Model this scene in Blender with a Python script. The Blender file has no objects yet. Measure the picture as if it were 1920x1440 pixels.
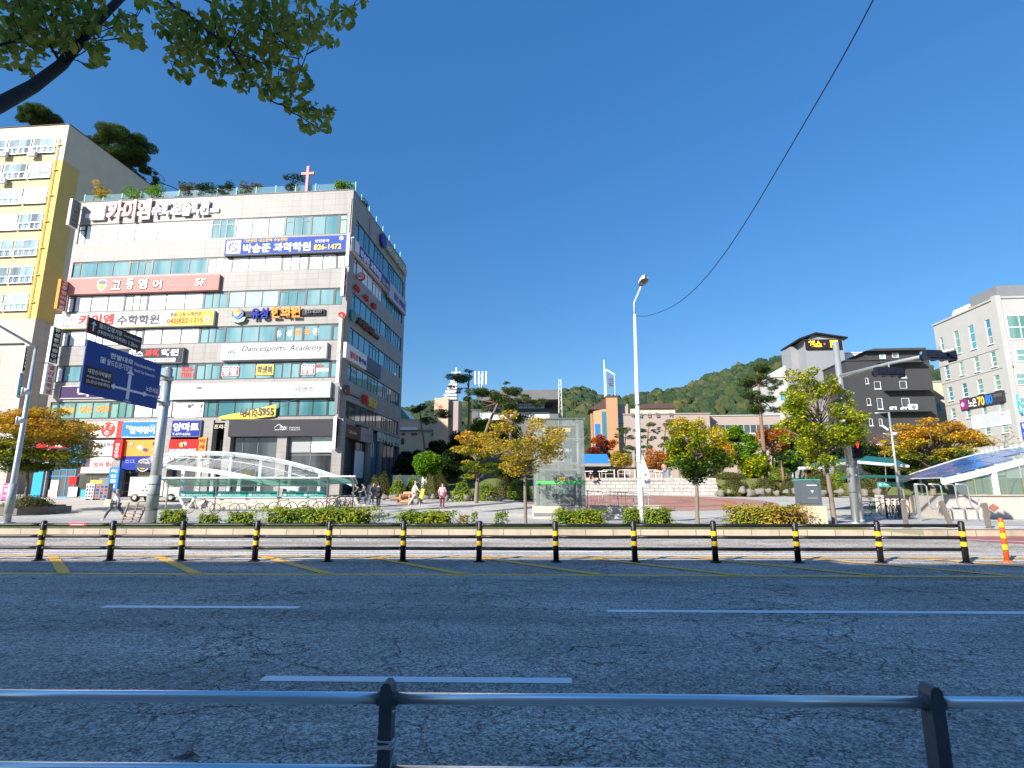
import bpy, bmesh, math, random
import numpy as np
from mathutils import Vector, Matrix
R = math.radians
rnd = random.Random(7)
NP = np.random.default_rng(11)
sc = bpy.context.scene
COL = sc.collection
# ---------------------------------------------------------------- camera, sky, sun, exposure
CAMZ, FPX, PITCH, YAW = 1.65, 1030.0, 10.9, 1.2
cam_d = bpy.data.cameras.new('camera'); cam = bpy.data.objects.new('camera', cam_d); COL.objects.link(cam)
cam.location = (0, 0, CAMZ); cam.rotation_euler = (R(90 + PITCH), 0, R(YAW))
cam_d.sensor_width = 36; cam_d.lens = 36 * FPX / 1920; cam_d.clip_start = .05; cam_d.clip_end = 6000
sc.camera = cam
SUN = Vector((0.98, 1.0, -0.78)).normalized()
el = math.asin(-SUN.z); az = math.atan2(-SUN.x, -SUN.y)
w = bpy.data.worlds.new('World'); sc.world = w; w.use_nodes = True
nt = w.node_tree; bg = nt.nodes['Background']
sky = nt.nodes.new('ShaderNodeTexSky'); sky.sky_type = 'NISHITA'; sky.sun_disc = False
sky.sun_elevation = el; sky.sun_rotation = az; sky.air_density = 1.0; sky.dust_density = .25; sky.ozone_density = 3.5; sky.altitude = 300
hs = nt.nodes.new('ShaderNodeHueSaturation'); hs.inputs['Saturation'].default_value = 1.24
nt.links.new(sky.outputs[0], hs.inputs['Color']); 
wtc = nt.nodes.new('ShaderNodeTexCoord'); wsp = nt.nodes.new('ShaderNodeSeparateXYZ'); wmr = nt.nodes.new('ShaderNodeMapRange'); wvm = nt.nodes.new('ShaderNodeVectorMath'); wvm.operation = 'SCALE'
nt.links.new(wtc.outputs['Generated'], wsp.inputs[0]); nt.links.new(wsp.outputs[2], wmr.inputs[0]); wmr.inputs[1].default_value = 0; wmr.inputs[2].default_value = .75; wmr.inputs[3].default_value = .42; wmr.inputs[4].default_value = 1.0
nt.links.new(hs.outputs[0], wvm.inputs[0]); nt.links.new(wmr.outputs[0], wvm.inputs[3]); nt.links.new(wvm.outputs[0], bg.inputs[0])
bg.inputs[1].default_value = .118
sl = bpy.data.lights.new('sun', 'SUN'); sl.energy = 4.2; sl.angle = R(.5); sl.color = (1, .95, .87)
so = bpy.data.objects.new('sun', sl); COL.objects.link(so); so.rotation_euler = SUN.to_track_quat('-Z', 'Y').to_euler()
sc.view_settings.view_transform = 'Standard'; sc.view_settings.look = 'None'; sc.view_settings.gamma = 1
sc.view_settings.exposure = 1.1
# ---------------------------------------------------------------- picture point -> place
_cy, _sy, _cp, _sp = math.cos(R(YAW)), math.sin(R(YAW)), math.cos(R(PITCH)), math.sin(R(PITCH))
Fw = Vector((-_sy * _cp, _cy * _cp, _sp)); Rt = Vector((_cy, _sy, 0)); Up = Rt.cross(Fw)
CP = Vector((0, 0, CAMZ))
def ray(px, py): return Fw * FPX + Rt * (px - 960) + Up * (720 - py)
def PD(px, py, Y): d = ray(px, py); return CP + d * (Y / d.y)
def PZ(px, py, z): d = ray(px, py); return CP + d * ((z - CAMZ) / d.z)
KY, KZ = 20.75, .22
def zt(y):
    if y < KY: return 0
    if y < 30: return KZ
    if y < 58: return KZ + (y - 30) * .033
    return KZ + 28 * .033
def G(px, Y): p = PD(px, 900, Y); return Vector((p.x, Y, zt(Y)))      # on the ground at depth Y below image column px
# ---------------------------------------------------------------- materials
MAT = {}
def new_mat(name):
    m = bpy.data.materials.new(name); m.use_nodes = True; return m, m.node_tree, m.node_tree.nodes['Principled BSDF']
def mat(name, col, rough=.6, metal=0, vary=.12, scale=6, bump=0, spec=.4, emit=0, alpha=1, trans=0):
    if name in MAT: return MAT[name]
    m, nt, b = new_mat(name)
    b.inputs['Roughness'].default_value = rough; b.inputs['Metallic'].default_value = metal
    b.inputs['Specular IOR Level'].default_value = spec
    c = tuple(col) + (1,)
    if vary:
        tc = nt.nodes.new('ShaderNodeTexCoord'); n = nt.nodes.new('ShaderNodeTexNoise'); n.inputs['Scale'].default_value = scale; n.inputs['Detail'].default_value = 5
        mx = nt.nodes.new('ShaderNodeMix'); mx.data_type = 'RGBA'
        nt.links.new(tc.outputs['Object'], n.inputs['Vector']); nt.links.new(n.outputs['Fac'], mx.inputs[0])
        mx.inputs[6].default_value = tuple(x * (1 - vary) for x in col) + (1,); mx.inputs[7].default_value = tuple(min(1, x * (1 + vary)) for x in col) + (1,)
        nt.links.new(mx.outputs[2], b.inputs['Base Color'])
        if bump:
            bp = nt.nodes.new('ShaderNodeBump'); bp.inputs['Strength'].default_value = bump; bp.inputs['Distance'].default_value = .02
            nt.links.new(n.outputs['Fac'], bp.inputs['Height']); nt.links.new(bp.outputs[0], b.inputs['Normal'])
    else: b.inputs['Base Color'].default_value = c
    if emit: b.inputs['Emission Color'].default_value = c; b.inputs['Emission Strength'].default_value = emit
    if alpha < 1: b.inputs['Alpha'].default_value = alpha
    if trans: b.inputs['Transmission Weight'].default_value = trans
    MAT[name] = m; return m
def tile_mat(name, col, grout, bw, bh, off=0, stain=.1, rough=.6, mort=.012):
    """cladding panels: joints every bw x bh metres, on faces along x or along y"""
    if name in MAT: return MAT[name]
    m, nt, b = new_mat(name); N = nt.nodes.new; L = nt.links.new
    tc = N('ShaderNodeTexCoord'); sp = N('ShaderNodeSeparateXYZ'); ad = N('ShaderNodeMath'); cb = N('ShaderNodeCombineXYZ')
    L(tc.outputs['Object'], sp.inputs[0]); L(sp.outputs[0], ad.inputs[0]); L(sp.outputs[1], ad.inputs[1]); L(ad.outputs[0], cb.inputs[0]); L(sp.outputs[2], cb.inputs[1])
    br = N('ShaderNodeTexBrick'); br.offset = off; br.squash = 1; br.inputs['Scale'].default_value = 1
    br.inputs['Brick Width'].default_value = bw; br.inputs['Row Height'].default_value = bh; br.inputs['Mortar Size'].default_value = mort; br.inputs['Mortar Smooth'].default_value = .3
    br.inputs['Color1'].default_value = tuple(x * .95 for x in col) + (1,); br.inputs['Color2'].default_value = tuple(x * 1.05 for x in col) + (1,); br.inputs['Mortar'].default_value = tuple(grout) + (1,)
    L(cb.outputs[0], br.inputs['Vector'])
    n = N('ShaderNodeTexNoise'); n.inputs['Scale'].default_value = .6; n.inputs['Detail'].default_value = 6; L(tc.outputs['Object'], n.inputs['Vector'])
    mp = N('ShaderNodeMapRange'); mp.inputs[3].default_value = 1 - stain * 1.5; mp.inputs[4].default_value = 1 + stain; L(n.outputs['Fac'], mp.inputs[0])
    sm = N('ShaderNodeMapping'); sm.inputs['Scale'].default_value = (2.6, 2.6, .12); L(tc.outputs['Object'], sm.inputs[0]); n2 = N('ShaderNodeTexNoise'); n2.inputs['Scale'].default_value = 1; n2.inputs['Detail'].default_value = 7; L(sm.outputs[0], n2.inputs['Vector'])
    m2 = N('ShaderNodeMapRange'); m2.inputs[1].default_value = .5; m2.inputs[2].default_value = .72; m2.inputs[3].default_value = 1; m2.inputs[4].default_value = .80; L(n2.outputs['Fac'], m2.inputs[0]); mm = N('ShaderNodeMath'); mm.operation = 'MULTIPLY'; L(mp.outputs[0], mm.inputs[0]); L(m2.outputs[0], mm.inputs[1])
    vm = N('ShaderNodeVectorMath'); vm.operation = 'SCALE'; L(br.outputs['Color'], vm.inputs[0]); L(mm.outputs[0], vm.inputs[3]); L(vm.outputs[0], b.inputs['Base Color'])
    b.inputs['Roughness'].default_value = rough; MAT[name] = m; return m
def glass_mat(name, c1, c2, rough=.08, scale=.5):
    """window glass over blinds and rooms: patchy colour, mirror-like surface"""
    if name in MAT: return MAT[name]
    m, nt, b = new_mat(name); N = nt.nodes.new; L = nt.links.new
    tc = N('ShaderNodeTexCoord'); mp = N('ShaderNodeMapping'); mp.inputs['Scale'].default_value = (1, 1, .15)
    n = N('ShaderNodeTexNoise'); n.inputs['Scale'].default_value = scale; n.inputs['Detail'].default_value = 3
    cr = N('ShaderNodeValToRGB'); cr.color_ramp.elements[0].position = .38; cr.color_ramp.elements[1].position = .6
    cr.color_ramp.elements[0].color = tuple(c1) + (1,); cr.color_ramp.elements[1].color = tuple(c2) + (1,)
    L(tc.outputs['Object'], mp.inputs[0]); L(mp.outputs[0], n.inputs['Vector']); L(n.outputs['Fac'], cr.inputs[0]); L(cr.outputs[0], b.inputs['Base Color'])
    b.inputs['Roughness'].default_value = rough; b.inputs['Specular IOR Level'].default_value = .8
    MAT[name] = m; return m
def clear_glass(name, tint=(.8, .9, .88), amt=.25):
    if name in MAT: return MAT[name]
    m = bpy.data.materials.new(name); m.use_nodes = True; nt = m.node_tree; nt.nodes.clear(); N = nt.nodes.new; L = nt.links.new
    o = N('ShaderNodeOutputMaterial'); t = N('ShaderNodeBsdfTransparent'); g = N('ShaderNodeBsdfGlossy'); d = N('ShaderNodeBsdfDiffuse')
    t.inputs[0].default_value = tuple(tint) + (1,); g.inputs['Roughness'].default_value = .05; d.inputs[0].default_value = tuple(x * .85 for x in tint) + (1,)
    lw = N('ShaderNodeLayerWeight'); lw.inputs[0].default_value = .5; pw = N('ShaderNodeMath'); pw.operation = 'POWER'; pw.inputs[1].default_value = 4; L(lw.outputs['Facing'], pw.inputs[0]); f = N('ShaderNodeMapRange'); f.inputs[3].default_value = .05; f.inputs[4].default_value = .7; L(pw.outputs[0], f.inputs[0])
    m1 = N('ShaderNodeMixShader'); m1.inputs[0].default_value = amt; L(t.outputs[0], m1.inputs[1]); L(d.outputs[0], m1.inputs[2])
    m2 = N('ShaderNodeMixShader'); L(f.outputs[0], m2.inputs[0]); L(m1.outputs[0], m2.inputs[1]); L(g.outputs[0], m2.inputs[2]); L(m2.outputs[0], o.inputs[0])
    MAT[name] = m; return m
def leaf_mat(name, cols, hgrad=0, h0=0, h1=1, nscale=.8, trans=.35, rw=.5, nw=.7):
    """leaf colour from a palette: per leaf random + patchy noise + (autumn colour) height in the crown"""
    if name in MAT: return MAT[name]
    m = bpy.data.materials.new(name); m.use_nodes = True; nt = m.node_tree; nt.nodes.clear(); N = nt.nodes.new; L = nt.links.new
    o = N('ShaderNodeOutputMaterial'); g = N('ShaderNodeNewGeometry'); tc = N('ShaderNodeTexCoord'); sp = N('ShaderNodeSeparateXYZ')
    n = N('ShaderNodeTexNoise'); n.inputs['Scale'].default_value = nscale; n.inputs['Detail'].default_value = 2
    L(tc.outputs['Object'], n.inputs['Vector']); L(tc.outputs['Object'], sp.inputs[0])
    def mth(op, a, b_):
        x = N('ShaderNodeMath'); x.operation = op
        for i, v in ((0, a), (1, b_)):
            if isinstance(v, (int, float)): x.inputs[i].default_value = v
            else: L(v, x.inputs[i])
        return x.outputs[0]
    v = mth('ADD', mth('MULTIPLY', mth('SUBTRACT', g.outputs['Random Per Island'], .5), rw), .5)
    v = mth('ADD', v, mth('MULTIPLY', mth('SUBTRACT', n.outputs['Fac'], .5), nw * 2))
    if hgrad:
        mr = N('ShaderNodeMapRange'); mr.inputs[1].default_value = h0; mr.inputs[2].default_value = h1; L(sp.outputs[2], mr.inputs[0])
        v = mth('ADD', v, mth('MULTIPLY', mth('SUBTRACT', mr.outputs[0], .5), hgrad))
    cr = N('ShaderNodeValToRGB'); L(v, cr.inputs[0]); e = cr.color_ramp.elements
    while len(e) < len(cols): e.new(.5)
    for i, c in enumerate(cols): e[i].position = i / (len(cols) - 1); e[i].color = tuple(c) + (1,)
    d = N('ShaderNodeBsdfPrincipled'); d.inputs['Roughness'].default_value = .55; d.inputs['Specular IOR Level'].default_value = .25; t = N('ShaderNodeBsdfTranslucent'); L(cr.outputs[0], d.inputs['Base Color']); L(cr.outputs[0], t.inputs[0])
    ms = N('ShaderNodeMixShader'); ms.inputs[0].default_value = trans; L(d.outputs[0], ms.inputs[1]); L(t.outputs[0], ms.inputs[2]); L(ms.outputs[0], o.inputs[0])
    MAT[name] = m; return m
# ---------------------------------------------------------------- mesh builder
_txt = {}
_TS = bpy.data.scenes.new('lettering_scratch')
def text_geo(s, bold=0):
    k = (s, bold)
    if k not in _txt:
        c = bpy.data.curves.new('t', 'FONT'); c.body = s; c.resolution_u = 3; c.offset = bold; c.fill_mode = 'FRONT'
        o = bpy.data.objects.new('t', c); _TS.collection.objects.link(o); vl = _TS.view_layers[0]; vl.update()
        me = bpy.data.meshes.new_from_object(o.evaluated_get(vl.depsgraph))
        vs = np.array([v.co[:] for v in me.vertices]).reshape(-1, 3); fs = [tuple(p.vertices) for p in me.polygons]
        bpy.data.objects.remove(o); bpy.data.curves.remove(c); bpy.data.meshes.remove(me)
        if len(vs): lo, hi = vs.min(0), vs.max(0); vs = (vs - lo) / np.maximum(hi - lo, 1e-6); asp = (hi[0] - lo[0]) / max(hi[1] - lo[1], 1e-6)
        else: asp = 1
        _txt[k] = (vs, fs, asp)
    return _txt[k]
class MB:
    def __init__(s): s.v = []; s.f = []; s.m = []; s.mats = []
    def mi(s, m):
        if m not in s.mats: s.mats.append(m)
        return s.mats.index(m)
    def add(s, vs, fs, m):
        b = len(s.v); s.v.extend([tuple(v) for v in vs]); i = s.mi(m)
        for f in fs: s.f.append(tuple(b + k for k in f)); s.m.append(i)
        return s
    def box(s, x0, x1, y0, y1, z0, z1, m):
        if x0 > x1: x0, x1 = x1, x0
        if y0 > y1: y0, y1 = y1, y0
        if z0 > z1: z0, z1 = z1, z0
        v = [(x, y, z) for z in (z0, z1) for y in (y0, y1) for x in (x0, x1)]
        return s.add(v, [(0, 2, 3, 1), (4, 5, 7, 6), (0, 1, 5, 4), (2, 6, 7, 3), (0, 4, 6, 2), (1, 3, 7, 5)], m)
    def quad(s, a, b, c, d, m): return s.add([a, b, c, d], [(0, 1, 2, 3)], m)
    def prism(s, poly, y0, y1, m, plane='xz'):
        n = len(poly)
        f3 = (lambda p, h: (p[0], h, p[1])) if plane == 'xz' else ((lambda p, h: (p[0], p[1], h)) if plane == 'xy' else (lambda p, h: (h, p[0], p[1])))
        v = [f3(p, y0) for p in poly] + [f3(p, y1) for p in poly]
        return s.add(v, [tuple(range(n))[::-1], tuple(range(n, 2 * n))] + [(i, (i + 1) % n, n + (i + 1) % n, n + i) for i in range(n)], m)
    def tube(s, pts, rad, m, n=8, cap=True):
        pts = [Vector(p) for p in pts]
        if not hasattr(rad, '__len__'): rad = [rad] * len(pts)
        vs = []; a = None
        for i, p in enumerate(pts):
            t = (pts[min(i + 1, len(pts) - 1)] - pts[max(i - 1, 0)])
            if t.length < 1e-7: t = Vector((0, 0, 1))
            t.normalize()
            if a is None: a = t.orthogonal().normalized()
            a = (a - t * a.dot(t)); a = a.normalized() if a.length > 1e-5 else t.orthogonal().normalized()
            b = t.cross(a)
            for k in range(n): vs.append(p + (a * math.cos(2 * math.pi * k / n) + b * math.sin(2 * math.pi * k / n)) * rad[i])
        fs = [(i * n + k, i * n + (k + 1) % n, (i + 1) * n + (k + 1) % n, (i + 1) * n + k) for i in range(len(pts) - 1) for k in range(n)]
        if cap: fs += [tuple(range(n))[::-1], tuple(range((len(pts) - 1) * n, len(pts) * n))]
        return s.add(vs, fs, m)
    def bar(s, a, b, wx, wz, m):
        """rectangular bar from a to b"""
        a, b = Vector(a), Vector(b); t = (b - a).normalized(); up = Vector((0, 0, 1)) if abs(t.z) < .9 else Vector((0, 1, 0))
        x = t.cross(up).normalized() * wx / 2; z = x.cross(t).normalized() * wz / 2
        v = [p + i * x + j * z for p in (a, b) for i, j in ((-1, -1), (1, -1), (1, 1), (-1, 1))]
        return s.add(v, [(0, 3, 2, 1), (4, 5, 6, 7)] + [(k, (k + 1) % 4, 4 + (k + 1) % 4, 4 + k) for k in range(4)], m)
    def lathe(s, prof, c, m, n=16):
        v = [(c[0] + r * math.cos(2 * math.pi * k / n), c[1] + r * math.sin(2 * math.pi * k / n), c[2] + z) for r, z in prof for k in range(n)]
        return s.add(v, [(i * n + k, i * n + (k + 1) % n, (i + 1) * n + (k + 1) % n, (i + 1) * n + k) for i in range(len(prof) - 1) for k in range(n)] + [tuple(range(n))[::-1], tuple(range((len(prof) - 1) * n, len(prof) * n))], m)
    def disc(s, c, r, y0, y1, m, n=20, rz=None): return s.prism([(c[0] + r * math.cos(2 * math.pi * k / n), c[1] + (rz or r) * math.sin(2 * math.pi * k / n)) for k in range(n)], y0, y1, m)
    def text(s, t, x0, x1, z0, z1, y, m, bold=.0, fit=False, thick=0):
        vs, fs, asp = text_geo(t, bold)
        if not len(vs): return s
        if fit:
            W = (z1 - z0) * asp
            if W < x1 - x0: c = (x0 + x1) / 2; x0, x1 = c - W / 2, c + W / 2
        sh = .3 * (z1 - z0) if t in ('Dancesports', 'Academy', 'HG', 'The Fresh Look', 'Kienho') else 0
        P = [(x0 + v[0] * (x1 - x0) + v[1] * sh, y, z0 + v[1] * (z1 - z0)) for v in vs]
        s.add(P, fs, m)
        if thick:
            s.add([(p[0], p[1] + thick, p[2]) for p in P], fs, m)
            ec = {}
            for f in fs:
                for i in range(len(f)): e = (f[i], f[(i + 1) % len(f)]); ec[e] = 1
            bd = [e for e in ec if (e[1], e[0]) not in ec]
            n = len(P); s.add(P + [(p[0], p[1] + thick, p[2]) for p in P], [(a, b, n + b, n + a) for a, b in bd], m)
        return s
    def build(s, name, parent=None, smooth=False):
        me = bpy.data.meshes.new(name); me.from_pydata(s.v, [], s.f)
        for m in s.mats: me.materials.append(m)
        if s.f: me.polygons.foreach_set('material_index', s.m)
        if smooth: me.polygons.foreach_set('use_smooth', [True] * len(s.f))
        me.update(); o = bpy.data.objects.new(name, me); COL.objects.link(o)
        if parent is not None: o.parent = parent
        return o
def tag(o, label, cat, group=None, kind=None):
    if label: o['label'] = label
    if cat: o['category'] = cat
    if group: o['group'] = group
    if kind: o['kind'] = kind
    return o
def thing(name, label, cat, loc=(0, 0, 0), rz=0, group=None):
    o = bpy.data.objects.new(name, None); COL.objects.link(o); o.empty_display_size = .2
    o.location = loc; o.rotation_euler = (0, 0, R(rz)); return tag(o, label, cat, group)
def kids(o): return [c for c in bpy.data.objects if c.parent == o]
def dup(root, loc, rz=None, label=None, group=None, scale=None):
    r = root.copy(); COL.objects.link(r); r.location = loc
    if rz is not None: r.rotation_euler = (0, 0, R(rz))
    if scale: r.scale = scale if hasattr(scale, '__len__') else (scale,) * 3
    if label: r['label'] = label
    if group: r['group'] = group
    for ch in kids(root):
        c = ch.copy(); COL.objects.link(c); c.parent = r
        for g in kids(ch): d = g.copy(); COL.objects.link(d); d.parent = c
    return r
def struct(name, mb): o = mb.build(name); o['kind'] = 'structure'; return o
class Plane:
    """vertical plane through O (x, y), x axis at angle a (degrees); faces local -y"""
    def __init__(s, O, a): s.O = Vector((O[0], O[1], 0)); s.a = a; s.x = Vector((math.cos(R(a)), math.sin(R(a)), 0)); s.n = Vector((math.sin(R(a)), -math.cos(R(a)), 0))
    def hit(s, px, py, d=0):
        r = ray(px, py); t = ((s.O + s.n * d - CP).dot(s.n)) / r.dot(s.n); p = CP + r * t
        return (p - s.O).dot(s.x), p.z
    def pt(s, u, z, d=0): p = s.O + s.x * u + s.n * d; return Vector((p.x, p.y, z))
print('core ok')
# ================================================================ ground, roads, markings
def asphalt():
    m, nt, b = new_mat('asphalt'); N = nt.nodes.new; L = nt.links.new
    tc = N('ShaderNodeTexCoord')
    def noise(s, d=4, r=.6):
        n = N('ShaderNodeTexNoise'); n.inputs['Scale'].default_value = s; n.inputs['Detail'].default_value = d; n.inputs['Roughness'].default_value = r; L(tc.outputs['Object'], n.inputs['Vector']); return n.outputs['Fac']
    def mr(v, a, b_, c, d): x = N('ShaderNodeMapRange'); [x.inputs[i + 1].__setattr__('default_value', q) for i, q in enumerate((a, b_, c, d))]; L(v, x.inputs[0]); return x.outputs[0]
    def mul(a, c): x = N('ShaderNodeMath'); x.operation = 'MULTIPLY'; L(a, x.inputs[0]); L(c, x.inputs[1]); return x.outputs[0]
    st = N('ShaderNodeTexVoronoi'); st.inputs['Scale'].default_value = 62; L(tc.outputs['Object'], st.inputs['Vector'])
    sep = N('ShaderNodeSeparateColor'); L(st.outputs['Color'], sep.inputs[0])
    st2 = N('ShaderNodeTexVoronoi'); st2.inputs['Scale'].default_value = 24; L(tc.outputs['Object'], st2.inputs['Vector']); sep2 = N('ShaderNodeSeparateColor'); L(st2.outputs['Color'], sep2.inputs[0]); grain = mul(mr(sep.outputs[0], 0, 1, .4, 1.65), mr(sep2.outputs[0], 0, 1, .8, 1.2))
    patch = mr(noise(.35, 5), .3, .7, .8, 1.22)
    mp = N('ShaderNodeMapping'); mp.inputs['Scale'].default_value = (.12, 1.1, 1); L(tc.outputs['Object'], mp.inputs[0])
    n2 = N('ShaderNodeTexNoise'); n2.inputs['Scale'].default_value = 1; n2.inputs['Detail'].default_value = 6; L(mp.outputs[0], n2.inputs['Vector']); track = mr(n2.outputs['Fac'], .3, .7, .72, 1.22)
    # cracks: distorted cell borders, present only where a mask says so
    wv = N('ShaderNodeVectorMath'); wv.operation = 'ADD'; nn = N('ShaderNodeTexNoise'); nn.inputs['Scale'].default_value = 3; nn.inputs['Detail'].default_value = 6; L(tc.outputs['Object'], nn.inputs['Vector'])
    sc_ = N('ShaderNodeVectorMath'); sc_.operation = 'SCALE'; sc_.inputs[3].default_value = .55; L(nn.outputs['Color'], sc_.inputs[0]); L(tc.outputs['Object'], wv.inputs[0]); L(sc_.outputs[0], wv.inputs[1])
    def crack(s, wdt, lo, hi, ms):
        v = N('ShaderNodeTexVoronoi'); v.feature = 'DISTANCE_TO_EDGE'; v.inputs['Scale'].default_value = s; L(wv.outputs[0], v.inputs['Vector'])
        c = mr(v.outputs['Distance'], 0, wdt, 1, 0); k = mr(noise(ms, 3), lo, hi, 0, 1); return mul(c, k)
    c1 = crack(.8, .013, .42, .56, .45); c2 = crack(4.6, .05, .50, .62, .4); c3 = crack(2.0, .016, .40, .60, .7)
    m0 = N('ShaderNodeMath'); m0.operation = 'MAXIMUM'; L(c1, m0.inputs[0]); L(c3, m0.inputs[1]); mx = N('ShaderNodeMath'); mx.operation = 'MAXIMUM'; L(m0.outputs[0], mx.inputs[0]); L(c2, mx.inputs[1])
    inv = mr(mx.outputs[0], 0, 1, 1, .12)
    t = mul(mul(grain, patch), mul(track, inv))
    vm = N('ShaderNodeVectorMath'); vm.operation = 'SCALE'; vm.inputs[0].default_value = (.44, .395, .345); L(t, vm.inputs[3]); L(vm.outputs[0], b.inputs['Base Color'])
    b.inputs['Roughness'].default_value = .85; b.inputs['Specular IOR Level'].default_value = .3
    bp = N('ShaderNodeBump'); bp.inputs['Strength'].default_value = 1; bp.inputs['Distance'].default_value = .012
    sb = N('ShaderNodeMath'); sb.operation = 'SUBTRACT'; L(sep.outputs[1], sb.inputs[0]); L(mx.outputs[0], sb.inputs[1]); L(sb.outputs[0], bp.inputs['Height']); L(bp.outputs[0], b.inputs['Normal'])
    return m
ASPH = asphalt()
def paint(name, col, wear=.5):
    m, nt, b = new_mat(name); N = nt.nodes.new; L = nt.links.new
    tc = N('ShaderNodeTexCoord'); n = N('ShaderNodeTexNoise'); n.inputs['Scale'].default_value = 28; n.inputs['Detail'].default_value = 6; n.inputs['Roughness'].default_value = .7; L(tc.outputs['Object'], n.inputs['Vector'])
    cr = N('ShaderNodeMapRange'); cr.inputs[1].default_value = wear - .2; cr.inputs[2].default_value = wear - .12; L(n.outputs['Fac'], cr.inputs[0])
    mx = N('ShaderNodeMix'); mx.data_type = 'RGBA'; L(cr.outputs[0], mx.inputs[0]); mx.inputs[6].default_value = (.12, .12, .12, 1); mx.inputs[7].default_value = tuple(col) + (1,)
    L(mx.outputs[2], b.inputs['Base Color']); b.inputs['Roughness'].default_value = .6; return m
PW = paint('white_road_paint', (.88, .88, .88), .42); PY = paint('yellow_road_paint', (.98, .50, .07), .36); PR = paint('red_lane', (.33, .10, .09), .3)
CONC = mat('kerb_stone', (.42, .37, .31), .8, vary=.2, scale=3, bump=.3)
KERB = tile_mat('kerb_blocks', (.47, .385, .285), (.2, .17, .13), 1.0, 5, stain=.25, rough=.8, mort=.02)
GRASS = mat('verge_soil', (.10, .12, .035), .9, vary=.5, scale=9, bump=.5)
def paving(name, col, gr, bw, bh, ang=0, stain=.12, v=.07):
    m, nt, b = new_mat(name); N = nt.nodes.new; L = nt.links.new
    tc = N('ShaderNodeTexCoord'); mp = N('ShaderNodeMapping'); mp.inputs['Rotation'].default_value = (0, 0, R(ang)); L(tc.outputs['Object'], mp.inputs[0])
    br = N('ShaderNodeTexBrick'); br.inputs['Scale'].default_value = 1; br.inputs['Brick Width'].default_value = bw; br.inputs['Row Height'].default_value = bh; br.inputs['Mortar Size'].default_value = .012
    br.inputs['Color1'].default_value = tuple(x * (1 - v) for x in col) + (1,); br.inputs['Color2'].default_value = tuple(x * (1 + v) for x in col) + (1,); br.inputs['Mortar'].default_value = tuple(gr) + (1,); L(mp.outputs[0], br.inputs['Vector'])
    n = N('ShaderNodeTexNoise'); n.inputs['Scale'].default_value = .5; n.inputs['Detail'].default_value = 7; L(tc.outputs['Object'], n.inputs['Vector'])
    r_ = N('ShaderNodeMapRange'); r_.inputs[1].default_value = .3; r_.inputs[2].default_value = .7; r_.inputs[3].default_value = 1 - stain * 1.6; r_.inputs[4].default_value = 1 + stain; L(n.outputs['Fac'], r_.inputs[0])
    vm = N('ShaderNodeVectorMath'); vm.operation = 'SCALE'; L(br.outputs[0], vm.inputs[0]); L(r_.outputs[0], vm.inputs[3]); L(vm.outputs[0], b.inputs['Base Color']); b.inputs['Roughness'].default_value = .8
    MAT[name] = m; return m
PAVE = paving('plaza_paving', (.50, .46, .395), (.22, .21, .19), .6, .3, 38)
DARKP = paving('dark_paving', (.13, .13, .13), (.08, .08, .08), .6, .3, 38)
REDP = paving('red_paving', (.43, .20, .13), (.28, .2, .15), .25, .12, 20); RED2 = paving('deep_red_paving', (.40, .13, .08), (.28, .16, .12), .25, .12, 20)
BEIG = paving('tactile_paving', (.52, .40, .24), (.3, .25, .16), .3, .3, 0); GREYP = paving('pavement_blocks', (.42, .40, .37), (.22, .21, .19), .3, .15, 0)
def sheet(mb, poly, z, m): mb.add([(x, y, z) for x, y in poly], [tuple(range(len(poly)))], m)
XL, XR = -420, 420
g = MB(); ys = [-200, -100, -60, KY - .3, KY - .299] ; g.add([(x, y, -.06) for y in (-300, KY) for x in (XL, XR)], [(0, 1, 3, 2)], mat('bare_ground', (.2, .19, .17), .9)); struct('ground', g)
r = MB(); sheet(r, [(XL, 1.2), (XR, 1.2), (XR, KY - .002), (XL, KY - .002)], 0, ASPH); struct('road', r)
r = MB(); r.box(-60, 60, -9, 1.0, -.05, .15, GREYP); r.box(-60, 60, 1.0, 1.2, -.05, .155, KERB); struct('near_pavement', r)
# far pavement and plaza: one rising sheet, then open ground up to the hill
xs = np.linspace(XL, XR, 3); yy = [KY + .22, 30, 58, 75, 160, 900]; V = [(x, y, zt(y)) for y in yy for x in xs]
p = MB(); p.add(V, [(j * 3 + i, j * 3 + i + 1, (j + 1) * 3 + i + 1, (j + 1) * 3 + i) for j in range(len(yy) - 1) for i in range(2)], PAVE); struct('plaza', p)
def strip(x0, x1, y0, y1, dz, m, mb):       # a flush sheet following the plaza slope
    cuts = sorted({y0, y1} | {c for c in (30, 58) if y0 < c < y1})
    for a, b in zip(cuts, cuts[1:]): mb.add([(x0, a, zt(a) + dz), (x1, a, zt(a) + dz), (x1, b, zt(b) + dz), (x0, b, zt(b) + dz)], [(0, 1, 2, 3)], m)
KX1 = PZ(1600, 990, KZ).x      # where the kerb drops for the crossing
k = MB(); k.box(XL, KX1, KY, KY + .22, -.05, KZ + .004, KERB)
k.add([(KX1, KY, -.05), (KX1, KY + .22, -.05), (KX1 + 2, KY + .22, -.05), (KX1 + 2, KY, -.05), (KX1, KY, KZ), (KX1, KY + .22, KZ), (KX1 + 2, KY + .22, .03), (KX1 + 2, KY, .03)], [(4, 7, 6, 5), (0, 3, 7, 4), (1, 5, 6, 2), (2, 6, 7, 3)], KERB)
k.box(KX1 + 2, XR, KY, KY + .22, -.05, KZ - .01, KERB); struct('kerb', k)
v = MB(); strip(-70, KX1 + .3, KY + .22, KY + 2.2, .006, GRASS, v); struct('grass_verge', v)
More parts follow.
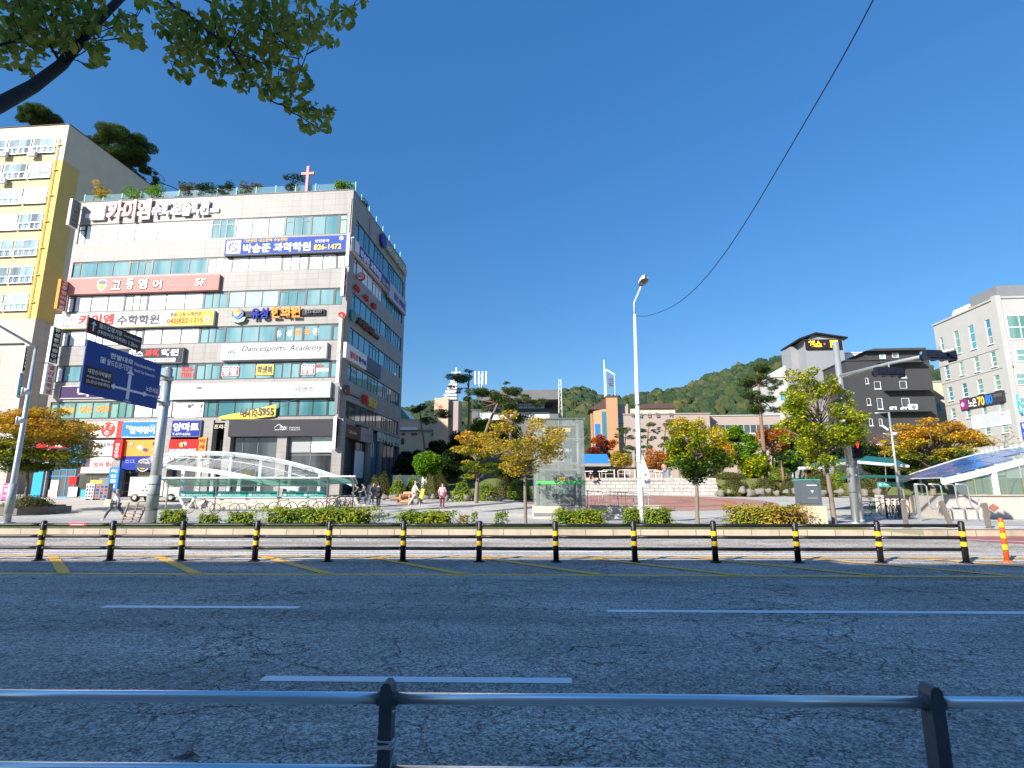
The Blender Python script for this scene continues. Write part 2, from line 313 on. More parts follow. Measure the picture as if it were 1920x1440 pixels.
# greyer footway behind the verge, dark bands, red circle, tactile crossing
f = MB(); strip(-60, 60, KY + 2.2, 28.5, .005, GREYP, f); struct('footway', f)
f = MB()
for px in (1290, 1345, 1400, 1455, 1330 - 300, 930, 880, 830): pass
for i in range(26):
    x0 = -14 + i * 1.9; y0 = 34 + (i % 3) * 2.2
    a = .62; L_ = 5 + (i * 7 % 5)
    q = [(x0, y0), (x0 + .75, y0), (x0 + .75 + L_ * a, y0 + L_), (x0 + L_ * a, y0 + L_)]
    if 1 < x0 < 11.5: continue
    f.add([(x, y, zt(y) + .006) for x, y in q], [(0, 1, 2, 3)], DARKP)
struct('dark_paving_bands', f)
f = MB(); c0 = G(1200, 46); pts = [(c0.x + 10 * math.cos(t), 46 + 11 * math.sin(t)) for t in np.linspace(0, 2 * math.pi, 48, endpoint=False)]
f.add([(x, y, zt(y) + .010) for x, y in pts], [tuple(range(48))], REDP); 
for r0, r1 in ((3.2, 4.1), (6.4, 7.2)):
    for i in range(48):
        t0, t1 = i * math.pi / 24, (i + 1) * math.pi / 24
        f.add([(c0.x + rr * math.cos(t), 46 + rr * 1.1 * math.sin(t), zt(46 + rr * 1.1 * math.sin(t)) + .014) for rr, t in ((r0, t0), (r1, t0), (r1, t1), (r0, t1))], [(0, 1, 2, 3)], RED2)
struct('red_paving_circle', f)
f = MB(); strip(KX1 + .4, KX1 + 6.4, KY + .23, KY + 2.0, .012, BEIG, f); strip(KX1 + 3.2, 60, KY + .23, KY + .85, .016, BEIG, f); struct('tactile_paving_strip', f)
f = MB()
for i in range(7): sheet(f, [(KX1 - .2 + i * 1.0, KY + 2.1), (KX1 + .25 + i * 1.0, KY + 2.1), (KX1 + 1.7 + i * 1.0, KY + .5), (KX1 + 1.25 + i * 1.0, KY + .5)], KZ + .022, PW)
struct('pavement_stripes', f)
# markings
def hline(mb, px0, px1, py, wd, m, z=.004):
    Y = PZ(960, py, 0).y; a = PZ(px0, py, 0).x if px0 > -1 else -80; b = PZ(px1, py, 0).x if px1 < 1921 else 80
    mb.box(a, b, Y - wd / 2, Y + wd / 2, 0, z, m) if False else sheet(mb, [(a, Y - wd / 2), (b, Y - wd / 2), (b, Y + wd / 2), (a, Y + wd / 2)], z, m)
mk = MB()
hline(mk, 180, 558, 1141, .155, PW); hline(mk, 1138, 1931, 1145, .155, PW); hline(mk, 487, 1072, 1276, .14, PW)
hline(mk, 300, 492, 1014.5, .16, PW); hline(mk, 1540, 1700, 1010, .16, PW); hline(mk, -5, 60, 1014.5, .16, PW); hline(mk, 760, 830, 1014, .15, PW)
for py in (1037, 1041, 1048.5): hline(mk, -5, 1931, py, .10, PW)
hline(mk, 500, 1130, 1034, .14, PW); hline(mk, 48, 345, 1034, .14, PW)
struct('white_lane_lines', mk)
my = MB(); hline(my, -5, 1931, 1078.5, .19, PY); hline(my, -5, 1931, 1044.5, .17, PY, .008)
Yb, Yt = PZ(960, 1078, 0).y, PZ(960, 1045, 0).y
x = PZ(111, 1077, 0).x
for i in range(-6, 16):
    xx = x + i * 2.68; sheet(my, [(xx - .14, Yb), (xx + .14, Yb), (xx - 2.56, Yt), (xx - 2.84, Yt)], .012, PY)
struct('yellow_median_markings', my)
f = MB(); a, b, c, d = PZ(1740, 988, 0), PZ(1930, 1004, 0), PZ(1990, 1032, 0), PZ(1830, 1010, 0)
sheet(f, [(KX1 + 1.0, KY - .05), (40, KY - .05), (40, 16.2), (b.x + 1, 16.2), (d.x, 17.6)], .004, PR); struct('red_bus_lane', f)
f = MB(); e = PZ(1780, 1008, 0)
f.add([(KX1 + .7, KY - .1, .009), (KX1 + .9, KY - .1, .009), (b.x + 1.2, 16.1, .009), (b.x + 1, 16.0, .009)], [(0, 1, 2, 3)], PW)
sheet(f, [(19.5, 18.6), (40, 18.6), (40, 18.75), (19.3, 18.75)], .009, PW); sheet(f, [(20, 17.4), (24, 17.4), (24, 17.55), (20, 17.55)], .009, PW); struct('bus_lane_lines', f)
# ---------------------------------------------------------------- median fence
YF = PZ(960, 1053.5, 0).y
BLK = mat('black_rubber', (.012, .012, .013), .45, vary=.3, scale=14); YEL = mat('yellow_band', (.80, .50, .02), .4, vary=.12, scale=20); WHT = mat('white_sheet', (.8, .8, .8), .4, vary=.04)
REDS = mat('red_sticker', (.75, .03, .06), .4, vary=.05); STEEL = mat('grey_steel', (.42, .44, .46), .4, .7, vary=.1); BOLT = mat('bolt', (.5, .5, .5), .3, .9, vary=0)
pxs = [-62, 72, 205, 339, 477, 614, 755, 898, 1043, 1191, 1342, 1497, 1652, 1812]
fx = [PD(px, 1053, YF).x for px in pxs]; H = PD(1043, 976, YF).z
zr = [PD(960, y, YF).z for y in (984.5, 1006.5, 1028.5)]
fence = thing('median_fence', 'long black median fence of banded posts and three rails down the middle of the road', 'road fence', (0, YF, 0))
for i, x in enumerate(fx):
    m = MB(); h = H + rnd.uniform(-.012, .012); tl = Vector((rnd.uniform(-.02, .02), rnd.uniform(-.02, .02), 0))
    m.tube([(x, 0, .0), Vector((x, 0, h * .97)) + tl, Vector((x, 0, h)) + tl], [.068, .064, .038], BLK, 12); m.lathe([(.14, 0), (.14, .012), (.08, .035)], (x, 0, 0), BLK, 14)
    po = m.build('post', fence, True)
    for za, zb in ((995, 1004), (1014, 1022.5)):
        a, b = PD(960, zb, YF).z, PD(960, za, YF).z; q = MB(); q.tube([Vector((x, 0, a)) + tl * (a / h), Vector((x, 0, b)) + tl * (b / h)], 0.0685, YEL, 12, False); q.build('yellow_band', po, True)
for i in range(len(fx) - 1):
    for z in zr:
        m = MB(); s = rnd.uniform(.0, .008); n = 6
        m.tube([(fx[i] + .05 + (fx[i + 1] - fx[i] - .1) * t / n, 0, z - s * math.sin(math.pi * t / n)) for t in range(n + 1)], .038, BLK, 8)
        for e in (fx[i] + .07, fx[i + 1] - .07): m.box(e - .008, e + .008, -.045, -.036, z - .012, z + .012, BOLT)
        rl = m.build('rail', fence, True)
st = thing('reflective_sticker', 'red and white reflective strip wrapped on the top rail of the median fence', 'sticker', (PD(147, 987, YF).x, YF, zr[0]))
m = MB(); m.tube([(-.21, 0, 0), (.21, 0, 0)], .041, REDS, 10); m.build('red_wrap', st); m = MB(); m.box(-.16, .16, -.044, -.041, -.008, .008, WHT); m.build('white_line', st)
# flexible orange post at the end
p0 = PZ(1889, 1054, 0); ORG = mat('orange_plastic', (.85, .12, .02), .35, vary=.08, scale=10)
t = thing('flexible_post', 'orange flexible post with yellow bands standing past the right end of the fence', 'delineator post', p0)
hh = PD(1872, 971, p0.y).z; lean = Vector((PD(1875, 971, p0.y).x - p0.x, 0, 0)) * .35
m = MB(); m.tube([(0, 0, 0), lean * .97 + Vector((0, 0, hh * .96)), lean + Vector((0, 0, hh))], [.055, .05, .03], ORG, 12); m.lathe([(.11, 0), (.11, .02), (.06, .04)], (0, 0, 0), ORG, 12); m.build('post', t, True)
for a, b in ((.28, .40), (.54, .66), (.79, .90)):
    m = MB(); m.tube([lean * a + Vector((0, 0, hh * a)), lean * b + Vector((0, 0, hh * b))], .056, YEL, 12, False); m.build('yellow_band', t, True)
# ---------------------------------------------------------------- near guardrail
YG = 2.2; zg = PD(960, 1311, YG).z; zg2 = zg - .243
SILV = mat('brushed_rail', (.90, .91, .94), .3, .85, vary=.08, scale=3, bump=.02); DPOST = mat('dark_post', (.11, .113, .12), .5, .2, vary=.3, scale=10)
gr = thing('pedestrian_guardrail', 'silver tube guardrail on dark flat posts in the near foreground', 'guardrail', (0, YG, 0))
gx = [PD(727, 1310, YG).x, PD(1747, 1315, YG).x]; gx = [gx[0] - 4, gx[0] - 2] + gx + [gx[1] + 2]
for x in gx:
    m = MB(); tp = zg + .062
    prof = [(-.023, .15), (.023, .15), (.023, tp - .03), (.018, tp - .012), (.008, tp - .002), (-.008, tp - .002), (-.018, tp - .012), (-.023, tp - .03)]
    m.prism([(x + a, b) for a, b in prof], -.032, .032, DPOST); m.box(x - .08, x + .08, -.08, .08, .15, .17, DPOST)
    po = m.build('post', gr)
    for z in (zg, zg2):
        q = MB(); q.tube([(x - .036, 0, z), (x + .036, 0, z)], .026, DPOST, 14); q.tube([(x + .036, -.03, z - .03), (x + .036, -.05, z - .03)], .008, BOLT, 8); q.build('rail_clamp', po, True)
for i in range(len(gx) - 1):
    for z in (zg, zg2): m = MB(); m.tube([(gx[i] + .03, 0, z), (gx[i + 1] - .03, 0, z)], .0205, SILV, 20); m.build('rail', gr, True)
m = MB(); x = gx[2]; pts = []
STR = mat('white_cord', (.62, .62, .62), .6, vary=.1)
for i in range(80):
    a = i * .42; pts.append((x + .030 * math.copysign(min(1, abs(math.cos(a)) * 1.25), math.cos(a)), .040 * math.copysign(min(1, abs(math.sin(a)) * 1.25), math.sin(a)), zg - .125 - .0004 * i + .006 * math.sin(a * .7)))
pts += [(x - .05, -.06, zg - .165), (x - .045, -.06, zg - .15), (x + .02, -.06, zg - .14), (x + .05, -.06, zg - .09), (x + .042, -.062, zg - .16), (x + .03, -.06, zg - .22), (x - .01, -.056, zg - .25), (x - .045, -.058, zg - .268)]
m.tube(pts, .0028, STR, 6)
o = m.build('cord', None, True); o.location = (0, YG, 0); tag(o, 'white cord wound and knotted round the guardrail post nearest the middle', 'cord')
q = PZ(350, 1421, 0); m = MB(); m.add([(-.05, 0, .004), (-.02, .022, .014), (.03, .02, .02), (.055, 0, .008), (.03, -.02, .018), (-.02, -.022, .006), (0, 0, .002)], [(0, 6, 1), (1, 6, 2), (2, 6, 3), (3, 6, 4), (4, 6, 5), (5, 6, 0)], mat('dry_leaf', (.18, .11, .08), .7, vary=.3, scale=40))
o = m.build('fallen_leaf'); o.location = q; o.rotation_euler = (0, 0, .4); tag(o, 'dry brown curled leaf lying on the asphalt by the guardrail', 'leaf')
# ================================================================ main commercial building
WALL = tile_mat('pale_stone_cladding', (.29, .265, .24), (.15, .135, .12), 1.2, .6, .0, stain=.10, rough=.55)
FRM = mat('dark_window_frame', (.025, .032, .035), .4, vary=.1); WHFR = mat('white_window_frame', (.75, .75, .74), .4, vary=.05)
GL_T = glass_mat('teal_glass', (.10, .24, .26), (.24, .38, .38), .06, .55); GL_D = glass_mat('dark_teal_glass', (.05, .16, .17), (.14, .30, .30), .05, .4)
GL_N = glass_mat('navy_glass', (.05, .17, .22), (.10, .30, .38), .03, .3); GL_W = glass_mat('white_film_glass', (.60, .61, .64), (.74, .74, .76), .35, .2); GL_C = glass_mat('curtained_glass', (.34, .50, .48), (.42, .56, .52), .15, .9)
GL_K = glass_mat('dark_room_glass', (.02, .025, .03), (.09, .10, .11), .05, .5); GL_G = glass_mat('green_glass', (.10, .22, .18), (.20, .36, .30), .06, .5)
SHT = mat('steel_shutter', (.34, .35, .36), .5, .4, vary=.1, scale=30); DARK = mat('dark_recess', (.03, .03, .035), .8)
MUL = FRM
def C(n, c, r=.6, **k): return mat('sign_' + n, c, r, vary=k.pop('vary', .07), scale=1.3, spec=.15, **k)
WHITE = C('white', (.72, .71, .70)); CRM = C('cream', (.74, .66, .5)); NAVY = C('blue', (.035, .075, .34)); ROY = C('royal_blue', (.03, .20, .62)); PINK = C('pink', (.56, .23, .20)); YELS = C('yellow', (.80, .56, .10)); RED = C('red', (.62, .02, .02))
DGREY = C('dark_grey', (.045, .045, .052)); GREY = C('grey', (.20, .205, .21)); BLACK = C('black', (.02, .02, .022)); PURP = C('purple', (.055, .03, .09)); ORNG = C('orange', (.80, .30, .06)); BRWN = C('brown', (.13, .07, .05)); LPINK = C('light_pink', (.78, .5, .46)); TEAL = C('teal_sign', (.04, .35, .30)); DBLU = C('deep_blue', (.02, .035, .28)); CYAN = C('cyan', (.05, .38, .62)); LBL = C('light_blue', (.25, .55, .75)); GRN = C('green', (.10, .65, .12)); INK = C('ink', (.10, .10, .11)); GOLD = C('gold', (.7, .5, .12)); VIOL = C('violet', (.25, .04, .18)); REDT = C('red_letter', (.66, .06, .05)); GTX = C('pale_grey_letter', (.20, .20, .21)); MINT = C('mint', (.75, .85, .8))
class Face:      # one face of a building in the building's own axes (x along front, y back)
    def __init__(s, kind, W, D): s.k, s.W, s.D = kind, W, D
    def box(s, mb, u0, u1, z0, z1, d0, d1, m):      # d: distance out of the wall
        if s.k == 'f': mb.box(u0, u1, -d1, -d0, z0, z1, m)
        elif s.k == 'r': mb.box(s.W + d0, s.W + d1, u0, u1, z0, z1, m)
        else: mb.box(-d1, -d0, s.D - u1, s.D - u0, z0, z1, m)
def window(root, F, u0, u1, z0, z1, glass, cuts=(), trans=(), frame=FRM, rec=-.14, name='window', fw=.07, base=0, extra=None):
    """one window: pane (glass) as sub-part of its frame; cuts = mullions at u, trans = transom heights"""
    m = MB(); z0 -= base; z1 -= base; d0, d1 = rec, rec + .07
    F.box(m, u0, u1, z0, z0 + fw, d0, d1, frame); F.box(m, u0, u1, z1 - fw, z1, d0, d1, frame); F.box(m, u0, u0 + fw, z0 + fw, z1 - fw, d0, d1, frame); F.box(m, u1 - fw, u1, z0 + fw, z1 - fw, d0, d1, frame)
    for c in cuts: F.box(m, c - fw * .4, c + fw * .4, z0 + fw, z1 - fw, d0, d1 - .006, frame)
    for a, b, z in trans: F.box(m, a, b, z - base - fw * .5, z - base + fw * .5, d0, d1 - .012, frame)
    o = m.build(name, root)
    m = MB(); F.box(m, u0 + fw, u1 - fw, z0 + fw, z1 - fw, rec + .01, rec + .03, glass); m.build('pane', o); return o
Y1 = 50; C1 = PD(663, 356, Y1); A1 = -3.6
PF0 = Plane(C1, A1); ul = PF0.hit(150, 378)[0]; W1 = -ul; O1 = PF0.pt(ul, 0); PF = Plane(O1, A1); PS = Plane(C1, A1 + 90); D1 = PS.hit(761, 498)[0]; H1 = C1.z; zb = zt(50) - .05
HTOP = H1
def zF(py, px=640): return PF.hit(px, py)[1]
def uF(px, py=430): return PF.hit(px, py)[0]
bands = [(401, 438.5), (473.5, 503.5), (539, 571.5), (606, 638), (675, 708), (746, 780)]
bz = [(zF(b), zF(a)) for a, b in bands]
bl = thing('commercial_building', 'wide eight storey pale stone commercial building covered in shop signs, with ribbon windows', 'building', (O1.x, O1.y, zb), A1)
Ff, Fr_, Fl = Face('f', W1, D1), Face('r', W1, D1), Face('l', W1, D1)
BZ = lambda z: z - zb
# walls: core, spandrels, piers
uL, uR = uF(146, 440), uF(650.5, 420); g1 = zF(785)        # ribbon extents; underside of the storeys above the shops
vL, vR = PS.hit(666, 425)[0] + .25, D1 - .7
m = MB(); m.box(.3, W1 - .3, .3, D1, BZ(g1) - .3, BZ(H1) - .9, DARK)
lv = [H1] + [z for b in bz for z in (b[1], b[0])] + [g1]
for i in range(0, len(lv), 2):
    a, b = BZ(lv[i + 1]), BZ(lv[i]); m.box(0, W1, 0, .3, a, b, WALL); m.box(W1 - .3, W1, .3, D1, a, b, WALL); m.box(0, .3, .3, D1, a, b, WALL)
for z0, z1 in bz:
    z0, z1 = BZ(z0), BZ(z1)
    m.box(0, uL, .0, .3, z0, z1, WALL); m.box(uR, W1, 0, .3, z0, z1, WALL); m.box(W1 - .3, W1, .3, vL, z0, z1, WALL); m.box(W1 - .3, W1, vR, D1, z0, z1, WALL); m.box(0, .3, .3, D1, z0, z1, WALL)
m.box(0, W1, D1 - .01, D1 + .25, 0, BZ(H1), WALL)
m.box(-.05, W1 + .05, -.05, .25, BZ(H1), BZ(H1) + .08, GREY); m.box(W1 - .25, W1 + .05, .25, D1, BZ(H1), BZ(H1) + .08, GREY); m.box(-.05, .25, .25, D1, BZ(H1), BZ(H1) + .08, GREY)
m.box(.25, W1 - .25, .25, D1, BZ(H1) - .9, BZ(H1) - .8, GREY)
m.build('wall', bl)
# ribbon windows of the front: C B3 CPC B3 CPC B3 CPC B2 C
px7 = [146, 161, 252.5, 267.5, 280.5, 294, 396, 412, 424.5, 441, 533.5, 550, 566, 582.5, 635, 650.5]
uu = [uF(p, 425) for p in px7]
glz = ['WWWWTCTTC', 'TTTTWWWWW', 'WWWWTCTTT', 'WWWWTTTTT', 'WTTTTTTTT', 'GGGWDDDDD']
GM = dict(W=GL_W, T=GL_T, C=GL_C, D=GL_D, G=GL_G, N=GL_N, K=GL_K)
grp = [(0, 1, 'C'), (1, 2, 'B'), (2, 5, 'T'), (5, 6, 'B'), (6, 9, 'T'), (9, 10, 'B'), (10, 13, 'T'), (13, 14, 'B'), (14, 15, 'C')]
for bi, (z0, z1) in enumerate(bz):
    zt_ = z1 - (z1 - z0) * (.27 if bi == 0 else .13)
    for gi, (a, b, k) in enumerate(grp):
        u0, u1 = uu[a], uu[b]
        if k == 'C': cuts, tr = (), ((u0 + .04, u1 - .04, zt_),)
        elif k == 'B': n = 3 if gi != 7 else 2; cuts = [u0 + (u1 - u0) * j / n for j in range(1, n)]; tr = ()
        else: cuts = (uu[a + 1], uu[a + 2]); tr = ((u0 + .04, uu[a + 1], zt_), (uu[a + 2], u1 - .04, zt_))
        window(bl, Ff, u0, u1, z0, z1, GM[glz[bi][gi]], cuts, tr, base=zb, fw=.11)
# side ribbon windows
sg = 'NNNNNNN'
cs = [0, .055, .34, .52, .64, .76, .93, 1]
for bi, (z0, z1) in enumerate(bz):
    us = [vL + (vR - vL) * c for c in cs]; zt_ = z1 - (z1 - z0) * .2
    for i in range(7):
        u0, u1 = us[i], us[i + 1]; n = (1, 3, 3, 1, 3, 3, 1)[i]
        window(bl, Fr_, u0, u1, z0, z1, GL_W if (bi == 1 and i in (0, 1, 2)) else (GL_T if bi < 4 and i in (1, 3, 5) and False else (GL_N if bi != 5 else GL_K)), [u0 + (u1 - u0) * j / n for j in range(1, n)], ((u0 + .04, u1 - .04, zt_),) if i in (0, 2, 4, 6) else (), base=zb)
# ground floor: columns, shop windows
zg0 = zt(50)
def col(px0, px1, py0=790, py1=932, d=.12):
    u0, u1 = uF(px0, 850), uF(px1, 850); m = MB(); Ff.box(m, u0, u1, 0, BZ(g1), -.6, d, WALL); m.build('column', bl)
for a, b in ((519, 537), (623, 641), (418, 431), (372, 396), (216, 229), (300, 318), (89, 96)): col(a, b)
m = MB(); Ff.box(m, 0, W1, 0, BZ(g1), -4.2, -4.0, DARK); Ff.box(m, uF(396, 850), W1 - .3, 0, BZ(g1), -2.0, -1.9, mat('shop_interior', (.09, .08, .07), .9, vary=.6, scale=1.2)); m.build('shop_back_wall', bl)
m = MB(); Ff.box(m, 0, W1, BZ(g1) - .25, BZ(g1), -4, 0, WALL); Ff.box(m, -.1, W1 + .1, -.3, .12, -.6, .4, CONC); m.build('plinth', bl)
def shopwin(px0, px1, py0, py1, gl, cuts=(), tr=(), frame=GREY, rec=-.35, name='shop_window'):
    u0, u1 = uF(px0, 850), uF(px1, 850); z0, z1 = zF(py1, (px0 + px1) / 2), zF(py0, (px0 + px1) / 2)
    return window(bl, Ff, u0, u1, max(z0, zg0 + .1), z1, gl, [u0 + (u1 - u0) * c for c in cuts], [(u0 + .05, u1 - .05, z0 + (z1 - z0) * t) for t in tr], frame, rec, name, .07, zb)
shopwin(431, 519, 817, 930, GL_K, (.22, .55), (.28, .62)); shopwin(537, 623, 817, 930, GL_K, (.5,), (.68, .35))
m = MB(); u0, u1 = uF(541, 830), uF(580, 830); Ff.box(m, u0, u1, BZ(zF(848, 560)), BZ(zF(818, 560)), -.3, -.27, SHT)
u2 = uF(621, 830); Ff.box(m, u1 + .1, u2, BZ(zF(848, 600)), BZ(zF(818, 600)), -.3, -.27, MINT)
for i in range(14): z = BZ(zF(848, 560)) + i * .11; Ff.box(m, u0, u2, z, z + .015, -.27, -.255, GREY)
m.build('roller_shutter', bl)
m = MB(); Ff.box(m, uF(566, 880), uF(615, 880), BZ(zg0) + .9, BZ(zg0) + 2.1, -.9, -.6, mat('warm_wood', (.42, .24, .12), .6)); Ff.box(m, uF(461, 870), uF(482, 870), 1.2, 3.6, -.9, -.6, MINT); Ff.box(m, uF(572, 880), uF(590, 880), 2.2, 2.9, -.6, -.57, GL_D); m.build('shop_display', bl)
shopwin(397, 418, 823, 930, GL_K, (), (.4,), GREY, -1.2, 'entrance_door')
# side ground floor: columns and shop windows
gs = PS.hit(700, 860)[0]
def uS(px, py=870): return PS.hit(px, py)[0]
edges = [.0, uS(671), uS(690), uS(697), uS(710), uS(717), uS(745), D1]
for a, b in ((0, .9), (uS(688), uS(694)), (uS(710), uS(715)), (uS(748), D1)): m = MB(); Fr_.box(m, a, b, 0, BZ(g1), -.6, .02, WALL); m.build('column', bl)
for a, b, gl in ((.9, uS(688), GL_K), (uS(694), uS(710), GL_N), (uS(715), uS(748), GL_K)):
    n = max(1, int((b - a) / 1.3)); window(bl, Fr_, a, b, zg0 + .05, g1 - .3, gl, [a + (b - a) * j / n for j in range(1, n)], [(a + .05, b - .05, zg0 + 2.6), (a + .05, b - .05, zg0 + .8)], FRM, -.35, 'shop_window', .07, zb)
m = MB(); Fr_.box(m, uS(668, 850), uS(687, 850), 2.0, 4.7, -.3, -.25, WHITE); m.build('white_window_panel', bl)
# drain pipes and cables on the walls
m = MB(); u = uF(655, 400)
for pts in (((uF(656), .06, BZ(zF(372, 655))), (uF(655), .06, BZ(zF(440, 655)))),): m.tube([(p[0], -.06, p[2]) for p in pts], .04, CRM, 6)
m.tube([(W1 + .06, vL + 3.6, BZ(H1) - .5), (W1 + .06, vL + 3.6, BZ(bz[1][1]))], .04, GREY, 6); m.build('drain_pipe', bl)
# ---------------------------------------------------------------- signs
def sign(plane, x0y0, x1y1, bg, texts=(), depth=.25, off=.02, name='signboard', label='', cat='sign', group=None, edge=None, shapes=None):
    """board hung on a wall plane between two picture corners; texts: (string, fx0, fy0, fx1, fy1, material, bold, fit)"""
    u0, z1 = plane.hit(*x0y0, off + depth); u1, z0 = plane.hit(*x1y1, off + depth); p = plane.pt(u0, z0, off)
    w_, h_ = u1 - u0, z1 - z0; t = thing(name, label, cat, p, plane.a, group)
    m = MB(); m.box(0, w_, -depth, 0, 0, h_, edge or bg)
    if edge: e = min(.06, h_ * .06); m.box(e, w_ - e, -depth - .012, -depth, e, h_ - e, bg)
    m.build('board', t); y = -depth - (.012 if edge else 0)
    for k in texts:
        s_, a, b, c, d, mt = k[:6]; bold = k[6] if len(k) > 6 else .02; fit = k[7] if len(k) > 7 else False
        q = MB(); q.text(s_, a * w_, c * w_, (1 - d) * h_, (1 - b) * h_, y - .02 - (.04 if mt is WHITE and bg is PINK else 0), mt, bold, fit); q.build('lettering', t)
    if shapes:
        q = MB(); shapes(q, w_, h_, y - .015); q.build('emblem', t)
    return t
def letters(plane, x0y0, x1y1, items, label, name='channel_letters', thick=.18, off=.15, bar=None, shapes=None, cat='sign'):
    u0, z1 = plane.hit(*x0y0, off); u1, z0 = plane.hit(*x1y1, off); p = plane.pt(u0, z0, 0); w_, h_ = u1 - u0, z1 - z0
    t = thing(name, label, cat, p, plane.a)
    if bar: q = MB(); q.box(bar[0] * w_, bar[2] * w_, -off + .02, -.01, (1 - bar[3]) * h_, (1 - bar[1]) * h_, bar[4]); q.build('mounting_bar', t)
    for s_, a, b, c, d, mt, bold in items:
        q = MB(); q.text(s_, a * w_, c * w_, (1 - d) * h_, (1 - b) * h_, -off - thick, mt, bold, False, thick); q.build('lettering', t)
    if shapes: q = MB(); shapes(q, w_, h_, -off - thick); q.build('emblem', t)
    return t
def em_roof(q, w, h, y): q.box(.05 * w, .155 * w, y, y + .25, .0 * h, 1.05 * h, WHITE)
letters(PF, (162, 388), (409, 403), [('카이엠', .175, -.35, .50, 1.15, LPINK, .04), ('수학 보습학원', .51, -.05, .93, 1.0, WHITE, .045)], 'raised white roof lettering of a cram school along the top left of the facade', bar=(0, .5, 1, .78, WHITE), shapes=em_roof, thick=.12)
def em_blue(q, w, h, y):
    q.box(.015 * w, .135 * w, y, y + .01, .1 * h, .9 * h, WHITE); c = (.075 * w, .5 * h); s_ = .28 * h
    hx = [(c[0] + s_ * math.sin(k * math.pi / 3), c[1] + s_ * math.cos(k * math.pi / 3)) for k in range(6)]
    for a, b in ((5, 0), (0, 1), (5, 4), (2, 3), (3, 4), (1, 2)):
        if (a, b) != (1, 2): q.bar((hx[a][0], y - .01, hx[a][1]), (hx[b][0], y - .01, hx[b][1]), .03, .07, DBLU)
    q.bar((hx[5][0], y - .01, hx[5][1]), (c[0], y - .01, c[1]), .03, .07, DBLU); q.bar((c[0], y - .01, c[1]), (hx[2][0], y - .01, hx[2][1]), .03, .07, DBLU)
    q.disc((.96 * w, .8 * h), .13 * h, y, y + .01, WHITE)
sign(PF, (423, 449), (648, 471), NAVY, [('박승준 과학학원', .155, .34, .715, .90, WHITE, .04), ('기본완전 내신완벽 수능탄탄', .155, .05, .52, .25, YELS, .02), ('상담문의', .745, .22, .86, .42, WHITE, .02), ('826-1472', .74, .52, .965, .86, YELS, .035), ('6F', .945, .13, .975, .27, NAVY, .02)], .3, label='long blue academy signboard with white Korean lettering and the number 826-1472 below the top windows', edge=GREY, shapes=em_blue)
def em_pink(q, w, h, y):
    c = .24 * w; q.prism([(c - .03 * w, .85 * h), (c, .95 * h), (c + .03 * w, .85 * h), (c + .03 * w, .4 * h), (c, .1 * h), (c - .03 * w, .4 * h)], y, y + .01, WHITE)
    q.prism([(c - .024 * w, .80 * h), (c, .88 * h), (c + .024 * w, .80 * h), (c + .024 * w, .6 * h), (c - .024 * w, .6 * h)], y - .01, y, GREY); q.prism([(c - .024 * w, .56 * h), (c + .024 * w, .56 * h), (c + .022 * w, .42 * h), (c, .2 * h), (c - .022 * w, .42 * h)], y - .01, y, GOLD)
sign(PF, (126, 524), (409, 543), PINK, [('고', .300, .22, .360, .87, BRWN, .04), ('등', .395, .14, .445, .87, BRWN, .04), ('영', .475, .17, .535, .87, BRWN, .04), ('어', .570, .27, .630, .87, BRWN, .04), ('고', .305, .18, .365, .83, WHITE, .04), ('등', .40, .10, .45, .83, WHITE, .04), ('영', .48, .13, .54, .83, WHITE, .04), ('어', .575, .23, .635, .83, WHITE, .04), ('중·고', .665, .3, .71, .45, LPINK, .01), ('고등부 전문학원', .665, .58, .80, .7, LPINK, .01), ('5F', .85, .25, .915, .72, WHITE, .03)], .3, label='wide faded pink English academy signboard with a shield emblem and 5F', shapes=em_pink)  # brown letters set behind the white ones paint their drop shadow
def em_kaim(q, w, h, y):
    q.prism([(.72 * w, .0), (w, .0), (w, h), (.76 * w, h)], y + .008, y + .013, YELS); q.box(0, .72 * w, y + .008, y + .013, 0, .05 * h, YELS)
    for c in (.065, .10): q.disc((c * w, .6 * h), .16 * h, y, y + .006, REDT); q.disc((c * w, .6 * h), .13 * h, y - .004, y, WHITE); q.disc((c * w + .01 * w, .6 * h), .04 * h, y - .008, y - .004, INK)
    q.disc((.963 * w, .4 * h), .2 * h, y, y + .006, WHITE)
sign(PF, (104, 590), (399, 609), WHITE, [('Kaim', .06, .72, .115, .88, INK, .0), ('카이엠', .155, .05, .38, .82, REDT, .045), ('수학학원', .40, .18, .665, .85, INK, .035), ('중등·고등 수학전문', .73, .08, .925, .38, INK, .02), ('042)822-1215', .715, .48, .935, .92, REDT, .02), ('4F', .952, .48, .978, .7, REDT, .01)], .3, label='long white and yellow maths academy signboard with red lettering and 042)822-1215', shapes=em_kaim)
def em_none(q, w, h, y): q.box(.60 * w, .93 * w, y + .005, y + .011, .07 * h, .32 * h, WHITE)
sign(PF, (168, 655), (341, 680), DGREY, [('렉스', .43, .12, .585, .58, WHITE, .045), ('과학', .60, .10, .76, .58, REDT, .05), ('학원', .77, .10, .955, .56, WHITE, .05), ('826 7881', .62, .71, .91, .9, GTX, .015)], .35, label='dark grey science academy signboard partly hidden behind the blue road sign', edge=GREY, shapes=em_none)
def em_dance(q, w, h, y): q.box(.155 * w, .665 * w, y + .004, y + .012, .06 * h, .26 * h, WHITE); q.box(.155 * w, .665 * w, y + .004, y + .03, .04 * h, .055 * h, GREY)
sign(PF, (416, 645.5), (611, 671), WHITE, [('HG', .065, .38, .13, .62, DGREY, .0), ('Dancesports', .19, .14, .60, .60, DGREY, .0), ('Academy', .64, .14, .95, .62, DGREY, .0), ('장해주 최미영 댄스스포츠 아카데미', .17, .76, .65, .92, GREY, .0)], .35, label='white signboard with grey Dancesports Academy script lettering', shapes=em_dance)
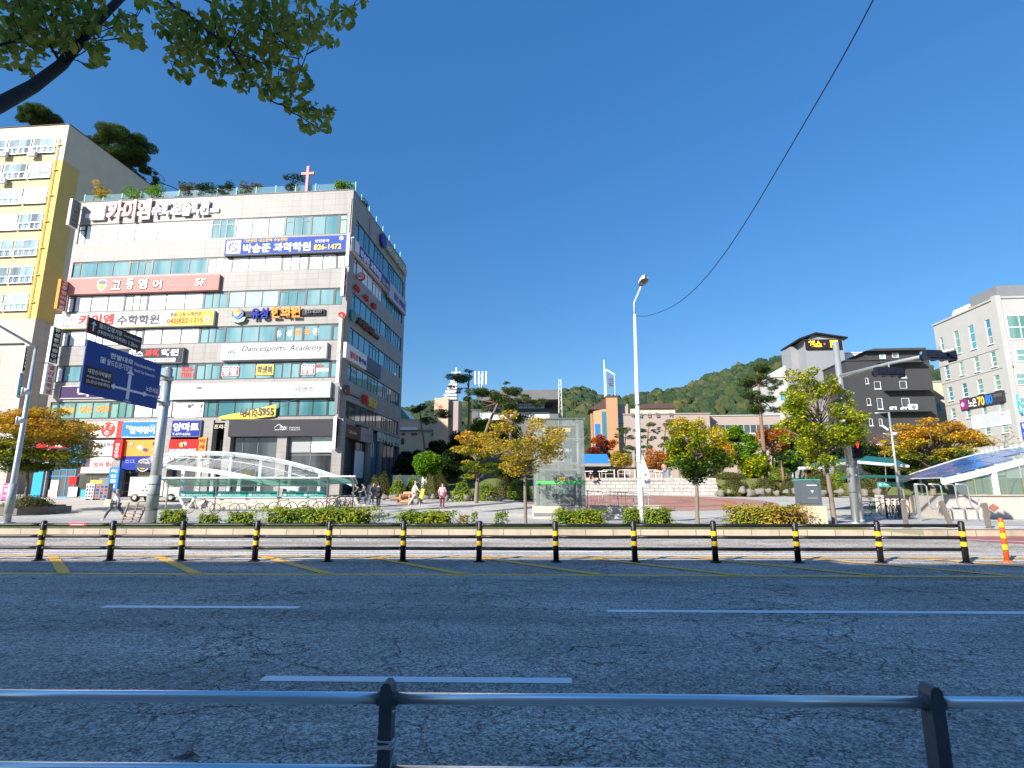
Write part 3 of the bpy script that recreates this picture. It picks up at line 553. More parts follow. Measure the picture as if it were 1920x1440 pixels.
def em_clinic(q, w, h, y):
    c = (.075 * w, .5 * h); q.disc(c, .62 * h, y, y + .15, C('blue_disc', (.1, .2, .5)))
    q.disc((c[0] - .15 * h, c[1] + .1 * h), .42 * h, y - .02, y, GOLD); q.disc((c[0] + .14 * h, c[1] + .2 * h), .3 * h, y - .04, y - .02, ORNG); q.disc((c[0], c[1] - .1 * h), .2 * h, y - .06, y - .04, WHITE)
    q.prism([(c[0] - .9 * h, c[1] - .3 * h), (c[0] + .9 * h, c[1] - .4 * h), (c[0] + .7 * h, c[1] - .9 * h), (c[0], c[1] - 1.05 * h), (c[0] - .7 * h, c[1] - .8 * h)], y + .05, y + .12, C('sage', (.35, .42, .36)))
letters(PF, (436, 581), (608, 592.5), [('유성', .215, -.1, .40, 1.2, DBLU, .035), ('한의원', .43, -.15, .745, 1.15, ORNG, .045), ('825-8200', .80, .28, .975, .68, GTX, .01)], 'raised blue and orange clinic lettering on a dark bar with a round emblem', bar=(0, .2, 1, .85, DGREY), shapes=em_clinic, thick=.15, off=.2)
def em_ki(q, w, h, y): q.disc((.18 * w, .72 * h), .045 * w * .5, y, y + .01, GREY, 20, .08 * h)
sign(PF, (322, 720), (618, 744.5), WHITE, [('Kienho', .77, .10, .90, .22, GTX, -.01), ('키엔호', .78, .32, .90, .66, GTX, .01), ('빛나는 헤드폰', .21, .85, .30, .95, GREY, .0), ('프리미엄 LED 조명', .46, .82, .56, .93, GREY, .0), ('헤드폰 체험 매장', .78, .80, .90, .92, GREY, .0)], .35, label='long plain white signboard with faint grey lettering above the second floor windows', edge=WHITE, shapes=em_ki)
sign(PF, (113, 724), (300, 745), PURP, [('박승준', .18, .15, .62, .85, WHITE, .045)], .15, label='dark purple signboard with white lettering cut off behind the blue road sign', edge=WHITE)
# notices stuck in the windows
def notice(tl, br, bg, texts, label, edge=None, plane=None): return sign(plane or PF, tl, br, bg, texts, .02, -.05, 'window_notice', label, 'notice', None, edge)
notice((417, 687), (447, 705), REDT, [('명찰', .08, .1, .92, .9, WHITE, .05)], 'pink red window notice with white lettering left of the yellow notice, third floor', WHITE)
notice((481, 684), (512, 703), YELS, [('학생복', .06, .12, .94, .85, INK, .03)], 'yellow window notice with black lettering on the third floor', None)
notice((565.5, 684), (590, 702), REDT, [('명찰', .08, .1, .92, .9, WHITE, .05)], 'pink red window notice with white lettering near the right end of the third floor', WHITE)
def win_letters(tl, br, items, label, plane=None, name='window_lettering'): return letters(plane or PF, tl, br, items, label, name, 0, -.09)
win_letters((593, 680), (616, 698), [('elite', 0, .15, .6, .45, REDT, .02), ('엘리트학생복', 0, .55, 1, 1, WHITE, .03)], 'small red and white uniform shop lettering on the third floor glass')
win_letters((339, 687), (366, 708), [('826-', .05, .0, .95, .45, REDT, .04), ('7881', .0, .55, .9, 1, REDT, .04)], 'red 826-7881 number lettering on the glass right of the sign pole')
win_letters((116, 761.5), (208, 774), [('수능', 0, 0, .27, 1, ORNG, .05), ('내신', .36, 0, .64, 1, ORNG, .05), ('대비', .71, 0, 1, 1, ORNG, .05)], 'orange exam course lettering on the second floor glass at the left')
win_letters((150, 563), (222, 572), [('중등부터', 0, 0, .62, 1, LPINK, .015), ('고등까지', .7, .3, 1, .95, LPINK, 0)], 'faint pink lettering on the left fifth floor glass')
win_letters((283, 556), (379, 572), [('수능·내신', 0, .05, .63, .95, LPINK, .01), ('대비', .72, .0, .98, .9, LPINK, .01)], 'pink exam course lettering on the middle fifth floor glass')
win_letters((579, 479), (628, 500), [('수 학 대 입', 0, 0, 1, .4, GTX, -.01), ('과 학 논 술', 0, .6, 1, 1, GTX, -.01)], 'thin grey course lettering on the sixth floor white glass')
win_letters((519, 614), (597, 635), [('유', .0, .25, .13, .8, WHITE, .03), ('성', .24, .2, .37, .75, WHITE, .03), ('한', .43, .2, .57, .75, ORNG, .03), ('의', .64, .15, .78, .7, ORNG, .03), ('원', .86, .1, 1, .7, WHITE, .03)], 'spaced white and orange clinic lettering on the fourth floor glass')
rows = [('초등·중등·고등 수학', 0, i * .17, .3, i * .17 + .09, GTX, 0) for i in range(5)] + [('내신 대비 수능 대비', .36, i * .17, .62, i * .17 + .09, GTX, 0) for i in range(5)] + [('개별 지도 전문', .70, i * .17, 1, i * .17 + .09, GTX, 0) for i in range(5)] + [('학습 상담 환영', .3, .92, .75, 1, LPINK, 0)]
win_letters((255, 617), (372, 640), rows, 'small grey rows of course print on the fourth floor white glass')
def em_bud(q, w, h, y):
    for c, k in ((.7, 1), ):
        q.disc((c * w, .72 * h), .09 * w, y, y + .01, BRWN, 16, .1 * h); q.disc((c * w + .14 * w, .8 * h), .08 * w, y, y + .01, GREY, 16, .1 * h)
        q.bar((c * w, y, .62 * h), (c * w - .12 * w, y, .08 * h), .01, .03, LPINK); q.bar((c * w + .1 * w, y, .7 * h), (c * w - .08 * w, y, .08 * h), .01, .03, LPINK)
sign(PF, (330, 753.5), (364, 784), WHITE, [('이어폰', .1, .62, .35, .7, INK, 0)], .02, -.05, 'window_notice', 'white window poster of earphones on the second floor right of the road sign', 'notice', shapes=em_bud)
sign(PF, (366, 754), (380, 782), WHITE, [], .02, -.05, 'window_notice', 'narrow white window poster of one earphone pair beside the darker glass', 'notice', shapes=em_bud)
# torn yellow banner
u0, z0 = PF.hit(412, 784); u1, z1 = PF.hit(520, 759); u2, z2 = PF.hit(516, 780); t = thing('hanging_banner', 'torn yellow banner with black numbers 5955 sagging across the second floor windows', 'banner', PF.pt(u0, z2 - .4, .15), PF.a)
m = MB(); W_ = u1 - u0; n = 12; b0 = z2 - .4; V = []
for i in range(n + 1):
    f_ = i / n; top = (z0 + .1) + (z1 - z0 - .1) * f_ - b0; bot = (z0 - .12 - .35 * math.sin(f_ * 1.4) * (1 - f_)) - b0 + (z2 - z0 + .1) * f_ * .9
    yo = -.1 * math.sin(f_ * 9); V += [(f_ * W_, yo, bot), (f_ * W_, yo, top)]
m.add(V, [(2 * i, 2 * i + 2, 2 * i + 3, 2 * i + 1) for i in range(n)], YELS); m.build('cloth', t)
q = MB(); q.text('6412-5955', .38 * W_, .97 * W_, .42, 1.15, -.13, INK, .03); q.build('lettering', t)
q = MB(); q.tube([(0, 0, z0 - b0), (-1.2, 0, z0 - b0 + 1)], .012, GREY, 4); q.tube([(W_, 0, z1 - b0), (W_ + 3, 0, z1 - b0 + .7)], .012, GREY, 4); q.build('cord', t)
# ground floor signs, left to right
sign(PF, (155, 790), (227, 821), CRM, [], .3, label='cream and red shop signboard with a big red disc left of the blue snack sign', edge=GREY, shapes=lambda q, w, h, y: (q.box(.87 * w, w, y + .003, y + .01, 0, h, REDT), q.disc((.66 * w, .5 * h), .44 * h, y, y + .008, REDT, 28), q.disc((.64 * w, .3 * h), .13 * h, y - .006, y, WHITE), q.text('e', .61 * w, .67 * w, .22 * h, .38 * h, y - .012, REDT, .02), q.text('!?', .55 * w, .78 * w, .5 * h, .82 * h, y - .006, LPINK, 0)))
sign(PF, (230, 790), (303, 820), ROY, [('달떡볶이', .22, .32, .82, .78, WHITE, .05), ('신선한 간식', .68, .22, .88, .36, WHITE, 0), ('전화주문', .05, .9, .2, .96, WHITE, 0), ('포장·배달', .72, .9, .95, .96, WHITE, 0)], .3, label='bright blue snack shop signboard with white lettering and a yellow star', edge=WHITE, shapes=lambda q, w, h, y: (q.disc((.14 * w, .66 * h), .09 * h, y, y + .008, YELS), q.disc((.22 * w, .6 * h), .12 * h, y, y + .008, YELS)))
sign(PF, (323, 788), (374.5, 819), DBLU, [('양마트', .06, .16, .94, .66, WHITE, .05), ('T.477-6236', .06, .76, .68, .9, WHITE, .02)], .3, label='deep blue mart signboard with white lettering and a telephone number', edge=GREY)
sign(PF, (318, 824), (371, 853), RED, [('복권판매점', .02, .60, .92, .94, WHITE, .05)], .2, label='red lottery shop signboard with white lettering under the blue mart sign', shapes=lambda q, w, h, y: (q.disc((.42 * w, .66 * h), .15 * h, y, y + .008, YELS), q.disc((.53 * w, .72 * h), .12 * h, y, y + .008, WHITE), q.disc((.49 * w, .66 * h), .08 * h, y - .008, y, DBLU)))
sign(PF, (372.5, 820), (384, 856), ORNG, [('빅', .2, .08, .8, .3, RED, .03), ('세', .2, .38, .8, .6, RED, .03), ('일', .2, .68, .8, .9, RED, .03)], .2, label='narrow orange sale sign with red letters one above another')
sign(PF, (233, 825), (300, 855), ORNG, [('음식 한상', .76, .55, .95, .66, WHITE, .0)], .08, label='orange food poster of dishes under the blue snack sign', name='food_poster', shapes=lambda q, w, h, y: [q.disc((a * w, b * h), r * h, y - k * .005, y + .008 - k * .005, mm, 18, r * h * .7) for k, (a, b, r, mm) in enumerate(((.2, .75, .16, BRWN), (.2, .75, .12, CRM), (.45, .52, .2, WHITE), (.45, .52, .14, LPINK), (.6, .38, .19, GREY), (.6, .38, .13, BRWN), (.85, .75, .2, BRWN)))])
sign(PF, (230, 856), (300, 881), DBLU, [('맛있는 한 그릇', .08, .25, .32, .33, WHITE, 0), ('오늘의 추천 메뉴', .08, .40, .35, .48, WHITE, 0), ('포장 배달', .78, .2, .95, .35, WHITE, .01), ('환영', .78, .5, .95, .65, WHITE, .01)], .08, label='blue noodle bowl poster below the orange food poster', name='food_poster', shapes=lambda q, w, h, y: [q.disc((.56 * w, .35 * h), r * h, y - k * .005, y + .008 - k * .005, mm, 20, r * h * .95) for k, (r, mm) in enumerate(((.5, WHITE), (.44, BRWN), (.3, GOLD), (.2, BRWN)))])
sign(PF, (158, 825), (219, 855), WHITE, [('엘리트학생복', .36, .18, .98, .46, INK, .01), ('The Fresh Look', .36, .66, .95, .80, GREY, 0)], .06, label='white uniform shop window panel with black lettering', name='window_panel', shapes=lambda q, w, h, y: (q.disc((.08 * w, .65 * h), .07 * w, y, y + .008, PURP, 14, .22 * h), q.disc((.2 * w, .4 * h), .03 * w, y, y + .008, LPINK, 14, .15 * h)))
sign(PF, (155, 857), (217, 887), LPINK, [('개업 축하', .35, .35, .62, .62, REDT, .01), ('행사', .68, .3, .9, .65, REDT, .01), ('감사합니다 고객님', .35, .78, .9, .86, GREY, 0)], .06, label='pale pink flowered window panel below the white uniform shop panel', name='window_panel', edge=CRM)
sign(PF, (214, 824), (226, 859), RED, [('원', .25, .2, .7, .36, WHITE, .02), ('조', .25, .4, .7, .56, WHITE, .02), ('맛', .25, .6, .7, .76, WHITE, .02), ('집', .25, .8, .7, .95, WHITE, .02)], .3, .1, 'projecting_sign', 'narrow red hanging sign at the edge of the uniform shop panel')
sign(PF, (206, 876), (219, 918), ROY, [('이', .2, .08, .8, .25, WHITE, .03), ('안', .2, .32, .8, .48, WHITE, .03), ('경', .2, .54, .8, .70, WHITE, .03), ('원', .2, .76, .8, .92, WHITE, .03)], .3, .3, 'projecting_sign', 'blue upright sign with white letters beside the shop door')
sign(PF, (100, 812), (128, 824), RED, [('SEVEN', .2, .3, .9, .75, WHITE, .02)], .3, label='red convenience store signboard behind the yellow tree, uppermost strip')
sign(PF, (70, 828), (128, 840), RED, [('편의점', .3, .2, .8, .85, WHITE, .03)], .2, label='middle red strip of the store front behind the yellow tree')
sign(PF, (68, 850), (128, 860), RED, [], .2, label='lowest red strip of the store front behind the yellow tree')
sign(PF, (136, 800), (152, 868), C('petrol_blue', (.02, .12, .25)), [('24', .2, .35, .8, .5, CYAN, .02), ('시', .25, .6, .75, .72, LBL, .02)], .5, .1, 'projecting_sign', 'dark blue upright sign between the store front and the cream shop sign')
notice((130, 762), (131, 763), WHITE, [], 'tiny white note on the second floor glass at the left') if False else None
sign(PF, (430, 787.5), (632, 817), DGREY, [('CODI', .475, .42, .535, .64, WHITE, .02), ('INTERIOR DESIGN', .56, .46, .66, .54, WHITE, 0), ('T. 042-825-5278', .56, .58, .66, .66, WHITE, 0)], .35, label='long dark grey interior shop signboard with a white house outline', shapes=lambda q, w, h, y: [q.bar((a[0] * w, y, a[1] * h), (b[0] * w, y, b[1] * h), .01, .05, WHITE) for a, b in (((.43, .44), (.43, .56)), ((.425, .52), (.465, .72)), ((.465, .72), (.50, .56)), ((.43, .38), (.47, .38)), ((.545, .34), (.545, .56)))])
letters(PF, (384, 796), (428, 804), [('현호프라자', 0, 0, 1, 1, CRM, .01)], 'small raised plaza name lettering between the blue mart sign and the dark signboard', thick=.03, off=.02)
# projecting signs on edges: boards standing out of the wall
def proj(plane, x0y0, x1y1, out, bgf, edgem, txt, label, tm=WHITE, wd=.3, side=1):
    """upright board sticking out of the wall; its wide faces look sideways"""
    u0, z1 = plane.hit(*x0y0, out); u1, z0 = plane.hit(*x1y1, out); u = (u0 + u1) / 2; p = plane.pt(u, z0, 0); h = z1 - z0
    t = thing('projecting_sign', label, 'sign', p, plane.a); m = MB(); m.box(-wd / 2, wd / 2, -out, -.25, 0, h, edgem); m.build('board', t)
    q = MB(); q.box(wd / 2, wd / 2 + .012, -out + .05, -.3, .05, h - .05, bgf); q.build('face', t)
    q = MB(); q.box(-.03, .03, -.25, 0, h * .2, h * .2 + .06, STEEL); q.box(-.03, .03, -.25, 0, h * .8, h * .8 + .06, STEEL); q.build('bracket', t)
    n = len(txt); l = MB()
    for i, ch in enumerate(txt):
        vs, fs, asp = text_geo(ch, .03)
        if not len(vs): continue
        a = h * (1 - (i + .9) / n); b = h * (1 - (i + .15) / n); y0, y1 = -out + .18, -.43
        l.add([(wd / 2 + .02, y0 + v[0] * (y1 - y0), a + v[1] * (b - a)) for v in vs], fs, tm)
    if l.f: l.build('lettering', t)
    return t
proj(PF, (134, 372), (126, 421), 1.3, GREY, C('pale_grey', (.6, .6, .58)), '아이엠수학관', 'pale grey projecting sign high at the left corner of the facade', INK)
proj(PF, (111, 523), (105, 578), 1.2, C('rust', (.42, .12, .06)), ORNG, '고등영어학원', 'orange projecting sign with a rust red face at the left corner', WHITE)
proj(PF, (98, 612), (88, 679), 1.2, BLACK, MINT, '유성한의원안내', 'black faced projecting sign with white letters below the orange one', WHITE)
proj(PF, (86, 682), (78, 738), 1.2, WHITE, WHITE, '엘리트학생', 'white projecting sign with red letters beside the left column', REDT)
proj(PF, (653, 437), (651, 498), .5, DGREY, MINT, '', 'slim white projecting sign at the right corner beside the top windows')
proj(PF, (644, 500), (641, 554), .8, C('maroon', (.25, .03, .05)), WHITE, '독서실', 'white edged projecting sign with a maroon face at the right corner', WHITE)
proj(PF, (640, 590), (634, 662), .5, GOLD, CRM, '유성한의원', 'cream edged projecting sign with a golden face at the right corner', INK)
proj(PF, (636, 664), (631, 718), .5, GREY, WHITE, '', 'white projecting sign over the third floor at the right corner')
proj(PF, (632, 724), (629, 776), .5, GREY, GREY, '', 'grey projecting sign over the second floor at the right corner')
proj(PF, (629, 781), (625, 842), .6, BLACK, WHITE, '', 'white edged black projecting sign beside the dark grey shop signboard')
# signs of the side facade
sign(PS, (664, 444), (730.5, 549), NAVY, [('박승준 과학학원', .16, .25, .72, .9, WHITE, .04), ('826-1472', .76, .45, .97, .85, YELS, .02)], .3, label='long blue academy signboard on the shaded side of the building', edge=WHITE, shapes=lambda q, w, h, y: q.box(.02 * w, .13 * w, y, y + .01, .1 * h, .9 * h, WHITE))
sign(PS, (731, 528), (761, 592), C('lavender', (.42, .42, .52)), [('엘리트 영어학원', .25, .3, .9, .8, DBLU, .03)], .3, label='lavender grey signboard right of the blue one on the shaded side')
sign(PS, (650, 641), (687, 694), WHITE, [('엘리트', .17, .38, .55, .85, REDT, .04), ('학생복', .57, .38, .97, .85, DBLU, .04)], .3, label='white uniform shop signboard with red and blue lettering on the shaded side')
sign(PS, (687.5, 667), (713.5, 711), C('slate', (.10, .14, .2)), [('영수학원 2층', .1, .15, .9, .5, GTX, .03), ('전문 학원', .2, .65, .7, .85, GTX, .01)], .2, label='slate grey signboard beside the white uniform sign on the shaded side')
sign(PS, (643, 792), (676, 826), BRWN, [('Cafe bean', .3, .4, .75, .65, CRM, .01)], .3, label='dark brown cafe signboard over the side shop windows', edge=BRWN)
sign(PS, (676.5, 800), (699, 832), C('rose', (.42, .3, .3)), [('beauty shop', .25, .45, .8, .6, GTX, 0)], .28, label='dusty rose signboard right of the brown cafe signboard')
letters(PS, (716, 441), (760, 520), [('노은스퀘어도서관', .12, .15, 1, .95, C('mint_letter', (.45, .5, .42)), .04)], 'large raised roof lettering with a blue disc on the shaded side', thick=.25, shapes=lambda q, w, h, y: q.disc((.03 * w, .5 * h), .75 * h, y, y + .2, NAVY))
letters(PS, (664, 531), (703, 581), [('독', 0, .05, .2, .95, RED, .05), ('서', .4, .05, .6, .95, RED, .05), ('실', .8, .05, 1, .95, RED, .05)], 'three large raised red letters on the shaded side')
letters(PS, (655, 577), (709, 641), [('유성한의원', .25, .1, .8, .9, BRWN, .04), ('825-8200', .84, .4, 1, .7, GTX, 0)], 'dark raised clinic lettering with a green ring on the shaded side', bar=(.2, .5, 1, .8, DGREY), shapes=lambda q, w, h, y: (q.disc((.1 * w, .5 * h), .6 * h, y, y + .1, TEAL), q.disc((.1 * w, .5 * h), .4 * h, y - .02, y, GREY)))
letters(PS, (646, 722), (707, 769), [('정원', .5, .0, .62, .9, RED, .03), ('통닭', .66, .0, .95, 1.0, GOLD, .03)], 'small red and gold raised lettering with a dark disc above the second floor', bar=(.1, .55, .45, .6, DGREY), shapes=lambda q, w, h, y: q.disc((.05 * w, .6 * h), .5 * h, y, y + .1, BRWN))
letters(PS, (707, 809), (750, 839), [('한방부대찌개전문점', 0, 0, 1, 1, CRM, .03)], 'cream raised lettering over the far side shop windows', thick=.1)
notice((661, 692), (671, 702), WHITE, [('명찰', .1, .1, .9, .9, REDT, .04)], 'small white window notice with red lettering on the shaded side', plane=PS)
u, z = PS.hit(668, 519); t = thing('round_sign', 'round red and white sign standing out over the shaded side', 'sign', PS.pt(u, z, .5), PF.a)
m = MB(); m.disc((0, 0), .42, -.12, .12, RED); m.build('disc', t); q = MB(); q.disc((0, 0), .34, -.135, -.12, LPINK); q.build('face', t); q = MB(); q.text('독서', -.2, .2, -.1, .1, -.15, RED, .03); q.build('lettering', t)
# satellite dish at the corner
u, z = PF.hit(643, 594); t = thing('wall_dish', 'small red dish fixed to the right corner of the facade', 'satellite dish', PF.pt(u, z, .3), PF.a); m = MB(); m.lathe([(.02, 0), (.25, .05), (.35, .16)], (0, 0, 0), REDT, 14); o = m.build('dish', t); o.rotation_euler = (R(70), 0, R(30)); m = MB(); m.tube([(0, 0, 0), (0, .3, -.1)], .02, STEEL, 6); m.build('bracket', t)
# ---------------------------------------------------------------- store fronts at the left: door, frames
CYM = mat('cyan_paint', (.03, .33, .60), .35, vary=.08)
def onF(px, py, d=0): u, z = PF.hit(px, py, d); return u, BZ(z)
m = MB(); u0, u1 = uF(66, 900), uF(84, 900); Ff.box(m, u0, u1, 0, onF(75, 868)[1], -.3, .25, CYM); m.build('blue_pillar', bl)
sf = shopwin(86, 145, 880, 938, GL_K, (.28, .5, .72), (.0, .78), CYM, -.2, 'store_door'); shopwin(148, 205, 888, 938, GL_K, (.45,), (), GREY, -.3); shopwin(231, 300, 884, 938, GL_K, (.5,), (.3, .6), GREY, -.6); shopwin(319, 371, 855, 938, GL_K, (.5,), (.4,), GREY, -.6)
m = MB()
for (a, b, c, d, mt) in ((94, 900, 103, 934, WHITE), (128, 893, 140, 909, RED), (127, 913, 141, 931, WHITE), (88, 918, 100, 933, LPINK), (150, 918, 162, 935, CYAN), (184, 896, 204, 912, GTX), (168, 900, 188, 914, YELS), (258, 900, 278, 917, CRM)):
    m = MB(); u0, z1 = onF(a, b); u1, z0 = onF(c, d); Ff.box(m, u0, u1, z0, z1, -.17 + rnd.uniform(0, .02), -.12, mt); m.build('door_poster', bl)
# news and goods racks on the pavement by the shop
for (a, b, c, d, mt, lb) in ((162, 910, 178, 940, WHITE, 'white goods rack with rows of red items outside the shop'), (180, 908, 205, 938, GREY, 'grey wire goods rack right of the white rack')):
    p = PD((a + c) / 2, d, 47.6); p.z = zt(47.6); wd = (c - a) / 1030 * 47.6; h = (d - b) / 1030 * 47.6; t = thing('goods_rack', lb, 'rack', p, A1)
    m = MB(); m.box(-wd / 2, wd / 2, -.25, .25, .1, h, mt); m.build('case', t); q = MB()
    for i in range(4):
        for j in range(3): x = -wd / 2 + wd * (j + .22) / 3; z = .2 + (h - .3) * i / 4; q.box(x, x + wd * .18, -.27, -.25, z, z + h * .13, (REDT, INK, DBLU)[(i + j) % 3])
    q.build('items', t); m = MB(); [m.box(sx * wd * .42 - .03, sx * wd * .42 + .03, -.2, .2, 0, .1, BLACK) for sx in (-1, 1)]; m.build('feet', t)
# ================================================================ other buildings
YEL2 = mat('pale_yellow_render', (.50, .41, .25), .75, vary=.1, scale=.7); YEW = mat('yellow_render', (.60, .42, .12), .75, vary=.12, scale=.7); CRW = mat('cream_render', (.58, .50, .36), .75, vary=.1, scale=.6); PODW = tile_mat('beige_podium', (.42, .38, .33), (.25, .23, .2), 1.6, .8, stain=.12)
GL_S = glass_mat('pale_blind_glass', (.14, .16, .17), (.32, .44, .48), .08, .8); RAIL = mat('balcony_rail', (.6, .58, .54), .4, .3, vary=0); WROOF = mat('pale_roof', (.5, .5, .48), .7)
YA = 61; CA = PD(130, 233, YA); PA0 = Plane(CA, A1); dz = (PA0.hit(85, 259)[1] - PA0.hit(50, 450)[1]) / 4; WA = 22.; DA = 21.; OA = PA0.pt(-WA, 0); PA = Plane(OA, A1)
ap = thing('apartment_building', 'tall cream and yellow apartment block with balcony windows at the left edge', 'building', (OA.x, OA.y, zt(YA)), A1); zb2 = zt(YA)
Fa, Far = Face('f', WA, DA), Face('r', WA, DA)
ztop = CA.z - zb2; zy = PA.hit(75, 600)[1] - zb2; z2 = PA.hit(120, 300)[1] - zb2
m = MB(); m.box(0, WA, .35, DA, zy, ztop, CRW)
for i in range(8):
    zt_ = ztop if i == 0 else PA.hit(85, 259)[1] - zb2 - dz * (i - 1) - 2.25; zb_ = PA.hit(85, 259)[1] - zb2 - dz * i if i < 7 else zy
    m.box(0, WA, 0, .35, zb_, zt_, CRW if i == 0 else YEL2)
m.box(-.1, WA + .1, -.1, DA, ztop, ztop + .06, BRWN); m.build('wall', ap)
m = MB(); m.box(WA - 1.3, WA + .012, -.03, .3, zy, z2, YEW); m.box(WA - 1.3, WA + .012, -.03, .3, z2, ztop - 1.2, CRW); m.box(WA, WA + .02, 0, 2.4, zy, z2, YEW); m.build('corner_column', ap)
m = MB(); m.box(WA - .9, WA - .84, -.16, -.10, zy, ztop - 2, YEW); [m.box(WA - 1.0, WA - .5, -.2, 0, ztop - 3 - i * dz, ztop - 2.9 - i * dz, YEW) for i in range(7)]; m.build('gas_pipe', ap)
un = 3.35; x1 = WA - 1.35
for i in range(7):
    z1 = PA.hit(85, 259)[1] - zb2 - dz * i
    for j in range(5):
        b = x1 - j * un; a = b - un + .3; w_ = window(ap, Fa, a, b, z1 - 2.2, z1, (GL_S, GL_W, GL_S, GL_C, GL_S)[(i * 3 + j * 2) % 5], [a + (b - a) * .5] if (i + j) % 2 else [a + (b - a) * .36], (), WHFR, .02, fw=.07)
        q = MB(); z = z1 - 2.2; Fa.box(q, a, b, z + .9, z + .96, .2, .25, RAIL); Fa.box(q, a, b, z, z + .05, .0, .25, RAIL)
        for k in range(5): Fa.box(q, a + (b - a) * k / 4 - .02, a + (b - a) * k / 4 + .02, z, z + .9, .2, .24, RAIL)
        q.build('balcony_rail', ap)
    for j in range(6): m = MB(); m.box(x1 - j * un, x1 - j * un + .3, 0, .35, z1 - 2.25, z1, YEL2 if i else CRW); m.build('wall_pier', ap)
    m = MB(); m.box(0, x1 - 5 * un, 0, .35, z1 - 2.25, z1, CRW); m.build('wall_pier', ap)
m = MB(); m.box(0, WA + .6, -.6, DA, 0, zy, PODW); m.box(WA - 4.2, WA + 1.4, -1.6, -.6, 0, zy - 3.5, PODW)
m.build('podium', ap)
Pp = Plane(PA.pt(0, 0, .6), A1)
for (a, b, c, d) in ((0, 748, 20, 800), (0, 815, 22, 850)):
    u0, z1 = Pp.hit(a, b); u1, z0 = Pp.hit(c, d); window(ap, Fa, u0 - 6, u1, z0 - zb2, z1 - zb2, GL_G, [u0, u0 - 2], rec=.62)
acp = []
for (px, py, k) in ((6, 288, 'left balcony of the top floor'), (60, 287, 'right balcony of the top floor'), (4, 338, 'second row of balconies from the top')):
    u, z = PA.hit(px, py, .5); t = thing('air_conditioner', 'white air conditioner unit outside the ' + k, 'air conditioner', PA.pt(u, z - .3, .28), A1, 'air conditioner units on the apartment block')
    m = MB(); m.box(-.42, .42, -.33, 0, 0, .6, WHFR); m.build('case', t); m = MB(); m.disc((.08, .3), .24, -.345, -.33, GREY); m.disc((.08, .3), .07, -.36, -.345, WHFR); m.build('fan_grille', t); m = MB(); m.box(-.5, .5, -.38, .05, -.06, -.02, RAIL); m.build('bracket', t)
def em_bird(q, w, h, y): q.prism([(.1 * w, .35 * h), (.45 * w, .95 * h), (.62 * w, .6 * h), (w, .5 * h), (.8 * w, .3 * h)], y, y + .01, WHITE)
sign(Pp, (-40, 645), (33, 700), BLACK, [('T. 3660', .5, .82, .95, .93, WHITE, .02)], .15, label='black billboard with a white roof shaped emblem at the left edge', shapes=em_bird)
sign(Pp, (-30, 703), (22, 714), WHITE, [('노은타운', .3, .2, .95, .8, CYAN, .02)], .15, label='white strip sign with cyan lettering under the black billboard')
proj(Pp, (47, 648), (38, 696), 1.3, BLACK, MINT, 'MINUELA', 'black projecting sign with white letters on the beige podium', WHITE)
proj(Pp, (36, 698), (27, 742), 1.3, LBL, MINT, '안과의원', 'light blue projecting sign under the black one on the podium', DBLU)
# generic building: front plane between two picture columns
def block(name, label, px0, px1, pyt, Y, D, wm, wins=(), sides=(), a=A1, glass=GL_N, frame=WHFR, roof=None, extra=None, cuts=1, zbase=None, rec=-.10, over=.15):
    """wins: picture rectangles (x0,y0,x1,y1) on the front; wall is built as strips round the openings"""
    P0 = Plane(PD(px1, pyt, Y), a); u0 = P0.hit(px0, pyt)[0]; W = -u0; O = P0.pt(u0, 0); P = Plane(O, a); z0b = zt(Y) if zbase is None else zbase
    H = PD(px1, pyt, Y).z - z0b; t = thing(name, label, 'building', (O.x, O.y, z0b), a); F = Face('f', W, D)
    m = MB(); m.box(0, W, .25, D, 0, H, wm)
    R_ = []
    for (x0, y0, x1, y1) in wins:
        ua, zh = P.hit(x0, y0); ub, zl = P.hit(x1, y1); R_.append((ua, ub, zl - z0b, zh - z0b))
    zs = sorted({0, H} | {r[2] for r in R_} | {r[3] for r in R_})
    for a_, b_ in zip(zs, zs[1:]):
        if b_ - a_ < .01: continue
        op = sorted([(r[0], r[1]) for r in R_ if r[2] < (a_ + b_) / 2 < r[3]]); x = 0
        for o in op:
            if o[0] > x: m.box(x, o[0], 0, .25, a_, b_, wm)
            x = max(x, o[1])
        if x < W: m.box(x, W, 0, .25, a_, b_, wm)
    m.box(-over, W + over, -over, D + over, H, H + .18, roof or wm); m.build('wall', t)
    for r in R_:
        n = cuts if (r[1] - r[0]) < 2.6 else max(cuts, int((r[1] - r[0]) / 1.1)); window(t, F, *r, glass, [r[0] + (r[1] - r[0]) * j / (n + 1) for j in range(1, n + 1)], (), frame, rec)
        q = MB(); q.box(r[0] - .05, r[1] + .05, -.08, .0, r[2] - .08, r[2], frame); q.build('sill', t)
    return t, P, F, W, H, z0b
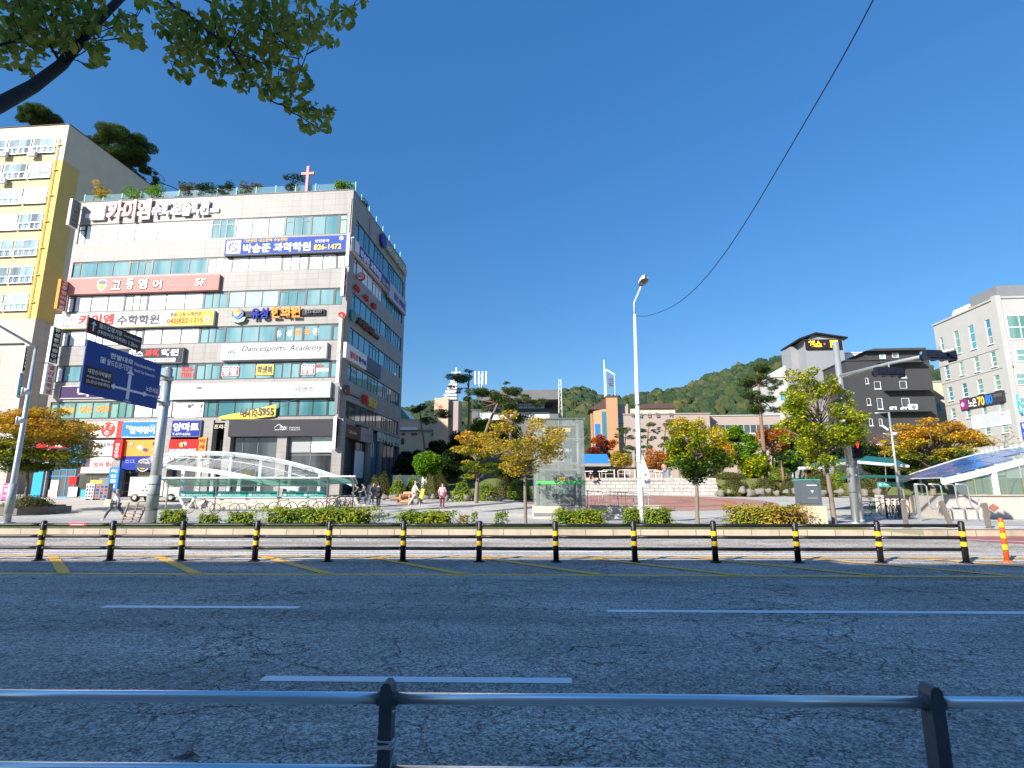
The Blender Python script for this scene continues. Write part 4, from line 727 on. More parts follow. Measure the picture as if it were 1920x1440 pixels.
# white building at the right edge
WB = mat('white_render', (.42, .41, .38), .7, vary=.08, scale=.5)
YW = 72; CW = PD(1868, 560, YW); PWs = Plane(CW, A1 - 90); Dw = -PWs.hit(1750, 612)[0]; yd = Vector((-math.sin(R(A1)), math.cos(R(A1)), 0)); PWl = Plane(CW + yd * Dw, A1 - 90)
zb3 = zt(YW); Ww = 16; wb = thing('white_building', 'white four storey building with tall narrow windows at the right edge', 'building', (CW.x, CW.y, zb3), A1); Fw_ = Face('l', Ww, Dw); Hh = CW.z - zb3
X = lambda x: 1420 + x / 3.84
Yp = lambda y: 560 + y / 3.84
wr = [(1312, 285, 1352, 400), (1410, 240, 1470, 388), (1515, 200, 1580, 355), (1635, 158, 1700, 320), (1345, 485, 1390, 573), (1450, 460, 1492, 545), (1555, 425, 1605, 520), (1675, 387, 1728, 483), (1368, 642, 1415, 730), (1470, 615, 1520, 703), (1578, 588, 1632, 677), (1700, 557, 1757, 650), (1392, 795, 1432, 860), (1498, 775, 1542, 855), (1612, 752, 1658, 842), (1732, 730, 1786, 822), (1520, 935, 1560, 990), (1635, 915, 1682, 975), (1755, 900, 1812, 962)]
rr = []
for a, b, c, d in wr:
    ua, zh = PWl.hit(X(a), Yp(b + (0))); ub, zl = PWl.hit(X(c), Yp(d)); rr.append((ua, ub, zl - zb3, zh - zb3))
m = MB(); m.box(.3, Ww, .0, Dw, 0, Hh, WB); zs = sorted({0, Hh} | {r[2] for r in rr} | {r[3] for r in rr})
for a_, b_ in zip(zs, zs[1:]):
    op = sorted([(r[0], r[1]) for r in rr if r[2] < (a_ + b_) / 2 < r[3]]); x = 0
    for o in op:
        if o[0] > x: Fw_.box(m, x, o[0], a_, b_, -.3, 0, WB)
        x = max(x, o[1])
    if x < Dw: Fw_.box(m, x, Dw, a_, b_, -.3, 0, WB)
m.box(-.15, Ww, -.15, Dw + .1, Hh, Hh + .25, WB); m.box(-.35, 0.35, -.25, .5, 0, Hh + .4, WB); m.box(1, Ww - .5, 1, 6, Hh + .25, Hh + 2.2, GREY)
for py in (661, 698, 745): z = PWl.hit(1850, py)[1] - zb3; Fw_.box(m, 0, Dw, z - .03, z + .03, 0, .04, GREY)
m.build('wall', wb)
for r in rr:
    hh_ = r[3] - r[2]; window(wb, Fw_, *r, GL_G if rnd.random() < .6 else GL_N, (), [(r[0] + .05, r[1] - .05, r[2] + hh_ * .3), (r[0] + .05, r[1] - .05, r[2] + hh_ * .66)], WHFR, -.14)
    q = MB(); Fw_.box(q, r[0] - .1, r[1] + .1, r[2] - .12, r[2] - .02, 0, .15, WHFR); q.build('sill', wb)
Pwf = Plane(CW, A1); Ff3 = Face('f', Ww, Dw)
for (a, b, c, d) in ((1884, 591, 1940, 636), (1902, 654, 1940, 678), (1902, 700, 1940, 722), (1902, 745, 1940, 768), (1910, 790, 1940, 812)):
    ua, zh = Pwf.hit(a, b); ub, zl = Pwf.hit(c, d); window(wb, Ff3, ua, ub, zl - zb3, zh - zb3, GL_G, [ua + 1.6, ua + 3.2], [(ua, ub, (zl + zh) / 2 - zb3)], WHFR, .02, fw=.12)
sign(PWl, (1799, 750), (1884, 753), DGREY, [('노은', .20, .15, .40, .9, WHITE, .04), ('70', .42, .1, .58, .95, YELS, .04), ('80', .60, .1, .76, .95, ROY, .04), ('라이브', .79, .15, .97, .5, GTX, .01)], .2, label='long dark banner sign reading 70 80 on the side wall of the white building', shapes=lambda q, w, h, y: (q.box(0, .18 * w, y + .004, y + .012, 0, h, VIOL), q.disc((.06 * w, .5 * h), .22 * h, y, y + .003, LPINK)))
sign(PWl, (1820, 781), (1896, 795), WHITE, [('스마트안경원', .25, .3, .75, .75, LBL, .02)], .05, label='white banner with pale blue lettering below the dark banner sign', name='wall_banner')
for (a, b, c, d, bg_, tx, tm, lb) in ((1889, 640, 1900, 685, WHITE, '070노은', DBLU, 'white upright sign with dark blue characters at the corner of the white building'), (1906, 740, 1918, 775, CYAN, '치과', WHITE, 'cyan upright sign with white characters below the white upright sign'), (1914, 792, 1926, 825, NAVY, '학원', WHITE, 'dark blue upright sign lowest at the right edge')):
    sign(Pwf, (a, b), (c, d), bg_, [(ch, .2, (i + .1) / len(tx), .8, (i + .85) / len(tx), tm, .03) for i, ch in enumerate(tx)], .3, .1, 'projecting_sign', lb)
u, z = PWl.hit(1790, 595); t = thing('roof_housing', 'white curved roof housing on top of the white building', 'roof unit', PWl.pt(u, CW.z + .2, -3), A1); m = MB(); m.prism([(-2.5, 0), (3, 0), (3, 1.7), (0, 1.7), (-2, 1.2)], -1.5, 1.5, WHITE); m.build('shell', t); m = MB(); m.box(-2, 0, -1.55, -1.5, .3, .8, GREY); m.build('vent', t)
# dark grey building
DG = mat('dark_render', (.045, .045, .048), .8, vary=.12, scale=.6)
wn = [(775, 570, 803, 612), (838, 596, 893, 650), (1028, 518, 1075, 570), (1020, 592, 1080, 646), (785, 716, 820, 766), (858, 716, 908, 795), (1035, 715, 1102, 782), (712, 868, 742, 918), (803, 864, 835, 915), (873, 864, 905, 915)]
dk, Pd, Fd, Wd, Hd, zd = block('dark_building', 'dark grey stepped building with small white framed windows right of the signal pole', 1585, 1742, 674, 84, 14, DG, [(X(a), Yp(b), X(c), Yp(d)) for a, b, c, d in wn], glass=GL_K, roof=DG, cuts=0)
def onP(P, px, py, z0): u, z = P.hit(px, py); return u, z - z0
m = MB(); u0, z0 = onP(Pd, 1628, 676, zd); u1, z1 = onP(Pd, 1727, 657, zd); m.box(u0, u1, .4, 9, z0, z1, DG); m.prism([(u0 - .5, z1), (u1 + .5, z1), (u1 + .5, z1 + .35), (u0 + .8, z1 + .35)], -.4, 9.5, DG); m.build('top_storey', dk)
for (a, b, py) in ((1642, 1728, 683), (1656, 1741, 734.5), (1646, 1743, 774)):
    m = MB(); u0, z = onP(Pd, a, py, zd); u1, _ = onP(Pd, b, py, zd); m.box(u0, u1, -1.1, 0, z, z + .3, DG); m.build('ledge', dk)
for (a, b) in ((1652, 664), (1676, 662)):
    u, z = onP(Pd, a, b + 8, zd); window(dk, Fd, u, u + .9, z, z + .75, GL_S, (), (), WHFR, -.36)
for (px, py, s_, k) in ((1671, 772, .8, 'left of the three'), (1690, 772, .65, 'middle of the three'), (1708, 771, 1.15, 'right and largest of the three')):
    u, z = Pd.hit(px, py); t = thing('air_conditioner', 'white air conditioner on the ledge of the dark building, ' + k, 'air conditioner', Pd.pt(u, z, .6), A1, 'air conditioner units on the dark building'); m = MB(); m.box(-.5 * s_, .5 * s_, -.2, .2, .05, .85 * s_, WHFR); m.build('case', t); m = MB(); m.disc((0, .45 * s_), .27 * s_, -.22, -.2, GREY); m.build('fan_grille', t); m = MB(); m.box(-.4 * s_, .4 * s_, -.15, .15, 0, .05, GREY); m.build('feet', t)
# pale tower with LED sign, low white and beige buildings around
GT = mat('pale_panel', (.27, .27, .285), .6, vary=.08, scale=.4)
tw, Pt, Ft, Wt, Ht, z_ = block('sign_tower', 'pale grey tower with a shallow dark gable roof above the trees', 1508, 1580, 637, 92, 7, GT, roof=GT)
m = MB(); m.prism([(-1.1, Ht + .0), (Wt * .28, Ht + 1.0), (Wt + .6, Ht + .1), (Wt + .6, Ht + .35), (Wt * .28, Ht + 1.3), (-1.1, Ht + .3)], -.6, 7.5, BLACK); m.build('gable_roof', tw)
m = MB(); m.prism([(0, Ht), (Wt * .28, Ht + 1.05), (Wt, Ht + .3)], .0, 7, GT); m.build('gable_wall', tw); m = MB(); m.prism([(-2.2, 0), (0, 0), (0, 0.01)], 0, 0, GT) if 0 else m.box(-1.2, 0, 3, 7, 0, Ht - .3, GT); m.build('side_wall', tw)
LED = mat('led_amber', (1, .42, .02), .5, emit=1.5, vary=0); LEDR = mat('led_red', (1, .08, .02), .5, emit=1.2, vary=0)
sign(Pt, (1510.5, 637), (1579, 653), BLACK, [('헬스', .08, .12, .44, .88, LED, .05), ('·', .50, .4, .54, .6, LEDR, .03), ('PT', .68, .12, .90, .88, LED, .05)], .35, label='black electronic board with glowing amber lettering on the pale tower')
bb, *_ = block('white_annex', 'low white flat roofed annex behind the dark building', 1582, 1627, 662, 95, 6, WHFR, [])
b2, Pb2, Fb2, *_ = block('beige_annex', 'beige building between the dark and the white building', 1737, 1768, 716, 92, 8, CRW, [(1755, 757, 1766, 773)], roof=WB)
b3, *_ = block('gabled_hall', 'cream hall with a sloping roofline behind the tall yellow green tree', 1447, 1500, 707, 98, 10, WB, [(1462, 740, 1490, 752)]); Hx = _[3]
m = MB(); Wx = _[2]; m.prism([(0, Hx), (Wx, Hx), (Wx, Hx + 2.2), (Wx * .5, Hx + 2.2)], 0, 10, WB); m.build('gable_wall', b3)
# community hall: pink beige body, orange stair tower, brown roofs
PK = mat('pink_beige_render', (.38, .30, .26), .75, vary=.06, scale=.4); ORW = mat('orange_render', (.46, .26, .14), .75, vary=.06, scale=.4); BRF = mat('brown_roof', (.09, .05, .045), .7, vary=.15); 
hall, Ph, Fh, Wh, Hh2, zh = block('community_hall', 'wide pink beige community hall with an orange stair tower and brown roof', 1156, 1330, 776, 95, 16, PK, [(1159, 770 + 12, 1169, 793), (1172, 847, 1186, 862), (1190, 847, 1204, 862)], roof=PK, cuts=1, frame=GREY)
m = MB(); u0, z0 = onP(Ph, 1157, 776, zh); u1, z1 = onP(Ph, 1178, 757, zh); m.box(u0, u1, .5, 8, z0, z1, PK); u0, z1 = onP(Ph, 1181, 765, zh); u1, _z = onP(Ph, 1268, 770, zh); m.box(u0, u1, 1, 9, Hh2, z1, CRW); m.build('upper_storey', hall)
m = MB(); m.prism([(u0 + 1, z1), (u1 + .2, z1), (u1 - .6, z1 + .75), (u0 + 2.2, z1 + .75)], .6, 9.4, BRF); m.build('brown_roof', hall)
m = MB(); u0, z1 = onP(Ph, 1135, 747, zh); u1, _z = onP(Ph, 1156, 747, zh); m.box(u0, u1, -1.2, 5, 0, z1, ORW); m.box(u0 - .1, u1 + .1, -1.3, 5.1, z1, z1 + .25, BRF); m.build('stair_tower', hall)
m = MB(); ua, za = onP(Ph, 1112, 769, zh); m.prism([(ua, -0.4), (u0, -1.0), (u0, 6), (ua, 6), (ua - .4, 2)], 0, za, ORW, 'xy'); m.build('curved_wall', hall)
m = MB(); m.prism([(ua - .8, za), (u0, za), (u0, z1 - .2), (u0 - .6, z1 - .4), (ua + .6, za + .9)], -.8, 6, BRF); m.build('hipped_roof', hall)
m = MB(); ub, zc = onP(Ph, 1131, 860, zh); m.box(ub - .1, ub + .9, -1.05, -.6, zc, za - .4, GL_N); m.box(ua + .2, ua + 1.1, -.75, -.3, zc, za - 2.5, ROY); m.build('stair_window', hall)
letters(Ph, (1183, 773.5), (1262, 782), [('마', 0, 0, .09, 1, GREY, .02), ('을', .18, 0, .28, 1, GREY, .02), ('신', .38, 0, .48, 1, GREY, .02), ('협', .58, 0, .68, 1, GREY, .02), ('가', .9, 0, 1, 1, GREY, .02)], 'grey raised lettering along the top of the pink community hall', thick=.08)
w2, *_q = block('hall_wing', 'long low white wing of the community hall with a dark window band', 1330, 1462, 779, 96, 12, PK, [(1336, 796, 1455, 812)], glass=GL_K, cuts=5, roof=WB)
# steel sign frame on the stair tower
u, z = Ph.hit(1145, 747); t = thing('roof_sign_frame', 'rooftop steel sign frame with dark letters and a tall mast on the orange stair tower', 'sign frame', Ph.pt(u, z + .2, 0), A1)
zt1 = PD(1145, 697, 95).z - z; m = MB()
for x in (-.7, .8): m.tube([(x, 0, 0), (x, 0, zt1 * (1.12 if x < 0 else .9))], .05, WHFR, 6)
for i in range(13): m.tube([(-.8, 0, .2 + i * zt1 * .85 / 12), (.9, 0, .2 + i * zt1 * .85 / 12)], .03, GREY, 5)
m.bar((-.7, 0, zt1 * 1.1), (.9, 0, zt1 * .88), .1, .25, WHFR); m.build('frame', t); m = MB(); m.tube([(-.95, 0, 0), (-.95, 0, PD(1134, 674, 95).z - z)], [.14, .10], WHFR, 8); m.build('mast', t)
m = MB(); [m.text(c, -.35, .55, zt1 * (.62 - .2 * i), zt1 * (.78 - .2 * i), -.1, BRWN, .04) for i, c in enumerate('신협')]; m.build('lettering', t)
# church: peach body, tower, white louvred steeple with cross
PCH = mat('peach_render', (.54, .40, .28), .75, vary=.06, scale=.4)
ch, Pc, Fc, Wc, Hc, zc = block('church_building', 'peach coloured church behind the left building with a square tower', 740, 818, 787, 112, 14, PCH, [(753, 812, 759, 816), (771, 812, 782, 816), (809, 812, 817, 816), (752, 822, 758, 833)], glass=GL_K, frame=GREY, cuts=0)
m = MB(); u0, z1 = onP(Pc, 817, 748, zc); u1, _ = onP(Pc, 843, 748, zc); u2, z2_ = onP(Pc, 860, 752, zc); m.box(u0, u1, -1.2, 4, 0, z1, PCH); m.box(u1, u2, -.2, 4, 0, z2_, PK); m.build('tower', ch)
m = MB(); [m.text(c, u0 + .9, u0 + 1.8, z1 - 2.4 - i * 1.5, z1 - 1.4 - i * 1.5, -1.24, REDT, .03) for i, c in enumerate('순전')]; m.build('lettering', ch)
m = MB(); m.box(0, Wc, -.35, 0, Hc - 2.3, Hc - 2.1, GREY); m.box(1.2, 5, -.6, 0, Hc - 2.1, Hc - 1.6, WHFR); m.build('cornice', ch); m = MB(); m.prism([(-2, Hc + .2), (3.2, Hc + .2), (1, Hc + 2.6), (-2, Hc + 2.6)], 1, 6, GL_G); m.build('glass_roof', ch)
u, z = Pc.hit(847, 748); t = thing('church_steeple', 'white stepped steeple with open louvres and a cross on the church tower', 'steeple', Pc.pt(u, z, -1.5), A1)
zs_ = PD(847, 709, 112).z - z; m = MB()
for i in range(6): f_ = i / 6; h_ = zs_ * .155; m.box(-2.1 + f_ * 1.9, .9, -1 + f_ * .5, 1 - f_ * .5, zs_ * f_, zs_ * f_ + h_ * .62, WHFR)
m.build('louvre_stack', t); m = MB(); m.tube([(.6, 0, 0), (.6, 0, zs_)], .12, WHFR, 6); m.build('mast', t)
ct = PD(853, 687, 112).z - z; m = MB(); m.box(.42, .68, -.12, .12, zs_, ct, WHITE); m.box(-.45, 1.55, -.12, .12, ct - 1.2, ct - .92, WHITE); m.build('cross', t)
# modern grey building behind the pines
MG = mat('grey_concrete', (.16, .155, .155), .8, vary=.15, scale=.4)
mg, Pm, Fm, Wm, Hm, zm = block('concrete_building', 'grey concrete building with a projecting upper box and white window grid behind the pines', 885, 1048, 768, 100, 14, MG, [(900, 774, 1030, 785)], glass=GL_W, cuts=12, roof=MG)
m = MB(); u0, z0 = onP(Pm, 930, 755, zm); u1, z1 = onP(Pm, 1036, 736, zm); m.box(u0 - 3, u1 + 1.2, -3, 9, z0, z1, MG); m.build('upper_box', mg)
u0, z0 = onP(Pm, 915, 768, zm); u1, z1 = onP(Pm, 1022, 755, zm); window(mg, Fm, u0, u1, z0, z1, GL_W, [u0 + (u1 - u0) * j / 13 for j in range(1, 13)], [(u0, u1, (z0 + z1) / 2)], GREY, .02, fw=.12)
def mast(px, py0, py1, Y, lb, rungs=8, w_=.35):
    b = PD(px, py0, Y); b.z = zt(Y) ; hh = PD(px, py1, Y).z - b.z; t = thing('radio_mast', lb, 'mast', b); m = MB()
    for sx in (-1, 1): m.tube([(sx * w_, 0, 0), (sx * w_ * .35, 0, hh)], .06, WHFR, 5)
    m.build('legs', t); m = MB(); n = rungs * 2
    for i in range(n): f0, f1 = i / n, (i + 1) / n; s_ = 1 if i % 2 else -1; m.tube([(s_ * w_ * (1 - .65 * f0), 0, hh * f0), (-s_ * w_ * (1 - .65 * f1), 0, hh * f1)], .03, WHFR, 4)
    m.build('lattice', t); return t
mast(1051, 785, 711, 90, 'thin white lattice mast rising above the glass lift tower', 14, .5)
t = mast(901, 720, 700, 88, 'cluster of white mobile antennas above the pine crowns', 10, .5); m = MB(); hb = PD(901, 712, 88).z - zt(88)
[m.box(x - .12, x + .12, -.1, .1, hb - .8, hb + 1.4, WHFR) for x in (-.9, -.3, .3, .9)]; m.build('antenna_panels', t)
# the street's own side: office row behind the camera, which throws the long shade over the near lanes
OB = tile_mat('office_cladding', (.33, .30, .27), (.2, .2, .2), 1.2, .6)
ob = thing('office_row', 'row of stone office blocks along the near side of the road', 'building', (0, -12, .15)); gaps = [(-60, -30.5, 19.6), (-30.4, -18, 20.0), (-17.9, -10.5, 19.5), (-10.4, 60, 19.9)]
for a, b, h in gaps: m = MB(); m.box(a, b, -14, 0, 0, h, OB); m.build('block', ob); q = MB(); [q.box(a + .6, b - .6, 0, .03, 1.2 + 3.4 * i, 3.0 + 3.4 * i, GL_N) for i in range(5)]; q.build('window_band', ob)
# ================================================================ plants
def arr_mesh(name, V, Fq, mats, mi=None, parent=None, smooth=False):
    """numpy verts (N,3) and faces (M,k) to a mesh object"""
    me = bpy.data.meshes.new(name); k = Fq.shape[1]; me.vertices.add(len(V)); me.vertices.foreach_set('co', V.astype(np.float32).ravel())
    me.loops.add(Fq.size); me.loops.foreach_set('vertex_index', Fq.astype(np.int32).ravel()); me.polygons.add(len(Fq)); me.polygons.foreach_set('loop_start', np.arange(0, Fq.size, k, dtype=np.int32))
    for m in mats: me.materials.append(m)
    if mi is not None: me.polygons.foreach_set('material_index', mi.astype(np.int32))
    if smooth: me.polygons.foreach_set('use_smooth', np.ones(len(Fq), bool))
    me.update(calc_edges=True); me.validate(); o = bpy.data.objects.new(name, me); COL.objects.link(o)
    if parent is not None: o.parent = parent
    return o
def leaf_arr(Cn, size, aspect=.55, up=.4, hang=0., jit=.35, shape=None, out=None):
    """leaf faces at centres Cn: returns verts, faces. up: how much leaf normals turn to the sky; hang: how much leaves droop"""
    n = len(Cn); nr = NP.normal(size=(n, 3)); nr /= np.linalg.norm(nr, axis=1)[:, None]; nr[:, 2] = np.abs(nr[:, 2]); nr = nr * (1 - up) + np.array([0, 0, 1.]) * up
    if out is not None: nr = nr * .6 + out * .6
    nr /= np.linalg.norm(nr, axis=1)[:, None]
    a = NP.normal(size=(n, 3)); a[:, 2] -= hang * 2; a -= nr * (a * nr).sum(1)[:, None]; a /= np.linalg.norm(a, axis=1)[:, None] + 1e-9; b = np.cross(nr, a)
    s = size * (1 + jit * NP.uniform(-1, 1, n)); P = shape if shape is not None else [(-.5, 0, 0), (-.05, .5, .08), (.5, 0, -.05), (-.05, -.5, .08)]
    k = len(P); V = np.empty((n, k, 3))
    for i, (u, v, w_) in enumerate(P): V[:, i] = Cn + a * (u * s)[:, None] + b * (v * s * aspect)[:, None] + nr * (w_ * s)[:, None]
    return V.reshape(-1, 3), np.arange(n * k).reshape(n, k)
def clump_pts(cl, dens):
    """cl: (x,y,z,rx,ry,rz); points mostly near each clump's surface, more on top"""
    out = []
    for c in cl:
        n = max(6, int(dens * (c[3] * c[4] + c[3] * c[5]) )); d = NP.normal(size=(n, 3)); d /= np.linalg.norm(d, axis=1)[:, None]; r_ = NP.uniform(.25, 1, n) ** .5
        out.append(np.array(c[:3]) + d * r_[:, None] * np.array(c[3:6]))
    return np.concatenate(out)
BARK = mat('grey_bark', (.20, .16, .125), .9, vary=.35, scale=12, bump=.5); BARKP = mat('pine_bark', (.22, .13, .09), .9, vary=.35, scale=8, bump=.5); BARKD = mat('dark_bark', (.035, .028, .024), .9, vary=.4, scale=25, bump=.6)
LM_AUT = leaf_mat('autumn_leaves', [(.05, .10, .012), (.11, .19, .015), (.36, .32, .02), (.60, .38, .03), (.64, .32, .03)], .7, -1.6, 1.3)
LM_YG = leaf_mat('yellow_green_leaves', [(.05, .12, .008), (.18, .28, .012), (.38, .42, .02), (.56, .52, .02), (.62, .46, .03)], .25, -2, 2)
LM_GY = leaf_mat('green_yellow_leaves', [(.03, .085, .01), (.06, .16, .012), (.24, .30, .015), (.54, .48, .02), (.62, .42, .02)], 1.1, -1.6, 1.6)
LM_YEL = leaf_mat('sparse_yellow_leaves', [(.18, .20, .02), (.44, .34, .03), (.60, .42, .04), (.66, .46, .05)], .1)
LM_GRN = leaf_mat('bright_green_leaves', [(.05, .13, .01), (.10, .24, .015), (.20, .36, .02), (.26, .38, .04)], .4, -1.5, 1.5)
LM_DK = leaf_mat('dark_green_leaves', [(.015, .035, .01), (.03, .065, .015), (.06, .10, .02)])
LM_PIN = leaf_mat('pine_needles', [(.03, .07, .02), (.06, .12, .03), (.11, .18, .045), (.18, .24, .06)], .3, -2, 2, trans=.15)
LM_PIN2 = leaf_mat('dull_pine_needles', [(.02, .045, .02), (.04, .08, .035), (.07, .12, .05)], .2, -2, 2, trans=.15)
LM_RED = leaf_mat('red_maple_leaves', [(.05, .015, .012), (.16, .03, .02), (.42, .08, .02), (.55, .16, .03)], .9, -1.5, 1.5)
LM_ORG = leaf_mat('orange_maple_leaves', [(.12, .14, .02), (.42, .16, .02), (.60, .19, .02), (.65, .26, .03)], .3, -1.5, 1.5)
LM_AZ = leaf_mat('azalea_leaves', [(.05, .075, .012), (.09, .11, .018), (.16, .13, .03), (.22, .12, .04)], .2, nscale=.6)
LM_HG = leaf_mat('hedge_leaves', [(.05, .11, .012), (.12, .22, .015), (.26, .34, .02), (.42, .40, .03)], .3, -.3, .4, nscale=1.2)
LM_HR = leaf_mat('turning_hedge_leaves', [(.10, .16, .015), (.26, .30, .02), (.48, .36, .03), (.50, .22, .04)], .2, -.3, .4, nscale=1.0)
LM_OV = leaf_mat('overhead_leaves', [(.14, .19, .03), (.24, .29, .04), (.38, .40, .06), (.44, .38, .07)], 0, nscale=1.5, trans=.55, rw=.9)
CORE = mat('dark_fill_core', (.03, .045, .012), .95, vary=.4, scale=5)  # dark solid fill added inside shrubs so gaps don't show through
def limb(mb, a, b, r0, r1, m, bend=.15, n=5, seg=6):
    a, b = Vector(a), Vector(b); L_ = (b - a).length; off = Vector((rnd.uniform(-1, 1), rnd.uniform(-1, 1), rnd.uniform(-.2, .8))) * L_ * bend
    mb.tube([a + (b - a) * (i / n) + off * math.sin(math.pi * i / n) for i in range(n + 1)], [r0 + (r1 - r0) * i / n for i in range(n + 1)], m, seg)
def cbox(Y, x0, y0, x1, y1):
    c = PD((x0 + x1) / 2, (y0 + y1) / 2, Y); a, b = PD(x0, (y0 + y1) / 2, Y), PD(x1, (y0 + y1) / 2, Y); t_, u_ = PD((x0 + x1) / 2, y0, Y), PD((x0 + x1) / 2, y1, Y)
    return c, (b.x - a.x) / 2, (t_.z - u_.z) / 2
def tree(name, label, bx, Y, box_, lm, bark, tr=.1, ncl=26, dens=70, leaf=.11, clr=.30, flat=.6, group=None, by=None, cat='tree', layered=False, up=.4, seed=None, hang=0., forks=1, zb=None, bottom=.0, dy=1.0, asp=.6):
    if seed is not None: rnd.seed(seed)
    b = PD(bx, by, Y) if by else G(bx, Y)
    if by is None: b = G(bx, Y); 
    if zb is not None: b.z = zb
    c, rx, rz = cbox(Y, *box_); ry = rx * dy; t = thing(name, label, cat, b, 0, group); c = c - b
    m = MB(); tt = Vector((c.x * .5, 0, max(.25, c.z - rz * .75))); pts = [Vector((0, 0, -.05)), Vector((tt.x * .2, rnd.uniform(-.03, .03), tt.z * .35)), Vector((tt.x * .6, rnd.uniform(-.05, .05), tt.z * .75)), tt]
    m.tube([pts[0], pts[0] + Vector((0, 0, .12))] + pts[1:] , [tr * 1.35, tr * 1.05, tr, tr * .88, tr * .8], bark, 9)
    cl = []; tries = 0
    while len(cl) < ncl and tries < 3000:
        tries += 1; d = Vector((rnd.gauss(0, 1), rnd.gauss(0, 1), rnd.gauss(0, 1))).normalized() * rnd.uniform(.45, 1) ** .7
        if bottom and d.z < -bottom: continue
        p = Vector((c.x + d.x * rx * (1 - clr * .6), c.y + d.y * ry * (1 - clr * .6), c.z + d.z * rz * (1 - clr * flat)))
        if any((p - Vector(q[:3])).length < rx * clr * .55 for q in cl): continue
        s_ = rnd.uniform(.65, 1.2) * clr * rx; cl.append((p.x, p.y, p.z, s_ * (1.15 if layered else 1), s_ * (1.15 if layered else 1), s_ * flat * (.62 if layered else 1)))
    hub = [tt, tt + Vector((c.x * .3, 0, rz * .55)), Vector((c.x, c.y, c.z + rz * .25))]
    m.tube(hub, [tr * .8, tr * .5, tr * .22], bark, 7)
    for q in cl:
        e = Vector(q[:3]); f_ = min(1, max(0, (e.z - tt.z) / (rz * 1.6) - .15)); s0 = hub[0].lerp(hub[1], min(1, f_ * 2)) if f_ < .5 else hub[1].lerp(hub[2], (f_ - .5) * 2)
        limb(m, s0, e, tr * .34, tr * .07, bark, .1, 4, 5)
        for _ in range(3): limb(m, s0.lerp(e, rnd.uniform(.5, .9)), e + Vector((rnd.uniform(-1, 1) * q[3], rnd.uniform(-1, 1) * q[4], rnd.uniform(-.6, .8) * q[5])), tr * .09, tr * .03, bark, .1, 2, 4)
    m.build('trunk', t, True)
    V, F_ = leaf_arr(clump_pts(cl, dens * (2.6 if layered else 4.2)), leaf * 1.12, asp, up, hang); o = arr_mesh('crown', V - np.array(c), F_, [lm], None, t); o.location = c
    return t
def pine(label, bx, Y, crowns, lm=LM_PIN, tr=.16, zbase=None, group=None, dens=170, leaf=.26, lean=0, bark=None, name='pine_tree'):
    """crowns: picture boxes of flat needle clouds"""
    b = G(bx, Y)
    if zbase is not None: b.z = zbase
    t = thing(name, label, 'pine tree', b, 0, group); bark = bark or BARKP
    cs = [(cbox(Y + rnd.uniform(-.6, .6), *q)) for q in crowns]; top = max((q[0].z for q in cs)) - b.z; m = MB()
    topc = max(cs, key=lambda q: q[0].z)[0] - b
    tp = [Vector((0, 0, -.1)), Vector((topc.x * .15 + lean, 0, top * .3)), Vector((topc.x * .45 + lean, .1, top * .6)), Vector((topc.x * .8, 0, top * .85)), Vector((topc.x, 0, top))]; m.tube(tp, [tr * 1.2, tr, tr * .8, tr * .55, tr * .2], bark, 8)
    pc = []
    for c, rx, rz in cs:
        c = c - b; s0 = tp[2] if c.z < top * .75 else tp[3]; limb(m, s0.lerp(tp[3], rnd.random() * .5), c, tr * .4, tr * .12, bark, .1)
        k = max(3, int(rx * 3.2))
        for _ in range(k):
            a = rnd.uniform(0, 6.28); q = rnd.uniform(.1, .85); e = c + Vector((math.cos(a) * rx * q, math.sin(a) * rx * q, rnd.uniform(-.5, .5) * rz)); limb(m, c, e, tr * .1, tr * .04, bark, .1, 2, 4)
            s_ = rx * rnd.uniform(.28, .5); pc.append((e.x, e.y, e.z + .05, s_, s_, max(.12, min(rz * .55, s_ * .5))))
    m.build('trunk', t, True); V, F_ = leaf_arr(clump_pts(pc, dens * 2.9), leaf * 1.25, .2, .55, 0); arr_mesh('crown', V, F_, [lm], None, t); return t
